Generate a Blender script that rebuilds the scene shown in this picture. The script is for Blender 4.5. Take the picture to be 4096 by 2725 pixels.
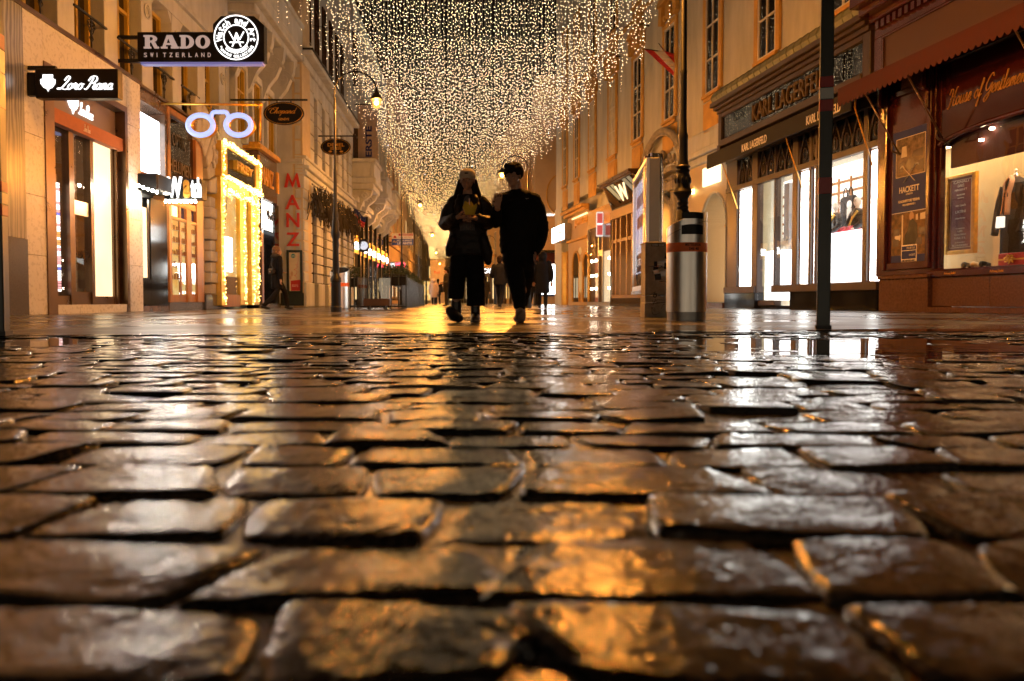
import bpy, math, random
from mathutils import Vector, Matrix, noise as mnoise
R = math.radians
random.seed(7)
for o in list(bpy.data.objects): bpy.data.objects.remove(o)
scene = bpy.context.scene
COL = scene.collection

# ---------------------------------------------------------------- camera
F, CX, PY, PITCH, CAMZ = 3186.0, 2048.0, 1317.3, R(2.0), 0.22
cam_d = bpy.data.cameras.new("camera"); cam = bpy.data.objects.new("camera", cam_d); COL.objects.link(cam)
cam.location = (0, 0, CAMZ); cam.rotation_euler = (R(90) - PITCH, 0, 0)
cam_d.sensor_width = 36; cam_d.lens = 36 * F / 4096
cam_d.shift_y = -(1362.5 - PY) / 4096
cam_d.clip_start = 0.02; cam_d.clip_end = 1000
cam_d.dof.use_dof = True; cam_d.dof.focus_distance = 7.0; cam_d.dof.aperture_fstop = 3.6
scene.camera = cam

# ---------------------------------------------------------------- night sky
world = bpy.data.worlds.new("World"); scene.world = world; world.use_nodes = True
nt = world.node_tree; nt.nodes.clear()
wo = nt.nodes.new("ShaderNodeOutputWorld")
sky = nt.nodes.new("ShaderNodeTexSky"); sky.sky_type = 'NISHITA'; sky.sun_disc = False
sky.sun_elevation = R(-8); sky.sun_rotation = R(200)
b1 = nt.nodes.new("ShaderNodeBackground"); b1.inputs[1].default_value = 0.02
b2 = nt.nodes.new("ShaderNodeBackground"); b2.inputs[0].default_value = (1.0, 0.62, 0.36, 1); b2.inputs[1].default_value = 0.006
ad = nt.nodes.new("ShaderNodeAddShader")
nt.links.new(sky.outputs[0], b1.inputs[0]); nt.links.new(b1.outputs[0], ad.inputs[0]); nt.links.new(b2.outputs[0], ad.inputs[1])
nt.links.new(ad.outputs[0], wo.inputs[0])
vs = scene.view_settings; vs.view_transform = 'Standard'; vs.look = 'None'; vs.exposure = 0.0; vs.gamma = 1; vs.use_curve_mapping = False
cy = scene.cycles
cy.use_denoising = True; cy.max_bounces = 6; cy.diffuse_bounces = 2; cy.glossy_bounces = 4; cy.transmission_bounces = 4
cy.transparent_max_bounces = 10; cy.sample_clamp_indirect = 4.0; cy.sample_clamp_direct = 120.0
cy.caustics_reflective = False; cy.caustics_refractive = False

# ---------------------------------------------------------------- picture rays -> places
CAM = Vector((0, 0, CAMZ))
def ray(px, py):
    xc, yc = (px - CX) / F, -(py - PY) / F
    return Vector((xc, math.cos(PITCH) + yc * math.sin(PITCH), -math.sin(PITCH) + yc * math.cos(PITCH)))
def G(px, py, z=0.0):
    r = ray(px, py); t = (z - CAMZ) / r.z; return CAM + r * t
def at(px, py, d):
    r = ray(px, py); return CAM + r * (d / r.y)
class Wall:
    """a vertical street wall x = x0 + m*y; s runs along it away from the camera, o out to the street"""
    def __init__(w, x0, m, side):
        w.x0, w.m, w.side = x0, m, side; w.k = math.sqrt(1 + m * m)
        w.u = Vector((m, 1, 0)) / w.k; w.n = Vector((1, -m, 0)) * side / w.k; w.p0 = Vector((x0, 0, 0))
    def sz(w, px, py, o=0.0):
        r = ray(px, py); t = (o - (CAM - w.p0).dot(w.n)) / r.dot(w.n)
        P = CAM + r * t; return (P - w.p0).dot(w.u), P.z
    def s(w, px, o=0.0, py=1150): return w.sz(px, py, o)[0]
    def z(w, px, py, o=0.0): return w.sz(px, py, o)[1]
    def P(w, s, o=0, z=0): return w.p0 + w.u * s + w.n * o + Vector((0, 0, z))
    def frame(w, s):
        M = Matrix.Identity(4); y = Vector((0, 0, 1)).cross(w.u)
        for i in range(3): M[i][0], M[i][1], M[i][2], M[i][3] = w.u[i], y[i], (0, 0, 1)[i], w.P(s)[i]
        return M
L = Wall(-7.27, -0.0527, 1); LE = Wall(-6.32, -0.0527, 1); RW = Wall(11.27, -0.1594, -1)

# ---------------------------------------------------------------- objects
def tag(o, label=None, cat=None, group=None, kind=None):
    if label: o["label"] = label
    if cat: o["category"] = cat
    if group: o["group"] = group
    if kind: o["kind"] = kind
    return o
def empty(name, M, label=None, cat=None, group=None, kind=None):
    o = bpy.data.objects.new(name, None); COL.objects.link(o)
    if isinstance(M, Matrix): o.matrix_world = M
    else: o.location = M
    o.empty_display_size = .1
    return tag(o, label, cat, group, kind)
def link(name, me, parent=None, loc=None):
    o = bpy.data.objects.new(name, me); COL.objects.link(o)
    if parent is not None: o.parent = parent
    if loc is not None: o.location = loc
    return o
class MB:
    """collects shapes for ONE mesh object"""
    def __init__(b, T=None): b.v, b.f, b.mi, b.cur, b.T = [], [], [], 0, T
    def pt(b, p):
        p = b.T(p) if b.T else p
        b.v.append((p[0], p[1], p[2])); return len(b.v) - 1
    def face(b, idx): b.f.append(tuple(idx)); b.mi.append(b.cur)
    def quad(b, *ps): b.face([b.pt(p) for p in ps]); return b
    def box(b, x0, x1, y0, y1, z0, z1):
        i = [b.pt(p) for p in ((x0,y0,z0),(x1,y0,z0),(x1,y1,z0),(x0,y1,z0),(x0,y0,z1),(x1,y0,z1),(x1,y1,z1),(x0,y1,z1))]
        for q in ((3,2,1,0),(4,5,6,7),(0,1,5,4),(1,2,6,5),(2,3,7,6),(3,0,4,7)): b.face([i[k] for k in q])
        return b
    def bar(b, p, q, w, h=None):
        p, q = Vector(p), Vector(q); h = h or w; d = (q - p).normalized()
        a = d.cross(Vector((0,0,1)))
        if a.length < 1e-3: a = Vector((1,0,0))
        a.normalize(); c = a.cross(d)
        i = []
        for e in (p, q):
            for sx, sy in ((-1,-1),(1,-1),(1,1),(-1,1)): i.append(b.pt(e + a * sx * w / 2 + c * sy * h / 2))
        for qd in ((0,1,2,3),(7,6,5,4),(0,4,5,1),(1,5,6,2),(2,6,7,3),(3,7,4,0)): b.face([i[k] for k in qd])
        return b
    def tube(b, pts, r, n=8, caps=True, closed=False):
        pts = [Vector(p) for p in pts]; m = len(pts)
        rr = r if isinstance(r, (list, tuple)) else [r] * m
        rings = []; ref = None
        for i, p in enumerate(pts):
            if closed: d = pts[(i + 1) % m] - pts[i - 1]
            else: d = pts[min(i + 1, m - 1)] - pts[max(i - 1, 0)]
            d = d.normalized() if d.length > 1e-9 else Vector((0,0,1))
            if ref is None:
                ref = d.cross(Vector((0,0,1)))
                if ref.length < 1e-2: ref = d.cross(Vector((0,1,0)))
            a = (ref - d * ref.dot(d)); a = a.normalized() if a.length > 1e-6 else d.orthogonal().normalized()
            ref = a; c = d.cross(a)
            rx, ry = rr[i] if isinstance(rr[i], (list, tuple)) else (rr[i], rr[i])
            rings.append([b.pt(p + a * rx * math.cos(2*math.pi*k/n) + c * ry * math.sin(2*math.pi*k/n)) for k in range(n)])
        for i in range(m if closed else m - 1):
            A, B = rings[i], rings[(i + 1) % m]
            for k in range(n): b.face([A[k], A[(k+1)%n], B[(k+1)%n], B[k]])
        if caps and not closed: b.face(rings[0][::-1]); b.face(rings[-1])
        return b
    def lathe(b, prof, c=(0,0,0), n=20, a0=0, a1=2*math.pi):
        full = abs(a1 - a0 - 2*math.pi) < 1e-6; k = n if full else n + 1
        rings = [[b.pt((c[0]+r*math.cos(a0+(a1-a0)*j/n), c[1]+r*math.sin(a0+(a1-a0)*j/n), c[2]+z)) for j in range(k)] for r, z in prof]
        for A, B in zip(rings, rings[1:]):
            for j in range(n): b.face([A[j], A[(j+1)%k], B[(j+1)%k], B[j]])
        if full:
            if prof[0][0] > 1e-4: b.face(rings[0][::-1])
            if prof[-1][0] > 1e-4: b.face(rings[-1])
        return b
    def prism(b, poly, f0, f1):
        """poly: list of 2D points, f0/f1 map a 2D point to 3D front/back"""
        a = [b.pt(f0(p)) for p in poly]; c = [b.pt(f1(p)) for p in poly]; n = len(poly)
        b.face(a); b.face(c[::-1])
        for k in range(n): b.face([a[(k+1)%n], a[k], c[k], c[(k+1)%n]])
        return b
    def ball(b, c, r, n=10, m=6):
        r = r if isinstance(r, (list, tuple)) else (r, r, r)
        top = b.pt((c[0], c[1], c[2]+r[2])); rings = []
        for i in range(1, m):
            t = math.pi*i/m
            rings.append([b.pt((c[0]+r[0]*math.sin(t)*math.cos(2*math.pi*k/n), c[1]+r[1]*math.sin(t)*math.sin(2*math.pi*k/n), c[2]+r[2]*math.cos(t))) for k in range(n)])
        bot = b.pt((c[0], c[1], c[2]-r[2]))
        for k in range(n): b.face([top, rings[0][k], rings[0][(k+1)%n]]); b.face([bot, rings[-1][(k+1)%n], rings[-1][k]])
        for A, B in zip(rings, rings[1:]):
            for k in range(n): b.face([A[k], B[k], B[(k+1)%n], A[(k+1)%n]])
        return b
    def mesh(b, name, mats, smooth=False, fix=True):
        me = bpy.data.meshes.new(name); me.from_pydata(b.v, [], b.f)
        for m in (mats if isinstance(mats, (list, tuple)) else [mats]): me.materials.append(m)
        if any(b.mi): me.polygons.foreach_set("material_index", b.mi)
        if smooth: me.polygons.foreach_set("use_smooth", [True] * len(b.f))
        me.update()
        return me
    def build(b, name, mats, parent=None, smooth=False, bevel=0, loc=None, seg=1):
        o = link(name, b.mesh(name, mats, smooth), parent, loc)
        if bevel:
            md = o.modifiers.new("bevel", 'BEVEL'); md.width = bevel; md.segments = seg; md.limit_method = 'ANGLE'
        return o
class WM(MB):
    """mesh on a wall: coordinates (s, o, z) made local to the frame at s = sb"""
    def __init__(b, w, sb):
        super().__init__(lambda p: (p[0] - sb, -w.side * p[1], p[2])); b.w, b.sb = w, sb
    def B(b, s0, s1, o0, o1, z0, z1): return b.box(s0, s1, o0, o1, z0, z1)
def smooth_by_angle(o, ang=40):
    me = o.data; me.polygons.foreach_set("use_smooth", [True] * len(me.polygons))
    try: me.set_sharp_from_angle(angle=R(ang))
    except Exception: pass
    return o
def crom(pts, n=6, closed=False):
    pts = [Vector(p) for p in pts]; out = []; m = len(pts)
    for i in range(m if closed else m - 1):
        if closed: a, p, q, c = pts[i-1], pts[i], pts[(i+1)%m], pts[(i+2)%m]
        else: a, p, q, c = pts[max(i-1,0)], pts[i], pts[i+1], pts[min(i+2,m-1)]
        for k in range(n):
            t = k / n
            out.append(.5*((2*p) + (q-a)*t + (2*a-5*p+4*q-c)*t*t + (3*p-a-3*q+c)*t**3))
    if not closed: out.append(pts[-1])
    return out

# ---------------------------------------------------------------- materials
def _new(name):
    m = bpy.data.materials.new(name); m.use_nodes = True
    n = m.node_tree.nodes; l = m.node_tree.links
    return m, n, l, n["Principled BSDF"]
def pm(name, col, rough=.6, metal=0, var=.18, scale=2.5, bump=0, bscale=30, spec=.5, coat=0, rvar=.1, stretch=None, col2=None):
    m, n, l, p = _new(name)
    tc = n.new("ShaderNodeTexCoord"); src = tc.outputs["Object"]
    if stretch:
        mp = n.new("ShaderNodeMapping"); mp.inputs["Scale"].default_value = stretch; l.new(src, mp.inputs[0]); src = mp.outputs[0]
    t = n.new("ShaderNodeTexNoise"); t.inputs["Scale"].default_value = scale; t.inputs["Detail"].default_value = 6; t.inputs["Roughness"].default_value = .62
    l.new(src, t.inputs["Vector"])
    r = n.new("ShaderNodeValToRGB"); r.color_ramp.elements[0].position = .3; r.color_ramp.elements[1].position = .7
    c2 = col2 or tuple(c * (1 + var) for c in col)
    r.color_ramp.elements[0].color = (*[c * (1 - var) for c in col], 1); r.color_ramp.elements[1].color = (*c2, 1)
    l.new(t.outputs[0], r.inputs[0]); l.new(r.outputs[0], p.inputs["Base Color"])
    p.inputs["Metallic"].default_value = metal; p.inputs["Specular IOR Level"].default_value = spec
    if coat: p.inputs["Coat Weight"].default_value = coat; p.inputs["Coat Roughness"].default_value = .08
    mr = n.new("ShaderNodeMapRange"); mr.inputs[3].default_value = max(.0, rough - rvar); mr.inputs[4].default_value = min(1, rough + rvar)
    l.new(t.outputs[0], mr.inputs[0]); l.new(mr.outputs[0], p.inputs["Roughness"])
    if bump:
        t2 = n.new("ShaderNodeTexNoise"); t2.inputs["Scale"].default_value = bscale; t2.inputs["Detail"].default_value = 4; l.new(src, t2.inputs["Vector"])
        bm = n.new("ShaderNodeBump"); bm.inputs["Strength"].default_value = bump; bm.inputs["Distance"].default_value = .02
        l.new(t2.outputs[0], bm.inputs["Height"]); l.new(bm.outputs[0], p.inputs["Normal"])
    return m
def em(name, col, st, sampling=None):
    m, n, l, p = _new(name)
    p.inputs["Base Color"].default_value = (.12, .12, .12, 1); p.inputs["Emission Color"].default_value = (*col, 1); p.inputs["Emission Strength"].default_value = st
    if sampling: m.cycles.emission_sampling = sampling
    return m
def em_uneven(name, c1, c2, st, scale=2.0):
    m, n, l, p = _new(name)
    tc = n.new("ShaderNodeTexCoord"); t = n.new("ShaderNodeTexNoise"); t.inputs["Scale"].default_value = scale
    l.new(tc.outputs["Object"], t.inputs["Vector"]); r = n.new("ShaderNodeValToRGB")
    r.color_ramp.elements[0].position = .35; r.color_ramp.elements[1].position = .65
    r.color_ramp.elements[0].color = (*c1, 1); r.color_ramp.elements[1].color = (*c2, 1)
    l.new(t.outputs[0], r.inputs[0]); l.new(r.outputs[0], p.inputs["Emission Color"]); p.inputs["Emission Strength"].default_value = st
    p.inputs["Base Color"].default_value = (.15, .15, .15, 1)
    return m
def glass(name, tint=(1, 1, 1), ior=1.5, rough=.01, extra=0.0):
    m, n, l, p = _new(name); n.remove(p); out = n["Material Output"]
    tr = n.new("ShaderNodeBsdfTransparent"); tr.inputs[0].default_value = (*tint, 1)
    gl = n.new("ShaderNodeBsdfGlossy"); gl.inputs["Roughness"].default_value = rough
    lw = n.new("ShaderNodeLayerWeight"); lw.inputs[0].default_value = .5      # facing = 1 - |cos|, the same from both sides
    pw = n.new("ShaderNodeMath"); pw.operation = 'POWER'; pw.inputs[1].default_value = 5; l.new(lw.outputs["Facing"], pw.inputs[0])
    fr = n.new("ShaderNodeMath"); fr.operation = 'MULTIPLY_ADD'; fr.inputs[1].default_value = .95; fr.inputs[2].default_value = .05; l.new(pw.outputs[0], fr.inputs[0])
    mx = n.new("ShaderNodeMixShader")
    ma = n.new("ShaderNodeMath"); ma.inputs[1].default_value = extra; ma.use_clamp = True
    tc = n.new("ShaderNodeTexCoord"); t = n.new("ShaderNodeTexNoise"); t.inputs["Scale"].default_value = 1.3; l.new(tc.outputs["Object"], t.inputs["Vector"])
    bm = n.new("ShaderNodeBump"); bm.inputs["Strength"].default_value = .04; bm.inputs["Distance"].default_value = .05
    l.new(t.outputs[0], bm.inputs["Height"]); l.new(bm.outputs[0], gl.inputs["Normal"])
    l.new(fr.outputs[0], ma.inputs[0]); l.new(ma.outputs[0], mx.inputs[0]); l.new(tr.outputs[0], mx.inputs[1]); l.new(gl.outputs[0], mx.inputs[2])
    l.new(mx.outputs[0], out.inputs[0])
    return m
def lamp_shell(name, col, st):
    m, n, l, p = _new(name); n.remove(p); tr = n.new("ShaderNodeBsdfTransparent"); e = n.new("ShaderNodeEmission"); e.inputs[0].default_value = (*col, 1); e.inputs[1].default_value = st
    mx = n.new("ShaderNodeMixShader"); mx.inputs[0].default_value = .4; l.new(tr.outputs[0], mx.inputs[1]); l.new(e.outputs[0], mx.inputs[2]); l.new(mx.outputs[0], n["Material Output"].inputs[0]); return m
def veined(name, c1, c2, scale, dist, stretch, rough=.35, axis='X'):
    m, n, l, p = _new(name)
    tc = n.new("ShaderNodeTexCoord"); mp = n.new("ShaderNodeMapping"); mp.inputs["Scale"].default_value = stretch
    l.new(tc.outputs["Object"], mp.inputs[0])
    w = n.new("ShaderNodeTexWave"); w.bands_direction = axis; w.inputs["Scale"].default_value = scale; w.inputs["Distortion"].default_value = dist; w.inputs["Detail"].default_value = 4; w.inputs["Detail Scale"].default_value = 1.4
    l.new(mp.outputs[0], w.inputs["Vector"])
    r = n.new("ShaderNodeValToRGB"); r.color_ramp.elements[0].color = (*c1, 1); r.color_ramp.elements[1].color = (*c2, 1)
    l.new(w.outputs[0], r.inputs[0]); l.new(r.outputs[0], p.inputs["Base Color"]); p.inputs["Roughness"].default_value = rough
    return m
M = {}
M['cream'] = pm("cream plaster", (.42, .45, .49), .8, var=.2, scale=1.8, bump=.3, bscale=50, stretch=(1, 1, .35))
M['grey'] = pm("grey plaster", (.33, .34, .36), .8, var=.1, scale=1.5, bump=.2, bscale=60)
M['gold_frame'] = pm("ochre painted wood", (.45, .30, .04), .45, var=.12)
M['dark_glass'] = pm("dark window glass", (.012, .011, .010), .004, var=.3, rvar=.003, spec=.7)
M['limestone'] = pm("polished limestone", (.50, .50, .49), .28, var=.04, scale=14, rvar=.05)
M['vein'] = veined("veined grey marble", (.30, .29, .25), (.13, .13, .115), 2.2, 9, (1.6, 1.6, .28), .25)
M['granite'] = pm("speckled dark granite", (.07, .065, .065), .22, var=.5, scale=120, rvar=.05)
M['iron'] = pm("black iron", (.012, .012, .013), .45, var=.3, metal=.3)
M['black_paint'] = pm("black sign paint", (.006, .006, .007), .35, var=.3, spec=.2)
M['black_marble'] = pm("black marble", (.008, .008, .009), .08, var=.5, scale=3, rvar=.03, spec=.3)
M['brown_marble'] = pm("brown marble", (.09, .055, .035), .18, var=.5, scale=4, rvar=.04)
M['bronze'] = pm("bronze trim", (.16, .10, .06), .3, metal=.8, var=.2)
M['fascia_plum'] = pm("plum grey fascia", (.13, .10, .10), .45, var=.1)
M['valance_rust'] = pm("rust cloth", (.30, .10, .035), .85, var=.12, scale=8)
M['wood_orange'] = pm("orange varnished wood", (.34, .14, .04), .35, var=.25, scale=6, stretch=(1, 1, .15))
M['stone_arch'] = pm("carved grey stone", (.44, .42, .39), .75, var=.12, scale=4, bump=.3, bscale=40)
M['gold'] = pm("brushed gold metal", (.75, .48, .10), .35, metal=.7, var=.2, scale=4)
M['gold_paint'] = pm("gold letter paint", (.70, .36, .05), .35, metal=.6, var=.3, scale=9)
M['mahogany'] = pm("red mahogany", (.050, .008, .006), .22, var=.35, scale=5, stretch=(1, 1, .2), coat=.5)
M['dark_wood'] = pm("dark brown wood", (.045, .024, .014), .35, var=.3, scale=6, stretch=(1, 1, .2))
M['ochre'] = pm("ochre trim", (.50, .28, .06), .75, var=.18, scale=2.5, bump=.2, bscale=50)
M['yellow_wall'] = pm("yellow stucco", (.45, .44, .38), .85, var=.2, scale=1.6, bump=.3, bscale=40, stretch=(1, 1, .22))
M['white_frame'] = pm("white window paint", (.55, .52, .46), .5, var=.08)
M['copper'] = pm("weathered copper", (.16, .17, .11), .55, var=.22, scale=5)
M['awning_black'] = pm("black canvas", (.012, .012, .014), .85, var=.2)
M['awning_red'] = pm("dark red canvas", (.055, .006, .005), .85, var=.15, scale=6)
M['brown_panel'] = pm("brown panel paint", (.06, .026, .016), .5, var=.08)
M['brown_granite'] = pm("brown granite", (.10, .045, .022), .2, var=.3, scale=25, rvar=.05)
M['steel'] = pm("brushed stainless steel", (.74, .72, .69), .32, metal=1, var=.08, scale=40, stretch=(1, 1, .02), rvar=.06)
M['opp_glow'] = em("added unseen window glow", (1, .82, .58), 1.7)  # unseen glow added behind the viewpoint to brighten the steel
M['room_glow'] = em_uneven("self-glowing shop interior", (.9, .60, .42), (1, .72, .52), .22, 1.5)  # the wall itself glows faintly, in place of room light falling on it
M['chrome'] = pm("polished steel", (.62, .60, .57), .1, metal=1, var=.05, rvar=.03)
M['old_stone'] = pm("weathered dark stone", (.27, .24, .20), .85, var=.35, scale=5, bump=.6, bscale=22)
M['steel_dull'] = pm("dull grey steel", (.30, .29, .28), .4, metal=.8, var=.1)
M['cabinet'] = pm("dirty beige cabinet paint", (.36, .31, .24), .7, var=.3, scale=7)
M['orange_band'] = pm("orange band", (.75, .16, .03), .5, var=.05)
M['post_green'] = pm("dark green black paint", (.012, .018, .015), .35, var=.3)
M['red_band'] = pm("red reflective band", (.35, .02, .02), .35, var=.08)
M['white_band'] = pm("white reflective band", (.55, .55, .52), .35, var=.08)
M['white'] = pm("white print", (.75, .72, .68), .6, var=.04)
M['white_letter'] = pm("pale letters", (.62, .52, .48), .5, var=.04)
M['rado'] = em("faint glowing letters", (.75, .52, .44), .55)  # letters given a weak emission of their own
M['navy'] = pm("navy print", (.022, .035, .17), .5, var=.1, spec=.12, rvar=.04)
M['blue_sign'] = pm("blue sign", (.03, .07, .30), .4, var=.08)
M['red_letter'] = pm("red enamel letters", (.50, .025, .02), .45, var=.1)
M['red'] = pm("red print", (.45, .02, .03), .5, var=.08)
M['teal'] = pm("teal print", (.03, .22, .27), .5, var=.05)
M['poster'] = pm("cream poster paper", (.62, .54, .42), .5, var=.1)
M['twig'] = pm("dry dark branches", (.030, .022, .014), .8, var=.4)
M['glass'] = glass("window glass", (.97, .97, .97), 1.5, extra=.04)
M['screen_glass'] = glass("patio glass screen", (.9, .88, .85), 1.45, extra=.05)
M['leaf'] = pm("box hedge leaves", (.035, .05, .015), .55, var=.5, scale=20)
M['wire'] = pm("clear light wire", (.25, .2, .13), .5)
# ---- lights
M['bulb'] = em("warm led bulb", (1, .72, .40), 24)
M['bulb_gold'] = em("golden led bulb", (1, .60, .22), 19)
M['bulb_far'] = em("far golden led bulb", (1, .58, .20), 42)
M['old_gold'] = pm("dull gold letters", (.085, .048, .012), .6, metal=.0, var=.3, scale=9)
M['bulb_cool'] = em("cool led bulb", (.6, .7, 1), 90)
M['lamp'] = em("sodium lamp core", (1, .35, .045), 24000)
M['lamp_shell'] = lamp_shell("amber halo glass", (1, .46, .08), 2.6)  # shell emits amber itself, standing in for the halo round the core
M['lamp_far'] = em("sodium lamp glass distant", (1, .46, .10), 900)
M['win_cream'] = em_uneven("lit cream window", (1, .74, .40), (1, .80, .50), 1.5, .7)
M['win_white'] = em_uneven("lit white display", (1, .97, .88), (.95, 1, .98), 13, .6)
M['win_warm'] = em_uneven("lit warm shop", (1, .62, .22), (1, .76, .40), 2.2, 2.5)
M['win_yellow'] = em_uneven("lit yellow shop", (1, .52, .10), (1, .74, .30), 1.1, 3)
M['gold_script'] = pm("old gilt script", (.42, .21, .04), .4, metal=.5, var=.3, scale=9)
M['lamp_white'] = em("warm white lamp glass", (1, .74, .50), 1300)
M['screen'] = em("lit display screen", (.95, .97, 1), 8)
M['neon_blue'] = em("blue white neon", (.40, .52, 1), 1.15)
M['white_light'] = em("white light letters", (1, .98, .95), 2.2)
M['fairy'] = em("golden fairy light", (1, .66, .18), 16)
M['marquee'] = em("marquee bulb", (1, .88, .68), 260)
M['red_neon'] = em("red neon", (1, .06, .10), 6)
M['led_blue'] = em("blue led strip", (.12, .18, 1), 5)

# ---------------------------------------------------------------- lettering
_ws = bpy.data.scenes.new("workbench")
def evaluated_mesh(o):
    """evaluate one object in a scene of its own, so that the rest is not evaluated each time"""
    _ws.collection.objects.link(o)
    with bpy.context.temp_override(scene=_ws, view_layer=_ws.view_layers[0]):
        _ws.view_layers[0].update(); dg = bpy.context.evaluated_depsgraph_get()
        me = bpy.data.meshes.new_from_object(o.evaluated_get(dg))
    _ws.collection.objects.unlink(o)
    return me
_tc = {}; _bin = []
def text_geo(s, bold=0.0, shear=0.0):
    key = (s, bold, shear)
    if key not in _tc:
        cu = bpy.data.curves.new("lettering", 'FONT'); cu.body = s; cu.offset = bold; cu.shear = shear; cu.extrude = .05; cu.resolution_u = 3; cu.size = 1
        o = bpy.data.objects.new("lettering", cu); me = evaluated_mesh(o)
        vs_ = [tuple(v.co) for v in me.vertices]; fs = [tuple(p.vertices) for p in me.polygons]
        _bin.extend((o, cu, me))
        xs = [v[0] for v in vs_]; ys = [v[1] for v in vs_]; x0, x1, y0, y1 = min(xs), max(xs), min(ys), max(ys)
        _tc[key] = ([((v[0]-x0)/(x1-x0), (v[1]-y0)/(y1-y0), v[2]/.1+.5) for v in vs_], fs, (x1-x0)/(y1-y0))
    return _tc[key]
_M = [(0,0),(.19,1),(.26,1),(.50,.34),(.74,1),(.81,1),(1,0),(.83,0),(.72,.60),(.5,-.02),(.28,.60),(.17,0)]
M_geo = ([(a, b, 1) for a, b in _M] + [(a, b, 0) for a, b in _M], [tuple(range(11, -1, -1)), tuple(range(12, 24))] + [(k, (k+1) % 12, 12 + (k+1) % 12, 12 + k) for k in range(12)], 1)
GL = {
 'a': ([[(.75,.8),(.45,1),(.12,.65),(.15,.15),(.4,0),(.7,.4),(.76,.98),(.72,.2),(.85,0),(1.05,.2)]], 1.0),
 'c': ([[(.7,.8),(.45,1),(.12,.6),(.2,.1),(.45,0),(.8,.25)]], .8),
 'd': ([[(.75,.8),(.45,1),(.12,.65),(.15,.15),(.4,0),(.7,.4),(.85,2.1),(.74,.2),(.88,0),(1.05,.2)]], 1.0),
 'e': ([[(.0,.2),(.5,.5),(.6,.85),(.4,1),(.12,.6),(.2,.1),(.45,0),(.8,.25)]], .78),
 'f': ([[(.0,.1),(.4,.9),(.65,1.8),(.5,2.1),(.35,1.6),(.2,-.6),(.05,-1),(.1,-.6),(.4,.1),(.7,.3)]], .7),
 'h': ([[(0,.2),(.4,1.3),(.5,2),(.35,2),(.15,0),(.3,.6),(.55,1),(.7,.8),(.65,.15),(.8,0),(1,.2)]], 1.0),
 'i': ([[(0,.2),(.25,1),(.2,.2),(.32,0),(.5,.2)], [(.3,1.4),(.33,1.5)]], .5),
 'l': ([[(0,.2),(.4,1.3),(.45,2),(.3,1.9),(.15,.3),(.3,0),(.5,.2)]], .5),
 'm': ([[(0,.2),(.2,1),(.15,0),(.3,.7),(.5,1),(.6,.8),(.55,0),(.7,.7),(.9,1),(1.0,.8),(.95,.15),(1.1,0),(1.3,.2)]], 1.28),
 'n': ([[(0,.2),(.2,1),(.15,0),(.3,.7),(.52,1),(.65,.8),(.6,.15),(.75,0),(.95,.2)]], .95),
 'o': ([[(.5,1),(.15,.7),(.15,.2),(.42,0),(.72,.3),(.72,.75),(.5,1),(.6,.85),(1.0,.9)]], .95),
 'p': ([[(0,.2),(.25,1),(.05,-1),(.3,.7),(.55,1),(.75,.7),(.6,.1),(.3,0),(.6,.0),(.95,.2)]], .95),
 'r': ([[(0,.2),(.25,1.05),(.3,.85),(.55,.9),(.5,.2),(.65,0),(.85,.2)]], .8),
 's': ([[(0,.1),(.35,1.05),(.45,.6),(.5,.15),(.3,0),(.1,.1),(.4,.0),(.8,.2)]], .75),
 't': ([[(0,.2),(.3,1.6),(.2,.2),(.35,0),(.55,.2)], [(.0,1.1),(.5,1.15)]], .55),
 'u': ([[(0,.2),(.2,1),(.15,.2),(.35,0),(.65,.4),(.72,1),(.68,.2),(.8,0),(1,.2)]], 1.0),
 'C': ([[(1.3,1.8),(1.2,2.2),(.8,2.1),(.3,1.3),(.3,.4),(.8,0),(1.4,.3)], [(-.5,1.2),(-.3,1.8),(.5,1.9),(1.1,1.2)]], 1.35),
 'G': ([[(1.3,1.9),(1.1,2.3),(.6,2.1),(.1,1.2),(.3,.5),(.8,.6),(1.3,1.2),(1.0,-.2),(.4,-.8),(.2,-.4),(.8,.1),(1.4,.3)]], 1.4),
 'H': ([[(-.3,1.5),(-.1,2.1),(.4,1.9),(.3,.6),(0,-.2),(-.3,-.1)], [(1.4,2.2),(1.05,1.9),(.95,.3),(1.2,0),(1.5,.2)], [(.1,.9),(.7,1.2),(1.2,1.0)]], 1.45),
 'L': ([[(.3,1.5),(.7,2.2),(1.1,1.9),(.6,.8),(.1,.1),(-.4,.05),(-.2,.25),(.4,.1),(1,0),(1.4,.2)]], 1.2),
 'P': ([[(.7,2.0),(.5,1),(.1,.05),(-.3,.1)], [(.0,1.4),(.3,2.1),(1.0,2.2),(1.4,1.7),(1.1,1.1),(.6,1.0)]], 1.1),
 ' ': ([], .6)}
def cursive_geo(s, w=.16, shear=.38):
    polys, x = [], 0
    for ch in s:
        g, adv = GL[ch]
        for p in g: polys.append([(a + x + b * shear, b) for a, b in p])
        x += adv
    vs_, fs = [], []
    for p in polys:
        q = crom([(a, b, 0) for a, b in p], 5); n = len(q); base = len(vs_)
        for i, c in enumerate(q):
            d = q[min(i+1, n-1)] - q[max(i-1, 0)]; d = d.normalized() if d.length else Vector((1,0,0))
            ww = w * (.55 + .75 * abs(d.y)); a = Vector((-d.y, d.x, 0)) * ww / 2
            for e, zz in ((c + a, 1), (c - a, 1), (c - a, 0), (c + a, 0)): vs_.append((e.x, e.y, zz))
        for i in range(n - 1):
            A, B = base + 4*i, base + 4*i + 4
            for k in range(4): fs.append((A+k, A+(k+1)%4, B+(k+1)%4, B+k))
    xs = [v[0] for v in vs_]; ys = [v[1] for v in vs_]; x0, x1, y0, y1 = min(xs), max(xs), min(ys), max(ys)
    return [((v[0]-x0)/(x1-x0), (v[1]-y0)/(y1-y0), v[2]) for v in vs_], fs, (x1-x0)/(y1-y0)
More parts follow.
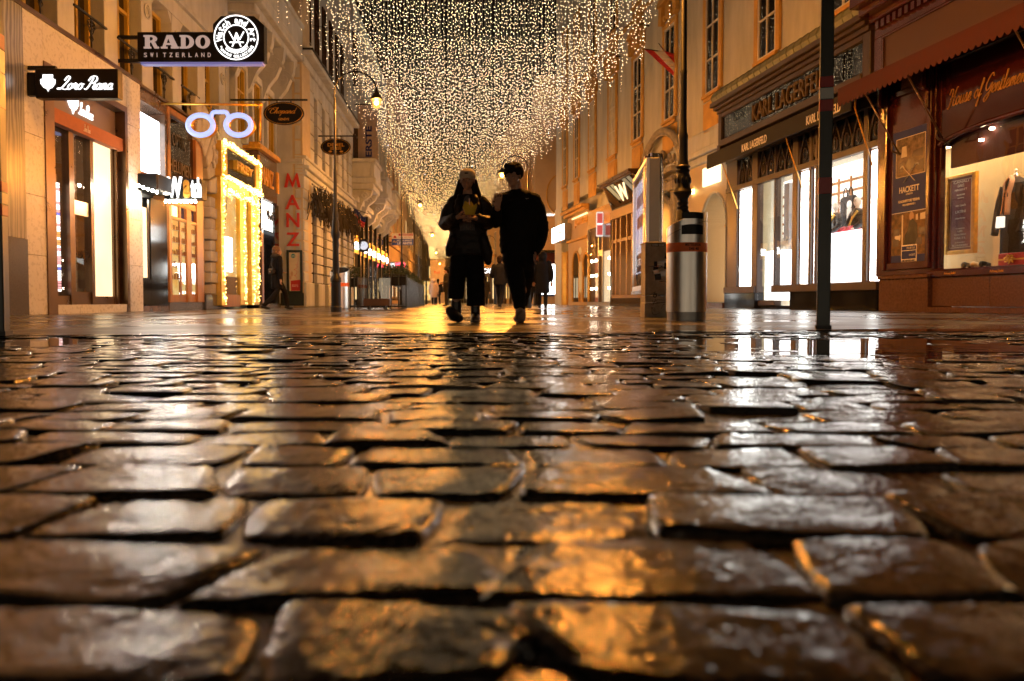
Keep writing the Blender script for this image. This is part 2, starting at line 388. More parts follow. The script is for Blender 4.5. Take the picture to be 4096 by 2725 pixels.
def letters(name, geo, mat, parent, fn):
    """fn maps (u, v, t) in the unit box (reading right, up, towards the reader) to local 3D"""
    v, f, _ = geo
    me = bpy.data.meshes.new(name); me.from_pydata([tuple(fn(*p)) for p in v], [], f); me.materials.append(mat); me.update()
    return link(name, me, parent)
def wall_letters(geo, mat, parent, W, sb, s_left, s_right, z0, z1, o, depth=.02, slope=0.0, name="lettering"):
    return letters(name, geo, mat, parent, lambda u, v, t: ((s_left + (s_right - s_left) * u) - sb, -W.side * (o + depth * t), z0 + (z1 - z0) * v))
def flat_letters(geo, mat, parent, x0, x1, z0, z1, y, depth=.01, name="lettering"):
    return letters(name, geo, mat, parent, lambda u, v, t: (x0 + (x1 - x0) * u, y - depth * t, z0 + (z1 - z0) * v))
# ================================================================ GROUND
def wet_stone(name, col, rough):
    """wet worn granite: dark grain, a glossy film and small tilted facets that glint"""
    m, n, l, p = _new(name)
    ge = n.new("ShaderNodeNewGeometry"); src = ge.outputs["Position"]
    def nz(sc, det, ro=.6):
        t = n.new("ShaderNodeTexNoise"); t.inputs["Scale"].default_value = sc; t.inputs["Detail"].default_value = det; t.inputs["Roughness"].default_value = ro
        l.new(src, t.inputs["Vector"]); return t.outputs[0]
    a, b, c, g = nz(26, 3), nz(90, 3, .55), nz(4.5, 5), nz(260, 2)
    r = n.new("ShaderNodeValToRGB"); r.color_ramp.elements[0].position = .32; r.color_ramp.elements[1].position = .70
    r.color_ramp.elements[0].color = (*[x * .45 for x in col], 1); r.color_ramp.elements[1].color = (*[x * 1.7 for x in col], 1)
    mx = n.new("ShaderNodeMath"); mx.operation = 'ADD'; l.new(g, mx.inputs[0]); l.new(c, mx.inputs[1])
    hf = n.new("ShaderNodeMath"); hf.operation = 'MULTIPLY'; hf.inputs[1].default_value = .5; l.new(mx.outputs[0], hf.inputs[0])
    l.new(hf.outputs[0], r.inputs[0]); l.new(r.outputs[0], p.inputs["Base Color"])
    mr = n.new("ShaderNodeMapRange"); mr.inputs[1].default_value = .38; mr.inputs[2].default_value = .62
    mr.inputs[3].default_value = rough * .3; mr.inputs[4].default_value = rough * .9
    l.new(c, mr.inputs[0]); l.new(mr.outputs[0], p.inputs["Roughness"])
    prev = None
    for src_, st, ds in ((a, .6, .0045), (b, .7, .0021), (g, .4, .0004)):
        k = n.new("ShaderNodeBump"); k.inputs["Strength"].default_value = st; k.inputs["Distance"].default_value = ds; l.new(src_, k.inputs["Height"])
        if prev: l.new(prev.outputs[0], k.inputs["Normal"])
        prev = k
    l.new(prev.outputs[0], p.inputs["Normal"]); p.inputs["Specular IOR Level"].default_value = .5
    p.inputs["Coat Weight"].default_value = .6; p.inputs["Coat Roughness"].default_value = .03; p.inputs["Coat IOR"].default_value = 1.4; l.new(prev.outputs[0], p.inputs["Coat Normal"])
    return m
COB = [wet_stone("wet grey cobble", (.013, .0118, .0112), .12), wet_stone("wet brown cobble", (.016, .012, .010), .14), wet_stone("wet dark cobble", (.011, .010, .011), .11), wet_stone("wet pale cobble", (.027, .024, .022), .15)]

def paving_mat():
    m, n, l, p = _new("wet street paving")
    tc = n.new("ShaderNodeTexCoord"); src = tc.outputs["Object"]
    br = n.new("ShaderNodeTexBrick"); br.offset = .5; br.inputs["Scale"].default_value = 1
    br.inputs["Brick Width"].default_value = .32; br.inputs["Row Height"].default_value = .16; br.inputs["Mortar Size"].default_value = .006; br.inputs["Mortar Smooth"].default_value = .4
    br.inputs["Color1"].default_value = (.085, .075, .066, 1); br.inputs["Color2"].default_value = (.13, .115, .10, 1); br.inputs["Mortar"].default_value = (.025, .022, .02, 1)
    l.new(src, br.inputs["Vector"])
    t = n.new("ShaderNodeTexNoise"); t.inputs["Scale"].default_value = .55; t.inputs["Detail"].default_value = 6; l.new(src, t.inputs["Vector"])
    mr = n.new("ShaderNodeMapRange"); mr.inputs[1].default_value = .36; mr.inputs[2].default_value = .60; mr.inputs[3].default_value = .10; mr.inputs[4].default_value = .38
    l.new(t.outputs[0], mr.inputs[0]); l.new(mr.outputs[0], p.inputs["Roughness"])
    g = n.new("ShaderNodeTexNoise"); g.inputs["Scale"].default_value = 9; g.inputs["Detail"].default_value = 5; l.new(src, g.inputs["Vector"])
    hs = n.new("ShaderNodeMixRGB"); hs.blend_type = 'MULTIPLY'; hs.inputs[0].default_value = .7; l.new(br.outputs[0], hs.inputs[1]); l.new(g.outputs[0], hs.inputs[2]); l.new(hs.outputs[0], p.inputs["Base Color"])
    k1 = n.new("ShaderNodeBump"); k1.inputs["Strength"].default_value = .5; k1.inputs["Distance"].default_value = .014; k1.invert = True; l.new(br.outputs["Fac"], k1.inputs["Height"])
    k2 = n.new("ShaderNodeBump"); k2.inputs["Strength"].default_value = .35; k2.inputs["Distance"].default_value = .006; l.new(g.outputs[0], k2.inputs["Height"])
    l.new(k1.outputs[0], k2.inputs["Normal"]); l.new(k2.outputs[0], p.inputs["Normal"])
    return m
def edge_y(x): return 5.52 + .095 * x
g = MB(); g.quad((-70, -40, -.09), (70, -40, -.09), (70, 230, -.09), (-70, 230, -.09))
tag(g.build("ground", pm("dark bedding", (.02, .017, .014), .8)), kind="structure")
pv = MB()
xs = [-45, -20, -8, -5, 5, 9, 20, 45]
for a, b in zip(xs, xs[1:]): pv.quad((a, edge_y(max(-6, min(6, a))) + .07, 0), (b, edge_y(max(-6, min(6, b))) + .07, 0), (b, 190, 0), (a, 190, 0))
tag(pv.build("street_paving", paving_mat()), kind="structure")
# flush border stones between the cobbles and the paving
bp = MB(); bp.quad((-5.6, edge_y(-5.6) - .06, -.05), (5.6, edge_y(5.6) - .06, -.05), (5.6, edge_y(5.6) + .069, -.05), (-5.6, edge_y(-5.6) + .069, -.05))
border = tag(bp.build("border_strip", COB[2]), kind="structure")
x = -5.5
while x < 5.5:
    w = random.uniform(.7, 1.1); h = random.uniform(-.003, .004)
    c = MB(); y0, y1 = edge_y(x), edge_y(x + w)
    c.prism([(x+.005, y0-.052), (x+w-.005, y1-.052), (x+w-.005, y1+.064), (x+.005, y0+.064)], lambda p: (p[0], p[1], h), lambda p: (p[0], p[1], -.06))
    c.build("border_stone", COB[0], border, bevel=.006); x += w

for w_, off in ((L, 2.6), (RW, 4.4)):      # flush stone bands that line the carriageway
    m = MB(); a, b = w_.P(8, off), w_.P(140, off); k0, k1 = w_.P(8, off + .22), w_.P(140, off + .22)
    m.prism([(a.x, a.y), (b.x, b.y), (k1.x, k1.y), (k0.x, k0.y)] if w_.side < 0 else [(a.x, a.y), (k0.x, k0.y), (k1.x, k1.y), (b.x, b.y)], lambda p: (p[0], p[1], .004), lambda p: (p[0], p[1], -.03))
    tag(m.build("gutter_strip", COB[3]), kind="structure")
def dip(x, y):
    d = .019 * math.exp(-((x - 1.75) / 1.15) ** 2 - ((y - 4.15) / 1.0) ** 2) + .016 * math.exp(-((x + 2.7) / .8) ** 2 - ((y - 4.5) / .55) ** 2)
    d += .005 * math.exp(-((x - .55) / .2) ** 2 - ((y - 1.35) / .15) ** 2)
    return d + .006 * mnoise.noise(Vector((x * .9, y * .9, 3.1)))
def spread(t): return math.copysign(abs(t) ** .62, t)
def cobble(mb, x0, x1, y0, y1, nx, ny):
    """one rounded stone as its own shell: domed top grid with a skirt"""
    cx, cy_ = (x0 + x1) / 2, (y0 + y1) / 2; hx, hy = (x1 - x0) / 2, (y1 - y0) / 2
    hz = max(-.008, min(.006, random.gauss(0, .0026))) - dip(cx, cy_); tx, ty = random.gauss(0, .006), random.gauss(0, .009)
    jit = [random.uniform(-.030, .030) for _ in range(8)]; seed = Vector((cx * 3, cy_ * 3, random.uniform(0, 9)))
    pw = random.uniform(6, 12); dome = random.uniform(0, .0016)
    idx = []
    for j in range(ny + 1):
        row = []
        for i in range(nx + 1):
            u, v = spread(2 * i / nx - 1), spread(2 * j / ny - 1)
            # push the outer ring in for rounded corners
            r = 1 - .07 * (u * v) ** 2
            px = cx + u * r * hx + jit[0 if u < 0 else 1] * v * .5 + jit[2] * u * v * .6; py = cy_ + v * r * hy + jit[3 if v < 0 else 4] * u * .4
            e = abs(u) ** (2 * pw) + abs(v) ** (2 * pw); e2 = u * u * .6 + v * v
            z = hz + tx * u * hx * 3 + ty * v * hy * 3 - dome * e2 - .0034 * min(1.5, e) + .0020 * mnoise.noise(seed + Vector((u * 1.6, v * 1.3, 0))) + .0014 * mnoise.noise(seed * 2 + Vector((u * 5, v * 4, 0))) + (.0011 * mnoise.noise(seed * 3 + Vector((u * 13, v * 9, 0))) if nx > 15 else 0)
            row.append(mb.pt((px, py, z)))
        idx.append(row)
    for j in range(ny):
        for i in range(nx): mb.face((idx[j][i], idx[j][i+1], idx[j+1][i+1], idx[j+1][i]))
    ring = idx[0][:] + [r[-1] for r in idx[1:]] + idx[-1][-2::-1] + [r[0] for r in idx[-2:0:-1]]
    low = [mb.pt((mb.v[k][0], mb.v[k][1], -.05)) for k in ring]
    for k in range(len(ring)): q = (k + 1) % len(ring); mb.face((ring[q], ring[k], low[k], low[q]))
bs = MB(); NX, NY = 150, 90; bi = []
for j in range(NY + 1):
    row = []
    for i in range(NX + 1):
        x = -5.6 + 11.2 * i / NX; ym = edge_y(x) - .06; y = -1.2 + (ym + 1.2) * j / NY
        row.append(bs.pt((x, y, -.0082 - dip(x, y) + .004 * mnoise.noise(Vector((x * 6, y * 6, 1))))))
    bi.append(row)
for j in range(NY):
    for i in range(NX): bs.face((bi[j][i], bi[j][i+1], bi[j+1][i+1], bi[j+1][i]))
cob_root = tag(bs.build("cobbled_pavement", wet_stone("wet joint grit", (.028, .023, .018), .30), smooth=True), kind="structure")
stones = []; y = -.9
while y < 6.1:
    dpt = random.uniform(.125, .165) if y > .2 else .15
    x = -5.4 + random.uniform(-.15, 0); sk = random.uniform(-.012, .012)
    while x < 5.4:
        w = random.uniform(.15, .29)
        yc = y + dpt / 2
        if y + dpt < edge_y(x + w / 2) - .058 or True:
            y1 = min(y + dpt, edge_y(x + w / 2) - .066)
            if y1 - y > .05: stones.append((x + .0025, x + w - .0025, y + .003, y1 - .003))
        x += w
    y += dpt
def vis(s):
    xc, yc = (s[0] + s[1]) / 2, (s[2] + s[3]) / 2
    return yc > .36 and abs(xc) < .68 * yc + .15
near = sorted([s for s in stones if vis(s)], key=lambda s: (s[2] + s[3]) / 2)[:300]
ns = set(near); far_mb = [MB(), MB(), MB()]
for s in near:
    mb = MB(); q = (s[2] + s[3]) / 2
    cobble(mb, *s, *((22, 16) if q < 1.1 else (12, 8)))
    mb.build("cobblestone", random.choice(COB), cob_root, smooth=True)
for s in stones:
    if s in ns: continue
    far = s[2] > 2.2 and vis(s)
    cobble(far_mb[0], *s, 6 if far else 3, 5 if far else 3)
tag(far_mb[0].build("cobblestone_field", COB[0], cob_root, smooth=True), kind="stuff")
def water_mat():
    m, n, l, p = _new("rain water")
    p.inputs["Base Color"].default_value = (.008, .007, .006, 1); p.inputs["Roughness"].default_value = .02; p.inputs["IOR"].default_value = 1.33
    ge = n.new("ShaderNodeNewGeometry"); t = n.new("ShaderNodeTexNoise"); t.inputs["Scale"].default_value = 7; t.inputs["Detail"].default_value = 2
    l.new(ge.outputs["Position"], t.inputs["Vector"]); b = n.new("ShaderNodeBump"); b.inputs["Strength"].default_value = .05; b.inputs["Distance"].default_value = .02
    l.new(t.outputs[0], b.inputs["Height"]); l.new(b.outputs[0], p.inputs["Normal"]); return m
M['water'] = water_mat()
w = MB(); w.quad((-5.5, -1.1, -.0105), (5.5, -1.1, -.0105), (5.5, edge_y(5.5) - .062, -.0105), (-5.5, edge_y(-5.5) - .062, -.0105))
tag(w.build("standing_water", M['water']), kind="structure")
# shallow puddles on the paving
def puddle(c, rx, ry, z=.004):
    mb = MB(); n = 26; ph = random.uniform(0, 6)
    mb.face([mb.pt((c[0] + rx * math.cos(t) * (1 + .22 * math.sin(3*t + ph) + .12 * math.sin(7*t)), c[1] + ry * math.sin(t) * (1 + .2 * math.sin(2*t + ph) + .1 * math.sin(5*t)), z)) for t in [2*math.pi*k/n for k in range(n)]])
    return tag(mb.build("puddle", M['water']), kind="structure")
puddle((1.9, 4.2), 1.75, .80, -.0092); puddle((-2.75, 4.45), .95, .42, -.0092); puddle((.62, 1.36), .28, .18, -.0112); puddle((-.55, 1.9), .3, .14, -.0112); puddle((1.2, 2.4), .5, .22, -.0112)
puddle((.75, 14.2), .45, .9); puddle((1.15, 11.6), .3, .4); puddle((.9, 17.5), .5, .9); puddle((3.4, 5.97), 1.3, .28); puddle((1.5, 5.9), .5, .15)

# ================================================================ LIGHT CURTAINS over the street
def wall_x(w, y): return w.x0 + w.m * y
def light_string(length, r, seed, per=.15, sub=True):
    rnd = random.Random(seed); mb = MB()
    mb.cur = 0
    mb.v += [(-.004, 0, 0), (.004, 0, 0), (.004, 0, -length), (-.004, 0, -length), (0, -.004, 0), (0, .004, 0), (0, .004, -length), (0, -.004, -length)]
    mb.face((0, 1, 2, 3)); mb.face((4, 5, 6, 7))
    z = -rnd.uniform(.05, .2)
    while z > -length:
        c = (rnd.uniform(-.045, .045), rnd.uniform(-.045, .045), z); mb.cur = 1
        octa(mb, c, r * rnd.choice((.6, .8, 1, 1, 1.25))); z -= per * rnd.uniform(.6, 1.4)
    return mb
def octa(mb, c, r):
    i = [mb.pt((c[0]+a, c[1]+b_, c[2]+d)) for a, b_, d in ((r,0,0),(-r,0,0),(0,r,0),(0,-r,0),(0,0,r),(0,0,-r))]
    for q in ((0,2,4),(2,1,4),(1,3,4),(3,0,4),(2,0,5),(1,2,5),(3,1,5),(0,3,5)): mb.face([i[k] for k in q])
def tetra(mb, c, r):
    i = [mb.pt((c[0]+a*r, c[1]+b_*r, c[2]+d*r)) for a, b_, d in ((1,0,-.5),(-.6,.8,-.5),(-.6,-.8,-.5),(0,0,1))]
    for q in ((0,2,1),(0,1,3),(1,2,3),(2,0,3)): mb.face([i[k] for k in q])
NROW = 25; CZ = 11.65
variants = {}
for k in range(NROW):
    d = 25.8 + 4.2 * k
    xl, xr = wall_x(L, d) + .05, wall_x(RW, d) - .05
    cxm = (xl + xr) / 2; half = (xr - xl) / 2
    where = ["first light curtain, nearest over the couple", "second light curtain down the street", "third light curtain down the street", "fourth light curtain down the street"]
    lab = where[k] + " with golden bulb strings on a cable" if k < 4 else "far row of hanging golden light strings merging into the glow down the street"
    root = empty("light_curtain", Vector((cxm, d, CZ)), lab, "light curtain", "curtains of light strings over the street")
    cb = MB(); n = 14
    sag = lambda u: -.22 * (1 - u * u) + .35 * abs(u) ** 3
    cb.tube([(u * half, 0, sag(u) + .02) for u in [2 * i / n - 1 for i in range(n + 1)]], .012 if k < 8 else .02, 5)
    cb.build("cable", M['iron'], root)
    step = .125 if k < 4 else .16
    cnt = int(2 * (half - .9) / step); joined = MB()
    for i in range(cnt + 1):
        xx = -half + .9 + step * i + random.uniform(-.03, .03); u = xx / half
        if k < 4 and abs(u) > .68 and i % 2: continue
        core = max(0., 1 - (abs(u) / .70) ** 5)
        Ln = (1.9 + 3.3 * core) * random.triangular(.62, 1.10, .98) + random.uniform(-.3, .3)
        if abs(u) > .72: Ln = random.uniform(.9, 3.0)
        if k < 4:
            q = max(4, int(Ln / .25)); key = (q, i % 5)
            if key not in variants: variants[key] = light_string(q * .25, .0078, hash(key) % 9999).mesh("light_string", [M['wire'], M['bulb']])
            link("light_string", variants[key], root, (xx, random.uniform(-.02, .02), sag(u)))
        else:
            joined.cur = 0
            b0 = len(joined.v); e = .005
            joined.v += [(xx - e, 0, sag(u)), (xx + e, 0, sag(u)), (xx + e, 0, sag(u) - Ln), (xx - e, 0, sag(u) - Ln)]; joined.face((b0, b0+1, b0+2, b0+3))
            z = sag(u) - random.uniform(.05, .2); joined.cur = 1
            while z > sag(u) - Ln:
                joined.cur = 2 if random.random() < .002 else 1
                tetra(joined, (xx + random.uniform(-.05, .05), random.uniform(-.3, .3), z), (.0082 if k < 7 else .0098) * random.choice((.6, .8, 1, 1, 1.2)))
                z -= .17 * random.uniform(.6, 1.4)
    if joined.v: tag(joined.build("light_strings", [M['wire'], M['bulb' if k < 6 else 'bulb_gold' if k < 12 else 'bulb_far'], M['bulb_cool']], root), kind="stuff")

# ================================================================ STREET LAMPS
def mast_lamp(loc, lean, label, arm=.88, ztop=4.9, zl=4.35, mat='lamp', full=True, k=1.0):
    """slim cast iron mast with an arched arm and a hanging bell lamp"""
    t = empty("street_lamp", Vector(loc), label, "street lamp", "hanging lamps on curved masts")
    p = MB(); n = 18 if full else 8
    p.lathe([(.115*k, 0), (.115*k, .1), (.10*k, .12), (.098*k, .62), (.115*k, .64), (.115*k, .70), (.075*k, .76), (.062*k, .85), (.07*k, .9), (.058*k, 1.3), (.068*k, 1.42), (.062*k, 1.5), (.085*k, 1.58), (.095*k, 1.64), (.07*k, 1.72), (.075*k, 1.85), (.052*k, 1.95), (.062*k, 2.0), (.045*k, 2.1), (.034*k, 2.3), (.036*k, 2.9), (.026*k, 3.0), (.022*k, ztop - .45)], n=n)
    smooth_by_angle(p.build("mast", M['iron'], t), 35)
    a = MB(); pts = [(0, 0, ztop - .46)]; r = arm / 2
    for i in range(13):
        th = math.pi * i / 12
        pts.append((lean * (r - r * math.cos(th)), 0, ztop - .3 + .9 * r * math.sin(th)))
    pts.append((lean * arm, 0, zl + .24)); a.tube(pts, .016 * k, 6); a.build("arm", M['iron'], t, smooth=True)
    h = MB(); h.lathe([(.02, .30), (.035, .24), (.06, .20), (.10, .13), (.125, .085), (.125, .07), (.0, .075)], (lean * arm, 0, zl), n=14); h.build("lamp_hood", M['iron'], t, smooth=True)
    g = MB(); g.lathe([(0, -.115), (.05, -.11), (.078, -.09), (.09, .0), (.11, .066)], (lean * arm, 0, zl), n=14); gg = g.build("lamp_glass", M['lamp_shell'], t, smooth=True)
    c = MB(); c.ball((lean * arm, 0, zl), .045, 10, 8); c.build("lamp_core", M[mat], gg, smooth=True)
    return t
q = G(1345, 1248); mast_lamp((q.x, q.y, 0), 1, "tall thin mast with hanging orange lamp, beside the open steel bin", .87)
q = at(2112, 1200, 26.3); mast_lamp((q.x, q.y, 0), -1, "hanging orange lamp glowing beside the young man's face", .86)
q = at(1608, 1200, 34.5); mast_lamp((q.x, q.y, 0), 1, "orange mast lamp in front of the blue and white restaurant sign", .80)
for px, d, ln, lb in ((2140, 41, -1, "mast lamp hidden mostly behind the young man by the yellow facade"), (1676, 50, 1, "mast lamp behind the end of the cafe fence"), (1980, 58, -1, "far mast lamp between the couple"), (1705, 68, 1, "distant mast lamp over the hooded walker in the pale coat"), (1790, 88, -1, "most distant mast lamp low under the light curtains")):
    q = at(px, 1200, d); mast_lamp((q.x, q.y, 0), ln, lb, .85, full=False, mat='lamp')
# ================================================================ LEFT SIDE
def building(name, W, sb, label, cat="building"): return empty(name, W.frame(sb), label, cat)
def part(name, W, sb, mat, root, boxes, bevel=0, kind=None):
    m = WM(W, sb)
    for b in boxes: m.B(*b)
    return tag(m.build(name, mat, root, bevel=bevel), kind=kind)
def window(W, sb, root, s0, s1, z0, z1, o=-.25, frame='white_frame', pane='dark_glass', fw=.06, rows=(.5,), cols=1, sill=None, depth=.07):
    m = WM(W, sb)
    m.B(s0, s0+fw, o, o+depth, z0, z1); m.B(s1-fw, s1, o, o+depth, z0, z1); m.B(s0+fw, s1-fw, o, o+depth, z0, z0+fw); m.B(s0+fw, s1-fw, o, o+depth, z1-fw, z1)
    for k in range(cols):
        c = s0 + (s1 - s0) * (k + 1) / (cols + 1); m.B(c-fw*.45, c+fw*.45, o+.002, o+depth-.004, z0+fw, z1-fw)
    for r in rows:
        z = z0 + (z1 - z0) * r; m.B(s0+fw, s1-fw, o+.004, o+depth-.008, z-fw*.4, z+fw*.4)
    f = m.build("window", M[frame], root)
    p = WM(W, sb); p.B(s0+fw*.5, s1-fw*.5, o+.01, o+.02, z0+fw*.5, z1-fw*.5); p.build("pane", M[pane], f)
    if sill:
        q = WM(W, sb); q.B(s0-.14, s1+.14, o+depth, .16, z0-.12, z0-.02); q.B(s0-.1, s1+.1, o+depth, .09, z0-.24, z0-.12); q.build("sill", M[sill], f)
    return f
def rail_guard(W, sb, root, sa, sc, z0=4.98):
    m = WM(W, sb); c = (sa + sc) / 2; P = lambda s, z, o=.02: (s, o, z)
    m.B(sa - .05, sc + .05, 0, .035, z0 + .66, z0 + .70); m.B(c - .015, c + .015, .005, .03, z0, z0 + .66)
    for sg in (-1, 1):
        pts = [P(c + sg * (.05 + .13 * (t/10) * math.cos(t*.75)), z0 + .52 + .10 * (t/10) * math.sin(t*.75)) for t in range(14)]
        m.tube(pts, .011, 5); m.tube([P(c + sg*.02, z0+.36), P(c + sg*.09, z0+.42), P(c + sg*.07, z0+.48)], .011, 5)
        m.tube([P(c, z0+.2), P(c + sg*.07, z0+.28), P(c + sg*.02, z0+.34)], .011, 5)
    return m.build("iron_railing", M['iron'], root)

# ---- cream corner building with stone clad shop (front left)
SB = 9.0
A = building("corner_building", L, SB, "cream building with ochre framed windows above a limestone clad boutique")
sA1 = L.s(548); zc = 4.93; AEND = 24.35
part("wall", L, SB, M['grey'], A, [(SB, AEND, -7, -.36, 0, 19)])
pc = [14.57 + 1.82 * k for k in range(-3, 6)]
for c in pc:
    part("pilaster", L, SB, M['cream'], A, [(c-.30, c+.30, -.36, 0, 4.9, 7.25), (c-.34, c+.34, -.36, .03, 4.9, 5.05)], .01)
for c in pc:
    part("pilaster", L, SB, M['cream'], A, [(c-.30, c+.30, -.36, 0, 9.6, 12.4)], .01)
part("wall_band", L, SB, M['cream'], A, [(SB, AEND, -.36, .0, 7.25, 9.6), (SB, AEND, 0, .10, 7.62, 7.74), (SB, AEND, 0, .14, 9.40, 9.58), (SB, AEND, -.36, 0, 12.4, 14), (SB, AEND, 0, .3, 13.5, 13.8), (SB, AEND, -.36, -.02, 14, 19), (SB, AEND, 0, .5, 18.4, 19)])
for a, b in zip(pc, pc[1:]):
    window(L, SB, A, a+.36, b-.36, 5.0, 7.1, -.34, 'gold_frame', rows=(.72,), cols=1, fw=.09, depth=.10)
    window(L, SB, A, a+.36, b-.36, 9.7, 12.2, -.34, 'gold_frame', rows=(.7,), cols=1, fw=.09, depth=.10)
    for q, sg in ((a+.30, 1), (b-.30, -1)):      # chamfered head corners
        m = WM(L, SB); m.prism([(q, 7.25), (q + sg*.22, 7.25), (q, 7.0)][::sg], lambda p: (p[0], -.02, p[1]), lambda p: (p[0], -.35, p[1]))
        m.build("head_chamfer", M['cream'], A)
    rail_guard(L, SB, A, a+.30, b-.30)
for c in pc[1:]:
    m = WM(L, SB); m.tube([(c + .16*math.cos(t*math.pi/8), .02, 6.75 + .16*math.sin(t*math.pi/8)) for t in range(16)], .022, 6, closed=True)
    m.tube([(c + .08*math.cos(t*math.pi/5), .02, 6.75 + .08*math.sin(t*math.pi/5)) for t in range(10)], .018, 5, closed=True)
    m.build("medallion", M['cream'], A, smooth=True)
# cladding of the boutique
sv = L.s(108, .13); sl = L.s(190, .13); so0, so1 = L.s(196), L.s(482); ztop = 4.13
part("coping", L, SB, M['bronze'], A, [(SB, sA1, -.1, .17, zc-.02, zc+.05)])
def clad(s0, s1, z0, z1, ns, nz, mat, o1=.13):
    for i in range(ns):
        for j in range(nz):
            a, b = s0 + (s1-s0)*i/ns, s0 + (s1-s0)*(i+1)/ns; c, d = z0 + (z1-z0)*j/nz, z0 + (z1-z0)*(j+1)/nz
            part("stone_panel", L, SB, M[mat], A, [(a+.004, b-.004, -.1, o1 + random.uniform(-.002, .002), c+.004, d-.004)])
zg = L.z(60, 950, .16)
clad(SB, sv, 0, zg, 3, 1, 'granite', .16); clad(SB, sv, zg, zc-.02, 3, 1, 'vein', .15)
clad(sv, sl, 0, zc-.02, 1, 5, 'limestone'); clad(sl, so1+.12, ztop+.12, zc-.02, 2, 1, 'limestone'); clad(so1+.12, sA1, 0, zc-.02, 1, 5, 'limestone')
part("portal_frame", L, SB, M['bronze'], A, [(sl, so0, -.3, .15, 0, ztop+.12), (so1, so1+.12, -.3, .15, 0, ztop+.12), (so0, so1, -.3, .15, ztop, ztop+.12)])
part("fascia", L, SB, M['fascia_plum'], A, [(so0, so1, -.3, -.05, 3.57, ztop)])
part("valance", L, SB, M['valance_rust'], A, [(so0, so1, -.05, .10, 3.32, 3.57)])
part("doorstep", L, SB, M['limestone'], A, [(so0, so1, -.3, .13, 0, .16)])
part("shop_side", L, SB, M['dark_wood'], A, [(so0, so1, -1.9, -1.8, .16, 3.6), (so0, so0+.05, -1.8, -.36, .16, 3.6)])
g_, dr, dw, lw1 = L.s(290, -.06), L.s(366, -.04), L.s(378, -.04), L.s(450, -.06)
part("shop_back", L, SB, M['room_glow'], A, [(so0 + .05, dw, -.34, -.30, .32, 3.4)])
part("door_frame", L, SB, M['bronze'], A, [(g_-.12, g_+.05, -.30, -.02, .16, 3.4), (dr, dw, -.30, -.02, .16, 3.4), (so0, g_-.12, -.3, -.04, .16, .32), (dw, lw1, -.3, -.03, .16, .32), (lw1, so1, -.3, -.02, .16, 3.4), (lw1+.05, lw1+.1, -.02, .03, .16, 3.4), (g_+.05, dr, -.29, -.05, .16, .40)])
for a, b in ((so0, g_-.12), (g_+.05, dr)):
    m = WM(L, SB); m.B(a, b, -.09, -.085, .32, 3.4); m.build("shop_pane", M['glass'], A)
part("lit_window", L, SB, M['win_cream'], A, [(dw, lw1, -.10, -.06, .32, 3.4)])
part("push_plate", L, SB, M['steel'], A, [(g_+.10, dr-.02, -.08, -.05, 1.84, 2.1)])
part("door_grille", L, SB, M['bronze'], A, [(g_+.10, g_+.12, -.16, -.14, .4, 3.3), (g_+.36, g_+.38, -.16, -.14, .4, 3.3)] + [(g_+.08, g_+.40, -.16, -.14, .45 + .115*k, .465 + .115*k) for k in range(25)])
part("lit_strip", L, SB, M['win_cream'], A, [(g_+.08, g_+.34, -.22, -.19, 1.75, 3.3), (g_+.14, g_+.34, -.22, -.19, .4, .95)])
dc = []
mats = [em("sample white", (1, .92, .86), 3.2), em("sample rose", (1, .42, .42), 1.6), em("sample blue", (.15, .22, .9), 1.4), em("sample orange", (1, .42, .12), 1.6)]
m = WM(L, SB); zz = .40; sA, sB_ = L.s(211, -.12), L.s(246, -.12)
for k in range(40):
    m.cur = random.choice((0, 0, 0, 1, 1, 0)) if k not in (8, 28) else 2
    if k in (17, 18, 20, 21): m.cur = 3
    m.B(sA+.02, sB_, -.15, -.12, zz, zz+.038); zz += .049
cs = part("display_cabinet", L, SB, M['dark_wood'], A, [(sA-.05, sA+.01, -.2, -.11, .32, 2.5), (sA, sB_, -.2, -.155, .32, 2.5)])
tag(m.build("sample_strips", mats, cs), kind="stuff")
sf0, sf1 = L.s(330, -.03), L.s(386, -.03)
wall_letters(cursive_geo("Loro Piana", .2), M['white_light'], A, L, SB, sf0, sf1, 3.72, 3.97, -.05, .02)
def crest(mb, c, r, P):
    mb.prism([(c[0]+r*a, c[1]+r*b_) for a, b_ in ((-.7,1.1),(.7,1.1),(.7,.55),(1.05,.4),(1,-.2),(.55,-.75),(.2,-.85),(0,-1.25),(-.2,-.85),(-.55,-.75),(-1,-.2),(-1.05,.4),(-.7,.55))], lambda p: P(p, 1), lambda p: P(p, 0))
m = WM(L, SB); crest(m, (L.s(308, -.03), 3.92), .20, lambda p, t: (p[0], -.05 + .02*t, p[1])); m.build("crest", M['white_light'], A)
wall_letters(cursive_geo("Loro Piana", .2), M['white_letter'], A, L, SB, L.s(345, .1), L.s(372, .1), 3.38, 3.52, .10, .008)

# ---- optician's shop in the same row
B = building("optician_shop", L, sA1, "optician's front with lit screen, black marble and orange wood cabinets")
sb = sA1; sE = L.s(800); S = lambda px, o=.1: L.s(px, o)
s_m = S(678)     # between marble bay and cabinet bay
part("marble_front", L, sb, M['brown_marble'], B, [(sb, s_m, -.3, .10, 4.62, 4.88), (sb, S(556), -.3, .10, 2.75, 4.62), (S(670), s_m, -.3, .10, 2.75, 4.62), (sb, s_m, -.3, .10, 2.72, 3.0)], .01)
part("coping", L, sb, M['bronze'], B, [(sb, sE, -.2, .16, 4.88, 4.94)])
part("screen_recess", L, sb, M['brown_marble'], B, [(S(556), S(670), -.5, -.3, 3.0, 4.62)])
part("display_screen", L, sb, M['screen'], B, [(S(553, -.03), S(646, -.03), -.1, -.03, 3.12, 4.42)])
part("screen_ledge", L, sb, M['valance_rust'], B, [(S(556), S(650), -.2, .0, 3.0, 3.11)])
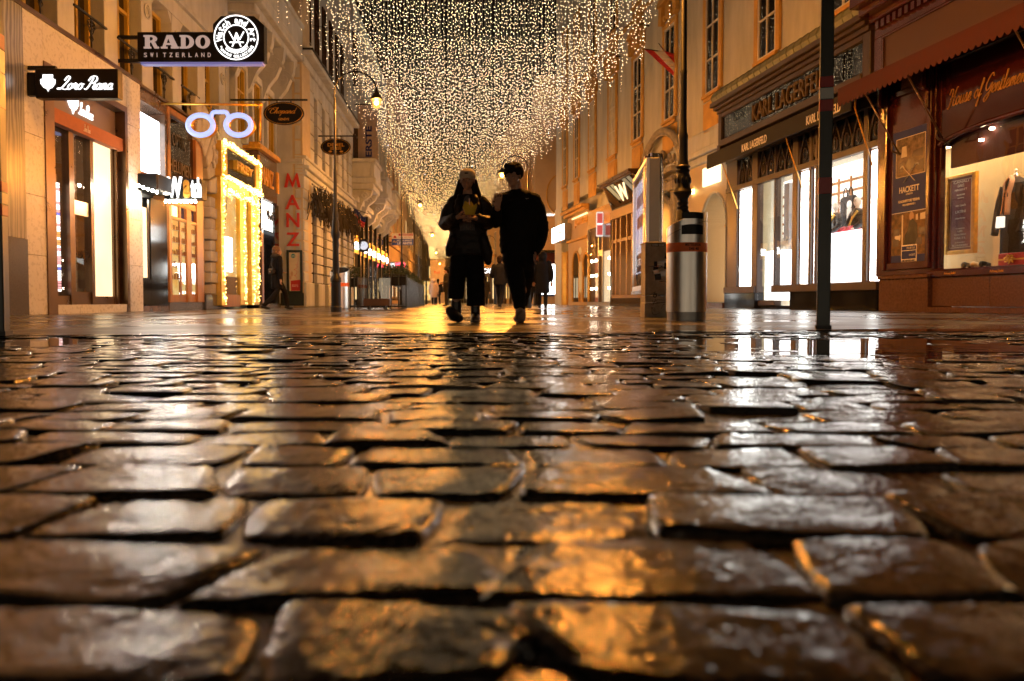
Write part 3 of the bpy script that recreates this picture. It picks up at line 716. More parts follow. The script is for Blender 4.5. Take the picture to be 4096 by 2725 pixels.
part("led_strip", L, sb, M['led_blue'], B, [(S(659, .02), S(662, .02), -.02, .02, 3.1, 4.3), (sb+.03, sb+.06, .10, .12, 3.5, 3.6), (sb+.03, sb+.06, .10, .12, 4.1, 4.2)])
part("marble_front", L, sb, M['black_marble'], B, [(S(606), S(672), -.3, .10, .12, 2.55), (S(556), S(606), -.3, .10, .12, .72), (sb, S(556), -.3, .10, 0, 2.6)], .006)
part("doorstep", L, sb, M['brown_marble'], B, [(S(560), s_m, -.3, .09, 0, .115)])
part("narrow_display", L, sb, M['win_cream'], B, [(S(577), S(598), -.05, .06, .75, 2.3)])
part("display_frame", L, sb, M['black_paint'], B, [(S(560), S(577), -.2, .08, .73, 2.5), (S(598), S(606), -.2, .08, .73, 2.5)])
m = WM(L, sb); cx_ = S(586); m.tube([(cx_ + .20*math.cos(math.pi*t/12), .0, 1.02 + .42*math.sin(math.pi*t/12)) for t in range(13)], .018, 6); hb = m.build("bag_handle", M['wood_orange'], B)
# canopy
part("canopy", L, sb, M['black_paint'], B, [(S(552), S(650, .3), .10, .55, 2.62, 2.98)], .03)
CN = empty("canopy_sign", L.frame(S(652, .3)), "lit letters over marquee bulbs projecting from the optician's canopy", "sign")
bx = WM(L, S(652, .3)); s0 = S(652, .3)
# projecting sign wing that faces down the street towards the viewer
yy = lambda px: at(px, 760, L.P(s0, .6).y)
P0 = at(655, 755, L.P(s0, .1).y + .2); wing = MB()
def in_frame(e):
    Mi = e.matrix_basis.inverted(); return lambda p: Mi @ Vector(p)
T = in_frame(CN)
yA = L.P(s0).y + .15
xa, xb = at(655, 755, yA).x, at(805, 755, yA).x; za, zb = at(0, 792, yA).z, at(0, 712, yA).z
wing = MB(T); wing.box(xa, xb, yA, yA + .35, za - .03, zb - .02); wing.build("sign_body", M['black_paint'], CN, bevel=.02)
def face_text(geo, mat, root, x0, x1, z0, z1, y, depth=.02, name="lettering"):
    T = in_frame(root)
    return letters(name, geo, mat, root, lambda u, v, t: T((x0 + (x1-x0)*u, y - depth*t, z0 + (z1-z0)*v)))
X = lambda px: at(px, 755, yA).x
face_text(text_geo("W", .03), M['white_light'], CN, X(672), X(730), za, zb + .02, yA, .06, "letter")
face_text(text_geo("a", .04), M['gold_paint'], CN, X(736), X(764), za, zb - .05, yA, .06, "letter")
face_text(text_geo("tch", .03), M['white_light'], CN, X(766), X(806), za, zb, yA, .06, "letter")
for k in range(5):
    q = L.P(S(560, .5) + (S(650, .5) - S(560, .5)) * k / 5, .5, 2.58); mb = MB(T); mb.ball(q, .032, 8, 5); mb.build("marquee_bulb", M['marquee'], CN, smooth=True)
for k in range(9):
    q = Vector((xa + (xb - .1 - xa) * k / 9, yA + .10, za - .07)); mb = MB(T); mb.ball(q, .032, 8, 5); mb.build("marquee_bulb", M['marquee'], CN, smooth=True)
# cabinet bay: orange wood with three lit cases and a mirror glass panel above
part("wood_frame", L, sb, M['wood_orange'], B, [(s_m, S(688), -.25, .12, .2, 4.86), (S(788), sE, -.25, .12, .2, 4.86), (S(688), S(788), -.25, .12, 4.70, 4.86), (S(688), S(788), -.25, .10, 2.55, 2.72), (S(722), S(729), -.25, .10, .35, 2.55), (S(748), S(766), -.25, .12, .2, 2.55), (S(688), S(788), -.25, .11, 2.2, 2.28), (S(688), S(748), -.25, .08, .2, .38), (S(766), S(788), -.25, .08, .2, .42)], .01)
part("plinth", L, sb, M['granite'], B, [(s_m, sE, -.25, .10, 0, .2)])
m = WM(L, sb); m.B(S(688), S(788), -.05, .04, 2.72, 4.70); m.build("mirror_panel", M['dark_glass'], B)
part("transom_light", L, sb, M['win_warm'], B, [(S(690), S(722), .0, .05, 2.28, 2.55)])
part("transom_light", L, sb, M['navy'], B, [(S(732), S(786), .0, .05, 2.28, 2.55)])
for a, b in ((688, 722), (729, 748), (766, 788)):
    m = WM(L, sb); m.B(S(a), S(b), .055, .06, .38, 2.2); cse = m.build("lit_case", M['win_yellow'], B)
    sh = WM(L, sb)
    for z in (.75, 1.05, 1.35, 1.65, 1.95): sh.B(S(a), S(b), .06, .085, z, z + .015)
    sh.build("shelf", M['white'], cse)
    for z in (.75, 1.05, 1.35, 1.65, 1.95):
        wv = WM(L, sb)
        for j in range(3):
            c = S(a) + (S(b) - S(a)) * (j + .5) / 3; wv.B(c - .05, c + .05, .062, .082, z + .015, z + random.uniform(.08, .16))
        tag(wv.build("wares", M['wood_orange'], cse), kind="stuff")
    m = WM(L, sb); m.B(S(a), S(b), .088, .092, .38, 2.2); m.build("case_pane", M['glass'], cse)
wall_letters(text_geo("OPTIK"), M['old_gold'], B, L, sb, S(706), S(757), 4.02, 4.34, .04, .02)
wall_letters(text_geo("HELUMEN"), M['old_gold'], B, L, sb, S(694), S(777), 3.38, 3.68, .04, .02)

# ---- carved stone portal
P_ = building("stone_portal", L, sE, "rounded grey stone portal with rough quoin blocks beside the golden shop", "portal")
sP = L.s(886, .1); Sx = lambda px: L.s(px, .1)
part("jamb_wall", L, sE, M['stone_arch'], P_, [(sE, sP, -.4, -.1, 0, 5.2)])
part("base_block", L, sE, M['granite'], P_, [(sE, sP + .1, -.1, .16, 0, .42)], .02)
z = .42; k = 0; sq = Sx(836)
while z < 3.1:
    h = .30
    part("quoin", L, sE, M['stone_arch'], P_, [(sq + (.0 if k % 2 else .12), sP - .02, -.1, .14 + (.05 if k % 2 else 0), z + .006, z + h - .006)], .025)
    z += h; k += 1
cs_, cz_ = Sx(800) - .2, 2.9     # voussoirs turning over the jamb
for k in range(6):
    a0, a1 = R(4 + 15 * k), R(18 + 15 * k); r0, r1 = sq - cs_ - .05, sP - cs_ - .05
    m = WM(L, sE); m.prism([(cs_ + r0*math.cos(a0), cz_ + .2 + 1.5*r0*math.sin(a0)), (cs_ + r1*math.cos(a0), cz_ + .2 + 1.25*r1*math.sin(a0)), (cs_ + r1*math.cos(a1), cz_ + .2 + 1.25*r1*math.sin(a1)), (cs_ + r0*math.cos(a1), cz_ + .2 + 1.5*r0*math.sin(a1))], lambda p: (p[0], .2 - .02*(k % 2), p[1]), lambda p: (p[0], -.1, p[1]))
    m.build("voussoir", M['stone_arch'], P_, bevel=.03)
m = WM(L, sE); c = Sx(858)      # carved console with a mask and scrolls above
for i in range(9): m.ball((c + .22*math.cos(i*.9)*(i/9), .18, 4.3 + .35*math.sin(i*.9)*(i/9)), (.10, .10, .11), 8, 5)
m.tube([(c - .3 + .06*math.cos(t), .2, 3.9 + .35*t/6 + .06*math.sin(t)) for t in range(12)], .06, 6); m.tube([(c + .25*math.cos(t*.6)*(1 - t/14), .2, 4.75 + .25*math.sin(t*.6)*(1 - t/14)) for t in range(12)], .045, 6)
tag(m.build("carving", M['stone_arch'], P_, smooth=True), kind="stuff")

# ---- golden jewellery shop framed with fairy lights
sG0, sG1 = L.s(880, .3), L.s(1040, .3)
D = building("golden_shop", L, sG0, "gold clad jewellery shop outlined with bright yellow fairy lights", "shop")
SG = lambda px, o=.3: L.s(px, o)
zf1, zf0 = L.z(1030, 655, .35), L.z(1030, 775, .35); zw1, zw0 = zf0 - .32, .42
part("fascia", L, sG0, M['black_marble'], D, [(SG(908), SG(1022), -.2, .32, zf0 + .12, zf1 - .12)])
part("gold_frame", L, sG0, M['gold'], D, [(SG(884), SG(908), -.2, .36, zf0, zf1), (SG(1022), sG1, -.2, .36, zf0, zf1), (SG(908), SG(1022), -.2, .36, zf1 - .12, zf1), (SG(908), SG(1022), -.2, .36, zf0, zf0 + .12),
    (SG(888), SG(900), -.2, .30, .1, zf0), (SG(966), SG(985), -.2, .28, .1, zf0), (SG(1008), sG1, -.2, .30, .1, zf0), (SG(900), SG(966), -.2, .28, zw1, zf0), (SG(985), SG(1008), -.2, .26, zw1, zf0)], .015)
part("stall_riser", L, sG0, M['wood_orange'], D, [(SG(900), SG(966), -.2, .26, .06, .42)], .01)
part("lit_back", L, sG0, M['win_yellow'], D, [(SG(900), SG(966), .1, .16, .42, zw1), (SG(985), SG(1008), .1, .16, .1, zw1)])
part("show_card", L, sG0, M['win_white'], D, [(SG(904, .18), SG(930, .18), .16, .19, 1.1, 2.1)])
part("show_plinth", L, sG0, M['dark_wood'], D, [(SG(905, .18), SG(962, .18), .16, .195, .42, .95)])
for a, b in ((900, 966), (985, 1008)):
    m = WM(L, sG0); m.B(SG(a), SG(b), .21, .215, .42 if a < 950 else .1, zw1); m.build("shop_pane", M['glass'], D)
wall_letters(text_geo("FREY", .03), M['gold'], D, L, sG0, SG(936), SG(1002), zf0 + .38, zf1 - .34, .32, .12)
fl = empty("fairy_lights", L.frame(sG0), "dense golden fairy lights wound round the jewellery shop's frame", "fairy lights")
m = WM(L, sG0); m.cur = 0
def fairy(s0, z0, s1, z1, o, dens, wob=.05):
    n = int(math.hypot(s1 - s0, z1 - z0) * dens)
    for i in range(n):
        t = random.random(); octa(m, (s0 + (s1 - s0)*t + random.gauss(0, wob), o + random.uniform(0, .05), z0 + (z1 - z0)*t + random.gauss(0, wob)), random.choice((.010, .013, .016)))
for a in ((SG(886), zf1, sG1, zf1), (SG(886), zf0, sG1, zf0)): fairy(*a, .38, 70, .045)
for px in (890, 1034): fairy(SG(px), zf0, SG(px), zf1, .38, 45, .05)
for px in (896, 978, 1014, 1032): fairy(SG(px), .15, SG(px), zf0, .31, 34, .06)
fairy(SG(900), zw1, SG(966), zw1, .31, 50, .05); fairy(SG(985), zw1, sG1, zw1, .31, 40, .05)
for k in range(8): fairy(SG(948 + 2*k), .5, SG(948 + 2*k), 2.4, .1, 6, .03)
tag(m.build("light_bulbs", M['fairy'], fl), kind="stuff")
m = WM(L, sG0)
for pts in ([(SG(905), .40, zf0 + .1), (SG(899), .40, zf0 - .5), (SG(893), .36, zf0 - 1.5)], [(SG(990), .34, zw1), (SG(986), .34, zw1 - .5), (SG(978), .33, zw1 - 1.1)]): m.tube(crom(pts, 4), .008, 4)
m.build("cord", M['iron'], fl)

# ---- building D above: consoles, then the bookshop front
DB = building("baroque_building", L, 24.36, "grey baroque house with scroll consoles above the gold shop and the bookshop")
DE = LE.P(LE.s(1215)).y * L.k
part("wall", L, 24.36, M['cream'], DB, [(24.36, DE, -7, -.1, 0, 18)])
for i in range(3):
    s0 = 24.9 + 1.9 * i
    window(L, 24.36, DB, s0, s0 + 1.0, 5.5, 7.6, -.09, 'gold_frame', rows=(.65,), depth=.12)
    part("window_surround", L, 24.36, M['cream'], DB, [(s0-.2, s0, -.1, .1, 5.3, 7.8), (s0+1, s0+1.2, -.1, .1, 5.3, 7.8), (s0, s0+1, -.1, .12, 7.6, 7.85)], .02)
    window(L, 24.36, DB, s0, s0 + 1.0, 11.4, 14.2, -.09, 'gold_frame', rows=(.65,), depth=.12)
part("balcony", L, 24.36, M['cream'], DB, [(24.4, DE - .1, -.1, 1.0, 9.25, 9.55), (24.4, DE - .1, -.1, .8, 9.0, 9.25), (24.4, DE-.1, .85, 1.0, 9.55, 10.4), (24.4, DE-.1, .8, 1.08, 10.4, 10.55)], .03)
for i in range(4):
    s0 = 24.6 + 1.6 * i; m = WM(L, 24.36)
    sp = [(.12 + .34*(1 - t/30)*math.cos(t*.42) + .30, 8.35 + .36*(1 - t/30)*math.sin(t*.42)) for t in range(30)]
    for e in (-.11, .11): m.tube([(s0 + .25 + e, o, z) for o, z in sp], .05, 6)
    m.prism([(-.1, 9.0), (.85, 9.0), (.8, 8.6), (.55, 8.0), (.3, 7.7), (.1, 7.2), (-.1, 7.0)], lambda p: (s0 + .40, p[0], p[1]), lambda p: (s0 + .10, p[0], p[1]))
    m.tube([(s0 + .25, .08 + .12*math.cos(t*.5)*(1-t/20), 7.4 + .2*math.sin(t*.5)*(1-t/20)) for t in range(18)], .05, 6)
    m.build("scroll_console", M['cream'], DB, smooth=False)
for i in range(3):
    m = WM(L, 24.36); m.lathe([(.30, 10.6), (.34, 10.7), (.27, 10.8), (.26, 14)], (24.9 + 2.2*i, .25, 0), n=14); m.build("column", M['cream'], DB, smooth=True)
sM0 = L.s(1042, .35); sM1 = L.s(1119, .40); SM = lambda px, o=.3: L.s(px, o)
MZ = building("bookshop_front", L, sM0, "dark bookshop front with gold capitals and a lit grid of panes over the red door", "shop front")
zm1 = L.z(1110, 650, .4)
part("fascia", L, sM0, M['brown_marble'], MZ, [(sM0, sM1, -.3, .34, 3.7, zm1)], .01)
part("gold_cornice", L, sM0, M['gold_paint'], MZ, [(sM0 - .3, sM1, -.3, .48, zm1, zm1 + .16), (sM0 - .3, sM1, -.3, .42, zm1 + .16, zm1 + .22)], .01)
wall_letters(text_geo("MANZ", .01), M['gold_paint'], MZ, L, sM0, SM(1050, .36), SM(1098, .36), 4.15, 4.75, .34, .04)
part("gold_ornament", L, sM0, M['gold_paint'], MZ, [(SM(1106), SM(1112), .34, .38, 4.1, 4.85), (SM(1030), SM(1036), .34, .38, 4.3, 5.0)])
part("door_surround", L, sM0, M['black_marble'], MZ, [(sM0, SM(1050), -.3, .30, 0, 3.7), (SM(1101), SM(1107), -.3, .3, 0, 3.7), (SM(1118), sM1, -.3, .3, 0, 3.7), (SM(1078), SM(1101), -.3, .05, 0, 2.6), (SM(1107), SM(1118), -.3, .05, 0, 2.6)], .01)
for a, b, n in ((1051, 1101, 6), (1107, 1118, 2)):
    m = WM(L, sM0); m.B(SM(a), SM(b), .18, .23, 2.68, 3.66); gl_ = m.build("lit_transom", M['win_white'], MZ)
    bars = WM(L, sM0)
    for k in range(n + 1):
        c = SM(a) + (SM(b) - SM(a)) * k / n; bars.B(c - .022, c + .022, .23, .26, 2.66, 3.68)
    for k in range(7): bars.B(SM(a), SM(b), .232, .257, 2.66 + .167*k, 2.685 + .167*k)
    bars.build("glazing_bars", M['black_paint'], gl_)
wall_letters(text_geo("MANZ"), M['black_paint'], MZ, L, sM0, SM(1060, .2), SM(1092, .2), 3.05, 3.4, .26, .02)
part("door", L, sM0, M['wood_orange'], MZ, [(SM(1051), SM(1064), -.2, .14, .15, 2.6), (SM(1064)+.02, SM(1078), -.2, .12, .15, 2.6)], .01)
part("doorstep", L, sM0, M['granite'], MZ, [(SM(1050), SM(1118), -.3, .34, 0, .14)])

# ---- rusticated building with the end wall that carries the red letters
e0 = LE.s(1215); LEd = LE.P(e0).y
E = building("rusticated_house", LE, e0, "rusticated sandstone house with tall dark windows and red capitals on its end wall")
eE = LE.s(1412); xin = at(1085, 900, LEd).x; xout = LE.P(e0).x
part("wall", LE, e0, M['cream'], E, [(e0 + .02, eE, -8, -.3, 0, 18)])
TE = in_frame(E)
ew = MB(TE); ew.box(xin - .3, xout, LEd, LEd + 1.2, 0, 18); ew.build("end_wall", pm("yellowish limestone", (.46, .38, .26), .7, var=.12, scale=3, bump=.15), E)
cb = MB(TE); zl = at(1150, 648, LEd).z; cb.box(xin - .3, xout + .02, LEd - .12, LEd - .002, zl, zl + .10); cb.box(xin - .3, xout + .01, LEd - .06, LEd - .002, zl - .08, zl); cb.build("ledge", M['cream'], E)
bb = MB(TE); bb.box(at(1124, 1200, LEd).x, xout + .01, LEd - .05, LEd - .002, .06, at(0, 1172, LEd).z); bb.build("end_plinth", M['post_green'], E)
for ch, (x0, x1, y0, y1) in zip("MANZ", ((1138, 1204, 751, 694), (1142, 1201, 838, 781), (1147, 1199, 910, 853), (1147, 1199, 985, 931))):
    face_text(M_geo if ch == 'M' else text_geo(ch, .015), M['red_letter'], E, at(x0, y0, LEd).x, at(x1, y0, LEd).x, at(0, y0, LEd).z, at(0, y1, LEd).z, LEd - .01, .05, "letter")
pc_ = empty("poster_case", Vector((at(1169, 1090, LEd).x, LEd, 1.2)), "dark framed case with a cream poster below the red capitals", "poster case")
TP = in_frame(pc_)
x0, x1, z0, z1 = at(1138, 0, LEd).x, at(1202, 0, LEd).x, at(0, 1172, LEd).z, at(0, 1001, LEd).z
m = MB(TP)
for b in ((x0, x0+.09, z0, z1), (x1-.09, x1, z0, z1), (x0+.09, x1-.09, z0, z0+.07), (x0+.09, x1-.09, z1-.09, z1)): m.box(b[0], b[1], LEd-.09, LEd-.004, b[2], b[3])
m.build("frame", M['post_green'], pc_, bevel=.008)
m = MB(TP); m.box(x0+.09, x1-.09, LEd-.03, LEd-.006, z0+.07, z1-.09); m.build("poster", M['poster'], pc_)
m = MB(TP); m.prism([(x0+.15, z0+.08), (x1-.1, z0+.08), (x1-.1, z0+.50), (x0+.14, z0+.46)][::-1], lambda p: (p[0], LEd-.034, p[1]), lambda p: (p[0], LEd-.031, p[1])); m.build("red_block", M['red'], pc_)
m = MB(TP); cx_, cz_ = x0+.24, z1-.22; m.prism([(cx_+.085*math.cos(t*math.pi/8), cz_+.085*math.sin(t*math.pi/8)) for t in range(16)], lambda p: (p[0], LEd-.034, p[1]), lambda p: (p[0], LEd-.031, p[1])); m.build("teal_disc", M['teal'], pc_)
face_text(text_geo("Recht"), M['white'], pc_, cx_-.06, cx_+.06, cz_+.0, cz_+.04, LEd-.036, .003)
face_text(text_geo("durch"), M['white'], pc_, cx_-.06, cx_+.06, cz_-.045, cz_-.005, LEd-.036, .003)
m = MB(TP); cc = ((x0+x1)/2 + .03, (z0+z1)/2)
m.tube([(cc[0] + .07*math.sin(t*.62)*(1 if t < 13 else .7), LEd-.036, cc[1] + .24 - .022*t + .03*math.cos(t*.62)) for t in range(24)] , .006, 5); m.tube([(cc[0]+.06, LEd-.036, cc[1]+.24), (cc[0]+.1, LEd-.036, cc[1]+.4), (cc[0]+.11, LEd-.036, z1-.1)], .005, 4); m.build("cable_drawing", M['red_letter'], pc_)
m = MB(TP); m.ball((x0+.19, LEd-.038, z0+.72), (.05, .006, .10), 10, 6); m.ball((x0+.13, LEd-.038, z0+.58), (.05, .006, .08), 10, 6); m.build("hand_drawing", pm("printed skin", (.5, .33, .24), .6), pc_)
for k in range(3): face_text(text_geo("Rechtswissen durch"), M['white'], pc_, x0+.19, x1-.18, z0+.30-.035*k, z0+.325-.035*k, LEd-.036, .002)
# long side of the rusticated house
wins = [31.3, 33.05, 34.8, 36.55, 38.3, 40.05, 41.6]
zb0, zb1, zb2 = 5.0, 5.75, 9.7
part("string_course", LE, e0, M['cream'], E, [(e0, eE, -.3, .16, zb0, zb0+.14), (e0, eE, -.3, .10, zb0+.14, zb0+.24), (e0, eE, -.3, .24, zb0+.24, zb0+.38), (e0, eE, -.3, .06, zb0+.38, zb1-.1), (e0, eE, -.3, .14, zb1-.1, zb1), (e0, eE, -.3, .05, zb0-.5, zb0)], .02)
part("main_cornice", LE, e0, M['cream'], E, [(e0, eE, -.3, .10, zb2-.5, zb2-.2), (e0, eE, -.3, .40, zb2-.2, zb2)], .03)
part("cornice_flashing", LE, e0, M['iron'], E, [(e0 - .02, eE, -.3, .43, zb2, zb2+.06)])
edges = [e0] + [x for w_ in wins for x in (w_ - .38, w_ + .38)] + [eE]
for i in range(0, len(edges), 2):
    a, b = edges[i], edges[i+1]
    for k in range(6):
        z = zb1 + .575 * k; part("stone_block", LE, e0, M['cream'], E, [(a+.004, b-.004, -.3, 0, z+.02, z+.555)], .025)
for w_ in wins:
    window(LE, e0, E, w_-.38, w_+.38, zb1 + .02, 8.5, -.28, 'dark_wood', rows=(.38, .7), cols=1)
    part("lintel", LE, e0, M['cream'], E, [(w_-.376, w_+.376, -.3, .02, 8.5, zb2-.5)], .02)
    window(LE, e0, E, w_-.38, w_+.38, 10.8, 13.4, -.29, 'dark_wood', rows=(.38, .7), cols=1)
doors = [(32.0, 32.9), (34.3, 35.2), (36.6, 37.5), (38.9, 39.8), (41.0, 41.7)]
ed = [e0] + [x for d_ in doors for x in d_] + [eE]
for i in range(0, len(ed), 2):
    a, b = ed[i], ed[i+1]
    part("pier_base", LE, e0, M['cream'], E, [(a+.02, b-.02, -.3, .10, 0, .95)], .03)
    for k in range(9):
        z = .95 + .395 * k; part("stone_block", LE, e0, M['cream'], E, [(a+.004, b-.004, -.3, .04, z+.02, z+.375)], .025)
for a, b in doors:
    part("shop_opening", LE, e0, M['dark_glass'], E, [(a, b, -.29, -.25, .1, 4.5)]); part("opening_frame", LE, e0, M['dark_wood'], E, [(a, a+.07, -.25, -.1, 0, 4.5), (b-.07, b, -.25, -.1, 0, 4.5), (a+.07, b-.07, -.25, -.12, 2.9, 3.0)])
# garland of dry branches over the shop doors
gr = empty("branch_garland", LE.frame(e0), "shaggy garland of dark dry branches hanging under the ledge of the rusticated house", "garland")
m = WM(LE, e0); s = e0 + .35
for _ in range(900):
    t = random.random(); s_ = e0 + .3 + (eE - e0 - 1.2) * t; o = random.uniform(.15, .6); z = random.uniform(3.9, 4.75) + .12 * math.sin(s_ * 3)
    ln = random.uniform(.3, .95); dx, do = random.gauss(0, .25), random.gauss(.05, .12)
    m.bar((s_, o, z), (s_ + dx * ln, o + do * ln, z - ln * random.uniform(.4, 1)), random.uniform(.015, .045), .012)
tag(m.build("branches", M['twig'], gr), kind="stuff")
m = WM(LE, e0); m.tube([(e0 + .25, .3, 4.7), (eE - .7, .3, 4.7)], .03, 6); m.build("garland_pole", M['iron'], gr)
m = WM(LE, e0)
for k in range(160):
    s_ = e0 + .3 + (eE - e0 - 1.2) * random.random(); octa(m, (s_, random.uniform(.3, .7), random.uniform(4.0, 4.7)), .006)
tag(m.build("light_bulbs", em("garland glow", (1, .55, .15), 6), gr), kind="stuff")
# ---- balcony house with a modern glass shop
f0 = eE + .02; fE = LE.s(1556)
FB = building("balcony_house", LE, f0, "pale stone house with heavy corbelled balconies above a glass shop")
part("wall", LE, f0, M['cream'], FB, [(f0, fE, -8, -.1, 5.6, 17), (f0, fE, -8, -1.2, 0, 5.6)])
for a, b, zz in ((f0 + .1, f0 + 3.4, 6.6), (f0 + 6.5, f0 + 10, 6.6), (f0 + 12.5, f0 + 16, 6.6)):
    m = WM(LE, f0); m.B(a, b, -.1, 1.25, zz, zz + .3); m.B(a + .1, b - .1, -.1, 1.1, zz - .3, zz); m.B(a + .15, b - .15, .95, 1.15, zz + .3, zz + 1.15); m.B(a+.15, a + .4, -.1, .95, zz + .3, zz + 1.15); m.B(a, b, .9, 1.25, zz + 1.15, zz + 1.35); m.B(a, a + .45, -.1, .9, zz + 1.15, zz + 1.35)
    m.build("balcony", M['cream'], FB, bevel=.03)
    for e in (a + .5, b - .7):
        q = WM(LE, f0); q.prism([(-.1, zz - .3), (1.0, zz - .3), (.9, zz - .6), (.5, zz - .9), (.3, zz - 1.4), (-.1, zz - 1.7)], lambda p: (e + .4, p[0], p[1]), lambda p: (e, p[0], p[1]))
        for t in (0, 1): q.tube([(e + .45*t - .02, .55 + .22*math.cos(j*.5)*(1-j/18), zz - .62 + .22*math.sin(j*.5)*(1-j/18)) for j in range(16)], .05, 6)
        q.build("corbel", M['cream'], FB)
for i in range(5):
    s0 = f0 + 1.0 + 3.7 * i; window(LE, f0, FB, s0, s0 + 1.3, 7.2, 10.4, -.09, 'dark_wood', rows=(.7,), depth=.1, sill='cream'); window(LE, f0, FB, s0, s0 + 1.3, 12, 15, -.09, 'dark_wood', rows=(.7,), depth=.1, sill='cream')
for i in range(4): part("pilaster", LE, f0, M['cream'], FB, [(f0 + 3.0 + 3.7*i, f0 + 3.7 + 3.7*i, -.1, .25, 7, 15)], .02)
part("frieze", LE, f0, M['cream'], FB, [(f0, fE, -.1, .3, 5.6, 5.9), (f0, fE, -.1, .15, 5.4, 5.6)], .02)
SF = lambda px, o=0: LE.s(px, o)
fins = [1413, 1440, 1452, 1470, 1487, 1505, 1523, 1541, 1553]
for px in fins: part("black_mullion", LE, f0, M['black_paint'], FB, [(SF(px) - .14, SF(px) + .14, -.6, .06, 0, 5.4)])
cols_ = ['win_warm', 'win_white', 'win_warm', 'win_white', 'win_white', 'win_warm', 'win_warm', 'win_warm']
for i, (a, b) in enumerate(zip(fins, fins[1:])):
    s0, s1 = SF(a) + .15, SF(b) - .15
    if s1 - s0 < .2: continue
    m = WM(LE, f0); m.B(s0, s1, -.05, -.03, .3, 5.4); pn = m.build("shop_pane", M['dark_glass'] if i in (0, 1) else M['glass'], FB)
    part("lit_sign", LE, f0, M['win_white'], FB, [(s0 + (s1 - s0)*.35, s1 - (s1 - s0)*.2, .0, .04, 3.15, 3.5)])
    part("fascia", LE, f0, M['gold'], FB, [(s0, s1, -.3, -.02, 2.9, 3.9)])
    part("lit_back", LE, f0, M[cols_[i]], FB, [(s0, s1 - (s1 - s0) * (.5 if cols_[i] == 'win_white' else .2), -.3, -.2, .4, 2.6)])
# ---- two tall lamp lit houses further down
for (px0, px1, W_, lab, col, shop, oo) in ((1556, 1628, LE, "pinkish plaster house behind the blue restaurant sign", (.44, .31, .24), 'red', 0), (1629, 1662, LE, "narrow brown house past the pinkish one", (.30, .22, .15), 'win_warm', -.25), (1663, 1690, LE, "dark distant house at the street's left end", (.16, .12, .09), 'win_warm', -.1)):
    g0, gE = LE.s(px0) + .02, LE.s(px1); Gb = building("distant_house", LE, g0, lab, "building")
    pmx = pm("distant plaster", col, .85, var=.12, scale=.8); part("wall", LE, g0, pmx, Gb, [(g0, gE, -9, oo, 0, 17.5)])
    part("cornice", LE, g0, pmx, Gb, [(g0, gE, oo, oo+.5, 17, 17.5)]); part("string_course", LE, g0, pmx, Gb, [(g0, gE, oo, oo+.2, 4.6, 4.9)])
    n = max(2, int((gE - g0) / 3))
    for i in range(n):
        s0 = g0 + (gE - g0) * (i + .5) / n - .6
        for j, z in enumerate((5.8, 9.6, 13.4)): window(LE, g0, Gb, s0, s0 + 1.2, z, z + 2.3, oo + .01, 'white_frame', 'win_warm' if (i * 3 + j) % 5 == 2 else 'dark_glass', rows=(.65,))
        part("shop_window", LE, g0, M['win_warm'] if i % 2 else M['win_cream'], Gb, [(s0 - .3, s0 + 1.5, oo, oo+.03, .6, 2.7)]); part("shop_frame", LE, g0, M['dark_wood'], Gb, [(s0-.4, s0-.3, oo, oo+.1, .3, 3), (s0+1.5, s0+1.6, oo, oo+.1, .3, 3), (s0-.3, s0+1.5, oo, oo+.1, 2.7, 3.0), (s0+.55, s0+.65, oo, oo+.08, .6, 2.7)])
rn = empty("neon_sign", LE.frame(LE.s(1558)), "red neon sign glowing over the cafe hedge on the pinkish house", "sign")
T = in_frame(rn); dn = LE.P(LE.s(1562)).y; xs_ = [at(px, 1060, dn).x for px in (1562, 1622)]; zs_ = [at(0, y, dn).z for y in (1070, 1052)]
m = MB(T); m.box(xs_[0], xs_[1], dn - .05, dn + .02, zs_[0] - .06, zs_[1] + .06); m.build("sign_body", M['black_paint'], rn)
face_text(text_geo("HAN", .02), M['white_light'], rn, xs_[0] + .02, xs_[0] + .35, zs_[0], zs_[1], dn - .06, .02); face_text(text_geo("WEND", .03), M['red_neon'], rn, xs_[0] + .4, xs_[1] - .02, zs_[0] - .02, zs_[1] + .03, dn - .06, .02)

# ---- block closing the street, and the houses past the side street on the right
def facing_block(name, label, x0, x1, y, h, mat, W=None, depth=12):
    e = empty(name, Vector(((x0 + x1) / 2, y, 0)), label, "building"); m = MB(); cx_ = (x0 + x1) / 2
    m.box(x0 - cx_, x1 - cx_, 0, depth, 0, h); m.build("wall", mat, e); return e
far = facing_block("end_building", "pale block closing the far end of the street under the light curtains", -22, 4, 128, 14, pm("end block plaster", (.36, .28, .18), .85))
xm = -9
def fbox(root, name, mat, cx_, cy_, bs):
    m = MB(lambda p: (p[0] - cx_, p[1] - cy_, p[2]))
    for b in bs: m.box(*b)
    return m.build(name, mat, root)
for i in range(9):
    x = -18 + 2.3 * i
    for z in (3.9, 7.2, 10.3):
        f_ = fbox(far, "window", M['white_frame'], xm, 128, [(x, x+.1, 127.9, 127.99, z, z+2), (x+1.1, x+1.2, 127.9, 127.99, z, z+2), (x+.1, x+1.1, 127.9, 127.99, z+1.9, z+2), (x+.1, x+1.1, 127.9, 127.99, z, z+.1)])
        fbox(f_, "pane", M['win_yellow'] if (i + int(z)) % 2 else M['dark_glass'], xm, 128, [(x+.1, x+1.1, 127.95, 127.98, z+.1, z+1.9)])
fbox(far, "lit_arcade", M['win_yellow'], xm, 128, [(-15, -12.6, 127.9, 127.98, .4, 3.4), (-12.2, -10.6, 127.9, 127.98, .4, 3.4), (-10, -8.4, 127.9, 127.98, .4, 3.0), (-7.6, -5, 127.9, 127.98, .4, 3.2)])
hb = empty("hoarding", at(1750, 1200, 92), "pale building site hoarding with dark red lettering beyond the hooded walker", "hoarding")
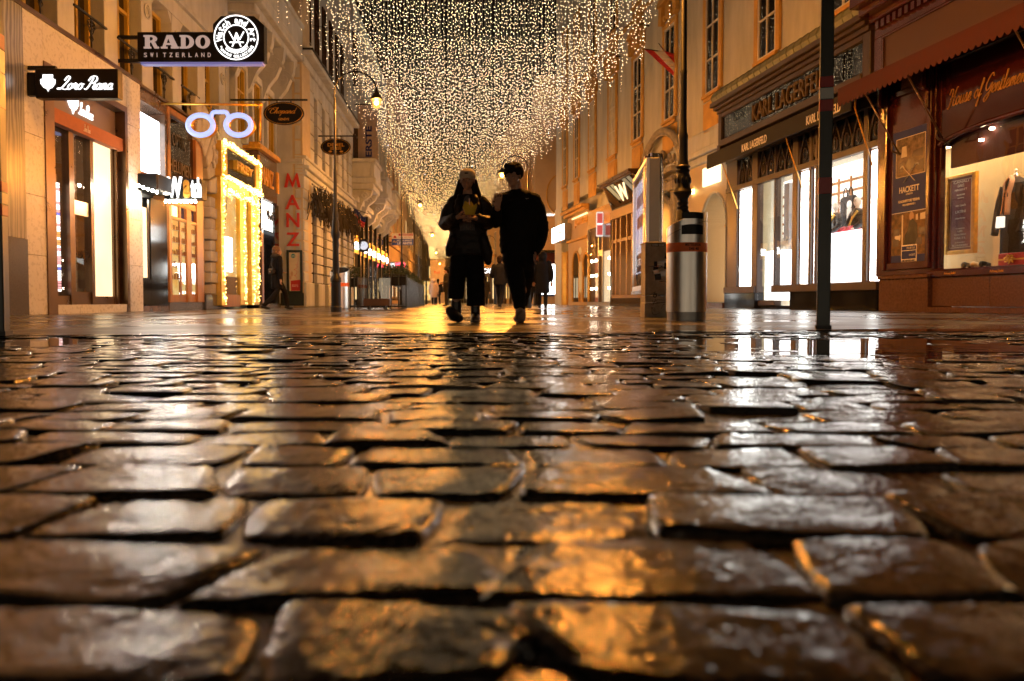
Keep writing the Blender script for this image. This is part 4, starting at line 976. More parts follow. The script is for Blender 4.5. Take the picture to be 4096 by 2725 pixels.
T = in_frame(hb); d_ = 92; m = MB(T); m.box(at(1717, 0, d_).x, at(1778, 0, d_).x, d_, d_ + .3, .05, at(0, 1040, d_).z); m.build("panel", pm("hoarding sheet", (.42, .36, .34), .8), hb)
m = MB(T); m.box(at(1717, 0, d_).x, at(1750, 0, d_).x, d_ - .2, d_ + .1, at(0, 1036, d_).z, at(0, 1030, d_).z); m.build("light_batten", M['win_yellow'], hb)
face_text(text_geo("Prof"), M['red_letter'], hb, at(1733, 0, d_).x, at(1757, 0, d_).x, at(0, 1096, d_).z, at(0, 1084, d_).z, d_ - .02, .02)
r2y = 60.0
R2 = empty("corner_pharmacy", Vector((6, r2y, 0)), "ochre corner house past the side street with red awning and lit pharmacy letters", "building")
def r2(name, mat, bs): return fbox(R2, name, mat, 6, r2y, bs)
xr0 = RW.x0 + RW.m * r2y; ochre_l = pm("lamp lit ochre plaster", (.48, .34, .19), .85, var=.1, scale=.7)
r2("wall", ochre_l, [(xr0, 16, r2y, r2y + 10, 0, 17)])
ar = lambda px, py, d=r2y: at(px, py, d)
r2("cornice", ochre_l, [(xr0 - .2, 16, r2y - .25, r2y, 6.3, 6.6), (xr0 - .1, 16, r2y - .12, r2y, 4.9, 5.0), (xr0 - .3, 16, r2y - .4, r2y, 13.5, 14)])
m = MB(lambda p: (p[0] - 6, p[1] - r2y, p[2])); cq = ar(2240, 780); m.tube([(cq.x + 1.0*math.cos(t*math.pi/14), r2y - .02, cq.z + 1.5*math.sin(t*math.pi/14)) for t in range(28)], .05, 6, closed=True); m.build("oval_moulding", M['ochre'], R2)
face_text(text_geo("APOTHEKE", .03), M['white_light'], R2, ar(2108, 0).x, ar(2236, 0).x, ar(0, 872).z, ar(0, 856).z, r2y - .06, .06)
r2("shop_window", M['win_white'], [(ar(2150, 0).x, ar(2205, 0).x, r2y - .06, r2y - .02, .75, ar(0, 1058).z)] + [(ar(2210, 0).x, ar(2300, 0).x, r2y - .06, r2y - .02, .75, ar(0, 1058).z)])
r2("window_frame", M['navy'], [(ar(2145, 0).x, ar(2300, 0).x, r2y - .1, r2y, .6, .75), (ar(2205, 0).x, ar(2210, 0).x, r2y - .1, r2y, .75, 2.9)])
m = MB(lambda p: (p[0] - 6, p[1] - r2y, p[2])); zt, zb_ = ar(0, 1012).z, ar(0, 1056).z
m.prism([(r2y, zt), (r2y - .8, zb_ + .1), (r2y - .8, zb_ - .05), (r2y, zb_)], lambda p: (ar(2140, 0).x, p[0], p[1]), lambda p: (ar(2300, 0).x, p[0], p[1])); m.build("awning", M['awning_red'], R2)
r2("awning_box", M['black_paint'], [(ar(2138, 0).x, ar(2300, 0).x, r2y - .3, r2y, zt, zt + .2)])
R3 = empty("side_shop_row", RW.frame(61.5), "row of lit shops seen between the couple, with white sign letters", "building")
s3 = RW.s(2136); part("wall", RW, 61.5, ochre_l, R3, [(70.9, 135, -9, -.02, 0, 16)])
for i in range(12):
    s0 = 72 + 4.6 * i
    part("shop_window", RW, 61.5, M['win_warm' if i % 3 else 'win_yellow'], R3, [(s0, s0 + 3, -.02, .02, .5, 2.9)]); part("shop_frame", RW, 61.5, M['dark_wood'], R3, [(s0 - .2, s0, -.02, .2, 0, 3.4), (s0 + 3, s0 + 3.2, -.02, .2, 0, 3.4), (s0, s0 + 3, -.02, .2, 2.9, 3.4), (s0 + 1.4, s0 + 1.55, -.02, .15, .5, 2.9)])
    for z in (5, 8.6, 12): window(RW, 61.5, R3, s0 + .4, s0 + 1.6, z, z + 2.3, -.01, 'white_frame', 'dark_glass', sill='ochre')
ns_ = empty("letter_sign", Vector((-1.3, 70, 3)), "white lit shop letters hanging in the distance between the couple", "sign")
T = in_frame(ns_); face_text(text_geo("CAFE", .04), M['white_light'], ns_, at(1932, 0, 70).x, at(1976, 0, 70).x, at(0, 1094, 70).z, at(0, 1074, 70).z, 70, .1)
m = MB(T); m.box(at(1930, 0, 70).x, at(1978, 0, 70).x, 70.02, 70.12, at(0, 1097, 70).z, at(0, 1072, 70).z); m.build("sign_body", M['black_paint'], ns_)
m = MB(T); m.box(at(1975, 0, 70).x, at(1980, 0, 70).x, 70.0, 70.1, 0, at(0, 1072, 70).z); m.build("post", M['iron'], ns_)

# ================================================================ HANGING AND BLADE SIGNS (left)
def blade(name, label, d_ref_px, x_px0, x_px1, y0, y1, wall_o=0, thick=.14, W=L, d=None):
    """a sign board that stands out from the wall at the depth where its wall bracket is fixed"""
    dd = d or W.P(W.s(d_ref_px)).y
    a, b = at(x_px0, y1, dd), at(x_px1, y0, dd)
    e = empty(name, Vector((a.x, dd, a.z)), label, "sign"); return e, dd, a.x, b.x, a.z, b.z
# boutique blade sign
d_ = 12.95; e, dd, x0, x1, z0, z1 = blade("boutique_sign", "flat dark box sign with white script and crest, below the larger black sign", 0, 142, 471, 275, 393, d=d_)
T = in_frame(e); m = MB(T); m.box(x0, x1, dd, dd + .16, z0, z1); m.build("sign_body", pm("dark brown sign metal", (.018, .011, .008), .35, metal=.3), e, bevel=.008)
face_text(cursive_geo("Loro Piana", .17), M['white_light'], e, at(222, 0, dd).x, at(448, 0, dd).x, at(0, 360, dd).z, at(0, 304, dd).z, dd - .004, .012)
m = MB(T); c = at(193, 331, dd); crest(m, (c.x, c.z), .115, lambda p, t: (p[0], dd - .004 - .012*t, p[1])); m.build("crest", M['white_light'], e)
wx = L.x0 + L.m * dd
m = MB(T); m.box(wx, x0 + .3, dd + .05, dd + .11, z1, z1 + .06); m.box(wx, x0 + .02, dd + .04, dd + .12, z0 + .05, z1 - .05); m.build("bracket", M['iron'], e)
# clock shop blade sign
d_ = 16.75; e, dd, x0, x1, z0, z1 = blade("watch_shop_sign", "large black sign with pale slab capitals and a white ring emblem, highest on the left", 0, 550, 1056, 128, 246, d=d_)
T = in_frame(e); xc0, zc1 = at(850, 0, dd).x, at(0, 64, dd).z; ch = at(890, 0, dd).x - xc0
m = MB(T); m.prism([(x0, z0), (x1, z0), (x1, zc1 - ch*.9), (x1 - ch, zc1), (xc0 + ch*.8, zc1), (xc0, zc1 - ch*.8), (xc0, z1), (x0, z1)], lambda p: (p[0], dd, p[1]), lambda p: (p[0], dd + .22, p[1])); m.build("sign_body", M['black_paint'], e, bevel=.01)
m = MB(T); m.box(x0 + .05, x1 - .05, dd + .03, dd + .19, z0 - .05, z0 - .004); m.build("light_rail", em("soft blue rail", (.3, .32, .9), .35), e)
wx = L.x0 + L.m * dd
for zz_ in (z1 - .12, z0): m = MB(T); m.box(wx - .3, x0, dd + .06, dd + .12, zz_, zz_ + .07); m.build("bracket", M['iron'], e)
cx0, cx1, cz0, cz1 = at(573, 0, dd).x, at(838, 0, dd).x, at(0, 195, dd).z, at(0, 142, dd).z
def slab(ch, x0, x1, z0, z1, y, root, mat, t=.02):
    """heavy slab serif capital"""
    T = in_frame(root); w, h = x1 - x0, z1 - z0; st = .30 * w; sf = .13 * h; m = MB(T)
    bx_ = lambda a, b, c, d: m.box(x0 + a, x0 + b, y - t, y, z0 + c, z0 + d)
    def arc(cx, cz, rx, rz, a0, a1, wx_, wz_, n=9):
        for i in range(n):
            q0, q1 = a0 + (a1 - a0)*i/n, a0 + (a1 - a0)*(i+1)/n
            m.prism([(cx + rx*math.cos(q0), cz + rz*math.sin(q0)), (cx + rx*math.cos(q1), cz + rz*math.sin(q1)), (cx + (rx-wx_)*math.cos(q1), cz + (rz-wz_)*math.sin(q1)), (cx + (rx-wx_)*math.cos(q0), cz + (rz-wz_)*math.sin(q0))], lambda p: (x0 + p[0], y, z0 + p[1]), lambda p: (x0 + p[0], y - t, z0 + p[1]))
    pr = lambda poly: m.prism(poly, lambda p: (x0 + p[0]*w, y, z0 + p[1]*h), lambda p: (x0 + p[0]*w, y - t, z0 + p[1]*h))
    if ch == 'O': arc(w/2, h/2, w/2, h/2, 0, 2*math.pi, st, sf*1.1, 20)
    if ch == 'D': bx_(.1*w, .1*w + st, 0, h); bx_(0, .5*w, 0, sf); bx_(0, .5*w, h - sf, h); arc(.45*w, h/2, .55*w, h/2, -math.pi/2, math.pi/2, st, sf*1.1, 12)
    if ch == 'R': bx_(.1*w, .1*w + st, 0, h); bx_(0, .5*w, 0, sf); bx_(0, .55*w, h - sf, h); arc(.5*w, .73*h, .40*w, .27*h, -math.pi/2, math.pi/2, st*.9, sf, 10); bx_(.3*w, .55*w, .46*h, .46*h + sf); pr([(.50,.48),(.78,.46),(.92,.13),(1.02,.13),(1.02,0),(.72,0)])
    if ch == 'A': pr([(.34,1),(.64,1),(.95,.10),(.62,.10)]); pr([(.34,1),(.46,1),(.24,.1),(.08,.1)]); bx_(.28*w, .7*w, .27*h, .27*h + sf); bx_(0, .36*w, 0, sf); bx_(.56*w, w, 0, sf)
    return m.build("letter", mat, root)
for ch_, (a, b) in zip("RADO", ((0, .225), (.26, .53), (.545, .76), (.785, 1))): slab(ch_, cx0 + (cx1 - cx0)*a, cx0 + (cx1 - cx0)*b, cz0, cz1, dd - .002, e, M['rado'])
sw = "SWITZERLAND"
for i, ch_ in enumerate(sw):
    xa_ = cx0 + (cx1 - cx0) * (i * .0965); wd = .008 if ch_ == 'I' else .045
    face_text(text_geo(ch_), M['rado'], e, xa_, xa_ + (cx1 - cx0) * wd, at(0, 229, dd).z, at(0, 212, dd).z, dd - .002, .012, "letter")
c = at(945, 151, dd); Rr = at(1032, 151, dd).x - c.x; T = in_frame(e)
m = MB(T)
for r_ in (1.0, .57): m.tube([(c.x + Rr*r_*math.cos(t*math.pi/24), dd - .012, c.z + Rr*r_*math.sin(t*math.pi/24)) for t in range(48)], .013, 6, closed=True)
lw = .020
for p, q in (((-.32,.27),(-.10,-.12)), ((-.10,-.12),(.02,.22)), ((.02,.22),(.16,-.10)), ((.16,-.10),(.36,.27)), ((-.18,-.42),(.02,.05)), ((.02,.05),(.22,-.42)), ((-.30,-.22),(.34,-.22))):
    m.bar((c.x + Rr*p[0], dd - .012, c.z + Rr*p[1]), (c.x + Rr*q[0], dd - .012, c.z + Rr*q[1]), lw, lw)
for sg in (-1, 1): m.ball((c.x + sg*Rr*.68, dd - .012, c.z - Rr*.42), (.018, .008, .018), 6, 4)
m.build("emblem", M['white_light'], e)
def ring_text(s, root, c, rad, size, a_mid, span, mat, y, up=True, bold=0):
    for i, ch_ in enumerate(s):
        if ch_ == ' ': continue
        a = a_mid + span * (.5 - (i + .5) / len(s)) if up else a_mid - span * (.5 - (i + .5) / len(s))
        v, f_, asp = text_geo(ch_, bold); hgt = size if ch_ in "WAthdCONTEMPRYUIQLS" else size * .74
        rot = a - math.pi/2 if up else a + math.pi/2; ca, sa_ = math.cos(rot), math.sin(rot); bx0, bz0 = c.x + rad*math.cos(a), c.z + rad*math.sin(a); T = in_frame(root)
        def fn(u, vv, t):
            lx = (u - .5) * min(hgt * asp, size*1.15); lz = vv * hgt - size * .5
            return T((bx0 + lx*ca - lz*sa_, y - .012*t, bz0 + lx*sa_ + lz*ca))
        letters("letter", (v, f_, asp), mat, root, fn)
ring_text("Watch and Art", e, c, Rr*.78, Rr*.27, R(88), R(205), M['white_light'], dd - .002, bold=.02)
ring_text("CONTEMPORARY", e, c, Rr*.665, Rr*.12, R(275), R(100), M['white_light'], dd - .002, False, .02)
ring_text("UNIQUE COLLECTIONS", e, c, Rr*.85, Rr*.12, R(275), R(118), M['white_light'], dd - .002, False, .02)
# neon spectacles
d_ = 18.6; e = empty("neon_spectacles", at(875, 520, d_), "big pair of spectacles outlined in glowing blue white neon", "sign"); dd = d_; T = in_frame(e)
for px, n_ in ((802, 0), (954, 1)):
    c = at(px, 501, dd); rx = at(px + 50, 501, dd).x - c.x; rz = c.z - at(px, 541, dd).z
    def oval(k, y): return [(c.x + rx*k*math.cos(t*math.pi/20), y, c.z + rz*k*math.sin(t*math.pi/20)) for t in range(40)]
    m = MB(T); m.tube(oval(1, dd), .062, 10, closed=True); rim = m.build("neon_rim", M['neon_blue'], e, smooth=True)
    m = MB(T); m.tube(oval(1.02, dd + .12), .07, 8, closed=True); m.build("gold_shell", M['gold_paint'], e, smooth=True)
a, b = at(846, 472, dd), at(913, 476, dd); md_ = at(878, 452, dd); m = MB(T); m.tube(crom([(a.x - .02, dd, a.z - .06), (a.x + .03, dd, md_.z), (md_.x, dd, md_.z + .02), (b.x - .03, dd, md_.z), (b.x + .02, dd, b.z - .06)], 6), .05, 8); m.build("bridge", M['neon_blue'], e, smooth=True)
p0, p1 = at(672, 410, dd), at(1036, 417, dd); m = MB(T); m.tube([(L.x0 + L.m*dd, dd + .1, p0.z), (p1.x, dd + .1, p1.z)], .028, 8); m.ball((p1.x, dd + .1, p1.z), .06, 10, 6)
for px in (832, 958): m.tube([(at(px, 0, dd).x, dd + .1, p1.z), (at(px, 0, dd).x, dd + .08, at(0, 460, dd).z)], .014, 6)
m.tube([(p1.x, dd + .1, p1.z), (p1.x - .02, dd + .1, at(0, 560, dd).z)], .03, 8); m.build("hanger", M['gold_paint'], e, smooth=True)
# oval jeweller's sign
def oval_sign(label, cpx, cpy, rpx, rpy, d, bar0, bar1, barpy):
    c = at(cpx, cpy, d); e = empty("oval_sign", c, label, "sign", "black oval signs hanging from iron bars"); T = in_frame(e)
    rx, rz = at(cpx + rpx, cpy, d).x - c.x, c.z - at(cpx, cpy + rpy, d).z; el = lambda k: [(c.x + rx*k*math.cos(t*math.pi/24), c.z + rz*k*math.sin(t*math.pi/24)) for t in range(48)]
    m = MB(T); m.prism(el(1), lambda p: (p[0], d, p[1]), lambda p: (p[0], d + .08, p[1])); m.build("sign_body", M['black_paint'], e)
    m = MB(T); m.tube([(a, d - .004, b) for a, b in el(.93)], .006, 5, closed=True); m.build("gold_line", M['gold_paint'], e)
    m = MB(T); m.tube([(a, d - .01, b) for a, b in el(1)], .012, 6, closed=True); m.build("rim", M['iron'], e)
    bz = at(0, barpy, d).z; x0, x1 = at(bar0, 0, d).x, at(bar1, 0, d).x; m = MB(T); m.box(x0, x1, d + .02, d + .06, bz - .025, bz + .025)
    for sg in (-.35, .35): m.box(c.x + rx*sg - .015, c.x + rx*sg + .015, d + .025, d + .055, c.z + rz*.9, bz)
    m.build("bracket", M['iron'], e); return e, c, rx, rz
d_ = 24.0; e, c, rx, rz = oval_sign("black oval sign with large gold script hanging from a bar, nearest of the oval signs", 1135, 454, 80, 45, d_, 915, 1225, 399)
face_text(cursive_geo("Chopard", .16), M['gold_paint'], e, c.x - rx*.78, c.x + rx*.68, c.z - rz*.25, c.z + rz*.55, d_ - .002, .01); face_text(text_geo("GENÈVE", .01), M['gold_paint'], e, c.x - rx*.27, c.x + rx*.27, c.z - rz*.62, c.z - rz*.36, d_ - .002, .01)
d_ = 33.5; e, c, rx, rz = oval_sign("smaller black oval sign with gold capitals, half behind the thin lamp mast", 1343, 588, 59, 33, d_, 1258, 1424, 544)
face_text(text_geo("DEMEL", .01), M['gold_paint'], e, c.x - rx*.55, c.x + rx*.58, c.z + rz*.05, c.z + rz*.45, d_ - .002, .01)
m = MB(in_frame(e))
for zz in (-.12, -.28): m.box(c.x - rx*.38, c.x + rx*.38, d_ - .01, d_ - .002, c.z + rz*zz - .012, c.z + rz*zz + .012)
for sg in (-1, 1): m.ball((c.x + sg*rx*.38, d_ - .004, c.z - rz*.56), (rx*.12, .01, rz*.12), 8, 5)
m.build("gold_lines", M['gold_paint'], e)
# round clock sign
d_ = 43.5; c = at(1455, 983, d_); e = empty("wristwatch_clock", c, "lit round clock shaped like a wristwatch beside the glass shop", "clock"); T = in_frame(e); rc = at(1472, 983, d_).x - c.x
m = MB(T); m.prism([(c.x - .62*rc, c.z + 1.5*rc), (c.x + .62*rc, c.z + 1.5*rc), (c.x + 1.25*rc, c.z + .7*rc), (c.x + 1.25*rc, c.z - .7*rc), (c.x + .62*rc, c.z - 1.5*rc), (c.x - .62*rc, c.z - 1.5*rc), (c.x - 1.25*rc, c.z - .7*rc), (c.x - 1.25*rc, c.z + .7*rc)][::-1], lambda p: (p[0], d_, p[1]), lambda p: (p[0], d_ + .12, p[1])); m.build("case", M['black_paint'], e, bevel=.01)
m = MB(T); m.prism([(c.x + rc*math.cos(t*math.pi/14), c.z + rc*math.sin(t*math.pi/14)) for t in range(28)], lambda p: (p[0], d_ - .01, p[1]), lambda p: (p[0], d_ - .002, p[1])); m.build("dial", em("lit clock dial", (.85, .9, 1), .85), e)
m = MB(T); m.bar((c.x, d_ - .015, c.z), (c.x - .12, d_ - .015, c.z + .05), .03, .004); m.bar((c.x, d_ - .015, c.z), (c.x + .08, d_ - .015, c.z + .16), .025, .004)
for k in range(12): m.bar((c.x + rc*.78*math.cos(k*math.pi/6), d_ - .013, c.z + rc*.78*math.sin(k*math.pi/6)), (c.x + rc*.92*math.cos(k*math.pi/6), d_ - .013, c.z + rc*.92*math.sin(k*math.pi/6)), .025, .004)
m.build("hands", M['black_paint'], e)
m = MB(T); m.box(LE.x0 + LE.m*d_ - .1, c.x - rc, d_ + .03, d_ + .08, c.z - .03, c.z + .03); m.build("bracket", M['iron'], e)
# restaurant signs
d_ = 61.5
for y0, y1, lab, mt in ((934, 955, "white hanging bistro sign above the blue restaurant sign", 'white'), (956, 981, "blue hanging restaurant sign with white capitals", 'blue_sign')):
    a, b = at(1567, y1, d_), at(1653, y0, d_); e = empty("restaurant_sign", Vector((a.x, d_, a.z)), lab, "sign"); T = in_frame(e)
    m = MB(T); m.box(a.x, b.x, d_, d_ + .1, a.z, b.z); m.build("sign_body", M[mt], e); h = b.z - a.z; w_ = b.x - a.x
    if mt == 'white':
        m = MB(T); m.box(a.x + w_*.32, b.x - .03, d_ - .01, d_, a.z + h*.55, b.z - .03); m.build("red_band", M['red'], e)
        face_text(text_geo("IL TEMPO", .03), M['white_band'], e, a.x + w_*.22, b.x - .08, a.z + h*.60, b.z - .06, d_ - .012, .01); face_text(text_geo("CAFE BISTRO"), M['bronze'], e, a.x + w_*.28, b.x - .1, a.z + h*.14, a.z + h*.4, d_ - .002, .01)
        m = MB(T); m.prism([(a.x + .12, a.z + h*.15), (a.x + .4, a.z + h*.1), (a.x + .3, a.z + h*.5), (a.x + .2, a.z + h*.6)], lambda p: (p[0], d_ - .01, p[1]), lambda p: (p[0], d_, p[1])); m.build("emblem", M['red'], e)
    else:
        face_text(text_geo("RESTAURANT", .01), M['white'], e, a.x + w_*.25, b.x - .1, a.z + h*.60, b.z - .06, d_ - .002, .01); face_text(text_geo("LEVANTE", .03), M['white'], e, a.x + w_*.25, b.x - .1, a.z + h*.1, a.z + h*.5, d_ - .002, .01)
        m = MB(T); m.tube(crom([(a.x + .1, d_ - .01, a.z + h*.4), (a.x + .2, d_ - .01, a.z + h*.7), (a.x + .28, d_ - .01, a.z + h*.4), (a.x + .38, d_ - .01, a.z + h*.6)], 4), .03, 5); m.build("emblem", M['gold'], e)
    m = MB(T); m.box(LE.x0 + LE.m*d_ - .1, a.x, d_ + .02, d_ + .08, a.z + h*.4, a.z + h*.5); m.build("bracket", M['iron'], e)
# banner and dark flag on the rusticated house
e = empty("shop_banner", at(1480, 560, 45), "pale vertical banner with dark capitals behind the light strings", "banner"); T = in_frame(e); d_ = 45
m = MB(T); a, b = at(1432, 640, d_), at(1512, 420, d_); m.box(a.x, b.x, d_, d_ + .02, a.z, b.z); m.build("cloth", pm("banner cloth", (.33, .27, .25), .85), e)
v, f_, asp = text_geo("ERSTE", .03); hx0, hx1, hz0, hz1 = at(1458, 0, d_).x, at(1484, 0, d_).x, at(0, 628, d_).z, at(0, 505, d_).z
letters("lettering", (v, f_, asp), M['navy'], e, lambda u, vv, t: T((hx0 + (hx1 - hx0)*(1 - vv), d_ - .004 - .01*t, hz0 + (hz1 - hz0)*u)))
m = MB(T); m.box(LE.x0 + LE.m*d_ - .1, b.x + .05, d_ - .01, d_ + .03, b.z, b.z + .05); m.build("pole", M['iron'], e)
d_ = 42.6; e = empty("draped_flag", at(1440, 880, d_), "drooping flag of dark blue and red below the stone ledge", "flag"); T = in_frame(e)
a = at(1405, 830, d_); m = MB(T); m.cur = 0
def fl_(u, v): return (a.x + .1 + .68*u - .1*v, d_ - .1*math.sin(u*5 + v*2), a.z - .05 - .45*u - .55*v + .08*math.sin(u*6))
for i in range(6):
    for j in range(4): m.cur = 0 if j < 2 else 1; m.quad(fl_(i/6, j/4), fl_((i+1)/6, j/4), fl_((i+1)/6, (j+1)/4), fl_(i/6, (j+1)/4))
o = m.build("cloth", [M['navy'], M['red']], e, smooth=True); sd = o.modifiers.new("t", 'SOLIDIFY'); sd.thickness = .012
m = MB(T); m.tube([(LE.x0 + LE.m*d_, d_, a.z), (a.x + .9, d_, a.z - .35)], .02, 6); m.build("pole", M['iron'], e)

# ================================================================ CAFE TERRACE (left)
def hedge(mb, x0, x1, y0, y1, z0, z1, n):
    for _ in range(n):
        c = Vector((random.uniform(x0, x1), random.uniform(y0, y1), random.uniform(z0, z1))); f_ = max(abs((c.x-(x0+x1)/2)/(x1-x0)), abs((c.z-(z0+z1)/2)/(z1-z0)))
        a, b = Vector((random.gauss(0,1), random.gauss(0,1), random.gauss(0,1))).normalized(), Vector((random.gauss(0,1), random.gauss(0,1), random.gauss(0,1))).normalized(); s = random.uniform(.015, .032)
        mb.quad(c - a*s, c + b*s*.6, c + a*s, c - b*s*.6)
def planter(label, p, yaw, w, h, n):
    e = empty("hedge_planter", Matrix.Translation(p) @ Matrix.Rotation(yaw, 4, 'Z'), label, "planter", "slatted planters with box hedges")
    m = MB(); m.box(-w/2+.02, w/2-.02, -.10, .10, h - .30, h - .05); m.build("trough", M['black_paint'], e)
    m = MB(); m.box(-w/2+.02, w/2-.02, -.13, .13, .06, .10); m.build("base", M['black_paint'], e)
    m = MB(); k = max(3, int(w / .16))
    sl = MB(); sl.box(-.018, .018, -.02, .0, .02, h); me = sl.mesh("slat", M['post_green'])
    for i in range(k + 1): link("slat", me, e, (-w/2 + w * i / k, -.14, 0))
    m = MB(); m.box(-w/2, w/2, -.142, -.12, .06, .10); m.box(-w/2, w/2, -.142, -.12, h - .04, h); m.build("frame", M['iron'], e)
    m = MB(); hedge(m, -w/2 - .02, w/2 + .02, -.17, .17, h - .03, h + .26, n); tag(m.build("hedge_leaves", M['leaf'], e), kind="stuff"); return e
q = at(1414, 1234, 22.3); planter("short hedge planter standing right behind the open steel bin", Vector((q.x, 22.3, 0)), 0, .34, .92, 900)
p0, p1 = G(1586, 1238), at(1684, 1220, 38)
fd = (Vector((p1.x, p1.y, 0)) - Vector((p0.x, p0.y, 0))); nP = 5
for i in range(nP):
    c = Vector((p0.x, p0.y, 0)) + fd * ((i + .5) / nP)
    lab = ["hedge planter nearest the glass screen in the cafe fence row", "second hedge planter of the cafe fence row", "third hedge planter of the cafe fence row", "fourth hedge planter of the cafe fence row", "last hedge planter at the far end of the cafe fence row"][i]
    planter(lab, c, math.atan2(fd.y, fd.x), fd.length / nP - .12, .95, 1500)
q = at(1588, 1236, p0.y); e = planter("end hedge planter turned towards the camera at the fence corner", Vector((q.x - .02, p0.y - .1, 0)), 0, .62, .95, 1200)
d_ = 21.6; a, b = at(1432, 1218, d_), at(1562, 1112, d_); e = empty("glass_screen", Vector((a.x, d_, 0)), "rain speckled glass wind screen behind the low dark bench", "wind screen"); T = in_frame(e)
m = MB(T); m.box(a.x, b.x, d_, d_ + .012, .10, b.z); m.build("glass_pane", M['screen_glass'], e)
m = MB(T); m.box(a.x - .03, a.x, d_ - .02, d_ + .03, 0, b.z + .02); m.box(b.x, b.x + .03, d_ - .02, d_ + .03, 0, b.z + .02); m.box(a.x, b.x, d_ - .02, d_ + .03, .05, .10); m.build("frame", M['iron'], e)
d_ = 21.0; a, b = at(1453, 1226, d_), at(1557, 1195, d_); e = empty("low_bench", Vector(((a.x + b.x)/2, d_, 0)), "low dark bench on short feet before the glass screen", "bench"); T = in_frame(e)
m = MB(T); m.box(a.x, b.x, d_, d_ + .35, .10, b.z); m.build("seat", M['dark_wood'], e, bevel=.01)
for sg in (.18, .82):
    m = MB(T); xx = a.x + (b.x - a.x)*sg; m.box(xx - .025, xx + .025, d_ + .05, d_ + .3, 0, .10); m.build("leg", M['iron'], e)
# open steel bin
q = G(1347, 1241); e = empty("litter_bin", Vector((q.x + .02, q.y + .3, 0)), "open slant topped steel litter bin with orange band, behind the lamp mast", "litter bin", "stainless steel litter bins")
def slant_shell(r, zb, zf, z0, n=32, inner=False):
    m = MB(); lo, hi = [], []
    for k in range(n):
        t = 2*math.pi*k/n; x, y = r*math.cos(t), r*math.sin(t); lo.append(m.pt((x, y, z0))); hi.append(m.pt((x, y, zf + (zb - zf)*(y + r)/(2*r))))
    for k in range(n): q_ = (k+1) % n; m.face((lo[k], lo[q_], hi[q_], hi[k]))
    return m, lo, hi
m, lo, hi = slant_shell(.235, 1.12, .93, .06); smooth_by_angle(m.build("shell", M['steel'], e), 50)
m, lo, hi = slant_shell(.225, 1.10, .91, .06); m.face(lo[::-1]); m.build("liner", M['iron'], e)
m = MB(); m.lathe([(.2365, .60), (.2375, .605), (.2375, .685), (.2365, .69)], n=32); m.build("orange_band", M['orange_band'], e, smooth=True)
m = MB(); m.lathe([(.22, 0), (.22, .06)], n=24); m.build("base", M['steel_dull'], e)

# the house across the square, at the photographer's back (its glowing windows are added to streak the steel)
OH = empty("opposite_house", Vector((0, -17, 0)), "house across the square behind the viewpoint, seen only in reflections", "building")
fbox(OH, "wall", M['cream'], 0, -17, [(-26, 26, -24, -17, 0, 18)])
for i in range(12):
    x = -22 + 4 * i
    fbox(OH, "shop_window", M['opp_glow'], 0, -17, [(x, x + 1.1, -17, -16.95, .3, 5.2), (x + 1.5, x + 2.6, -17, -16.95, .6, 3.2)])  # tall unseen strips, shaped to put bright streaks on the bin
    fbox(OH, "shop_frame", M['dark_wood'], 0, -17, [(x - .2, x, -17, -16.8, 0, 3.5), (x + 2.6, x + 2.8, -17, -16.8, 0, 3.5), (x, x + 2.6, -17, -16.8, 3.2, 3.5)])
# ================================================================ RIGHT SIDE: long yellow house
y0s, y1s = 13.5, 53.2
Y = building("yellow_house", RW, y0s, "long yellow stuccoed house with ochre window surrounds over several shopfronts")
k_ = RW.k
part("wall", RW, y0s, M['yellow_wall'], Y, [(y0s, y1s, -9, 0, 6.2, 21), (y0s, 18.2, -9, -2.2, 0, 6.2), (18.2, 26.75, -9, -2.2, 0, 6.2), (26.75, 29.2, -9, -1.6, 0, 6.2), (29.2, y1s, -9, -.5, 0, 6.2)])
part("corner_pier", RW, y0s, M['yellow_wall'], Y, [(51.3, y1s, -.5, .08, 0, 6.2)], .02)
part("cornice", RW, y0s, M['ochre'], Y, [(y0s, y1s, 0, .35, 20.4, 21)]); part("string_course", RW, y0s, M['ochre'], Y, [(y0s, y1s, 0, .08, 12.75, 12.9)])
wd = [15.9, 19.7, 23.6, 27.5, 31.6, 35.6, 39.5, 43.3, 46.8, 49.8]
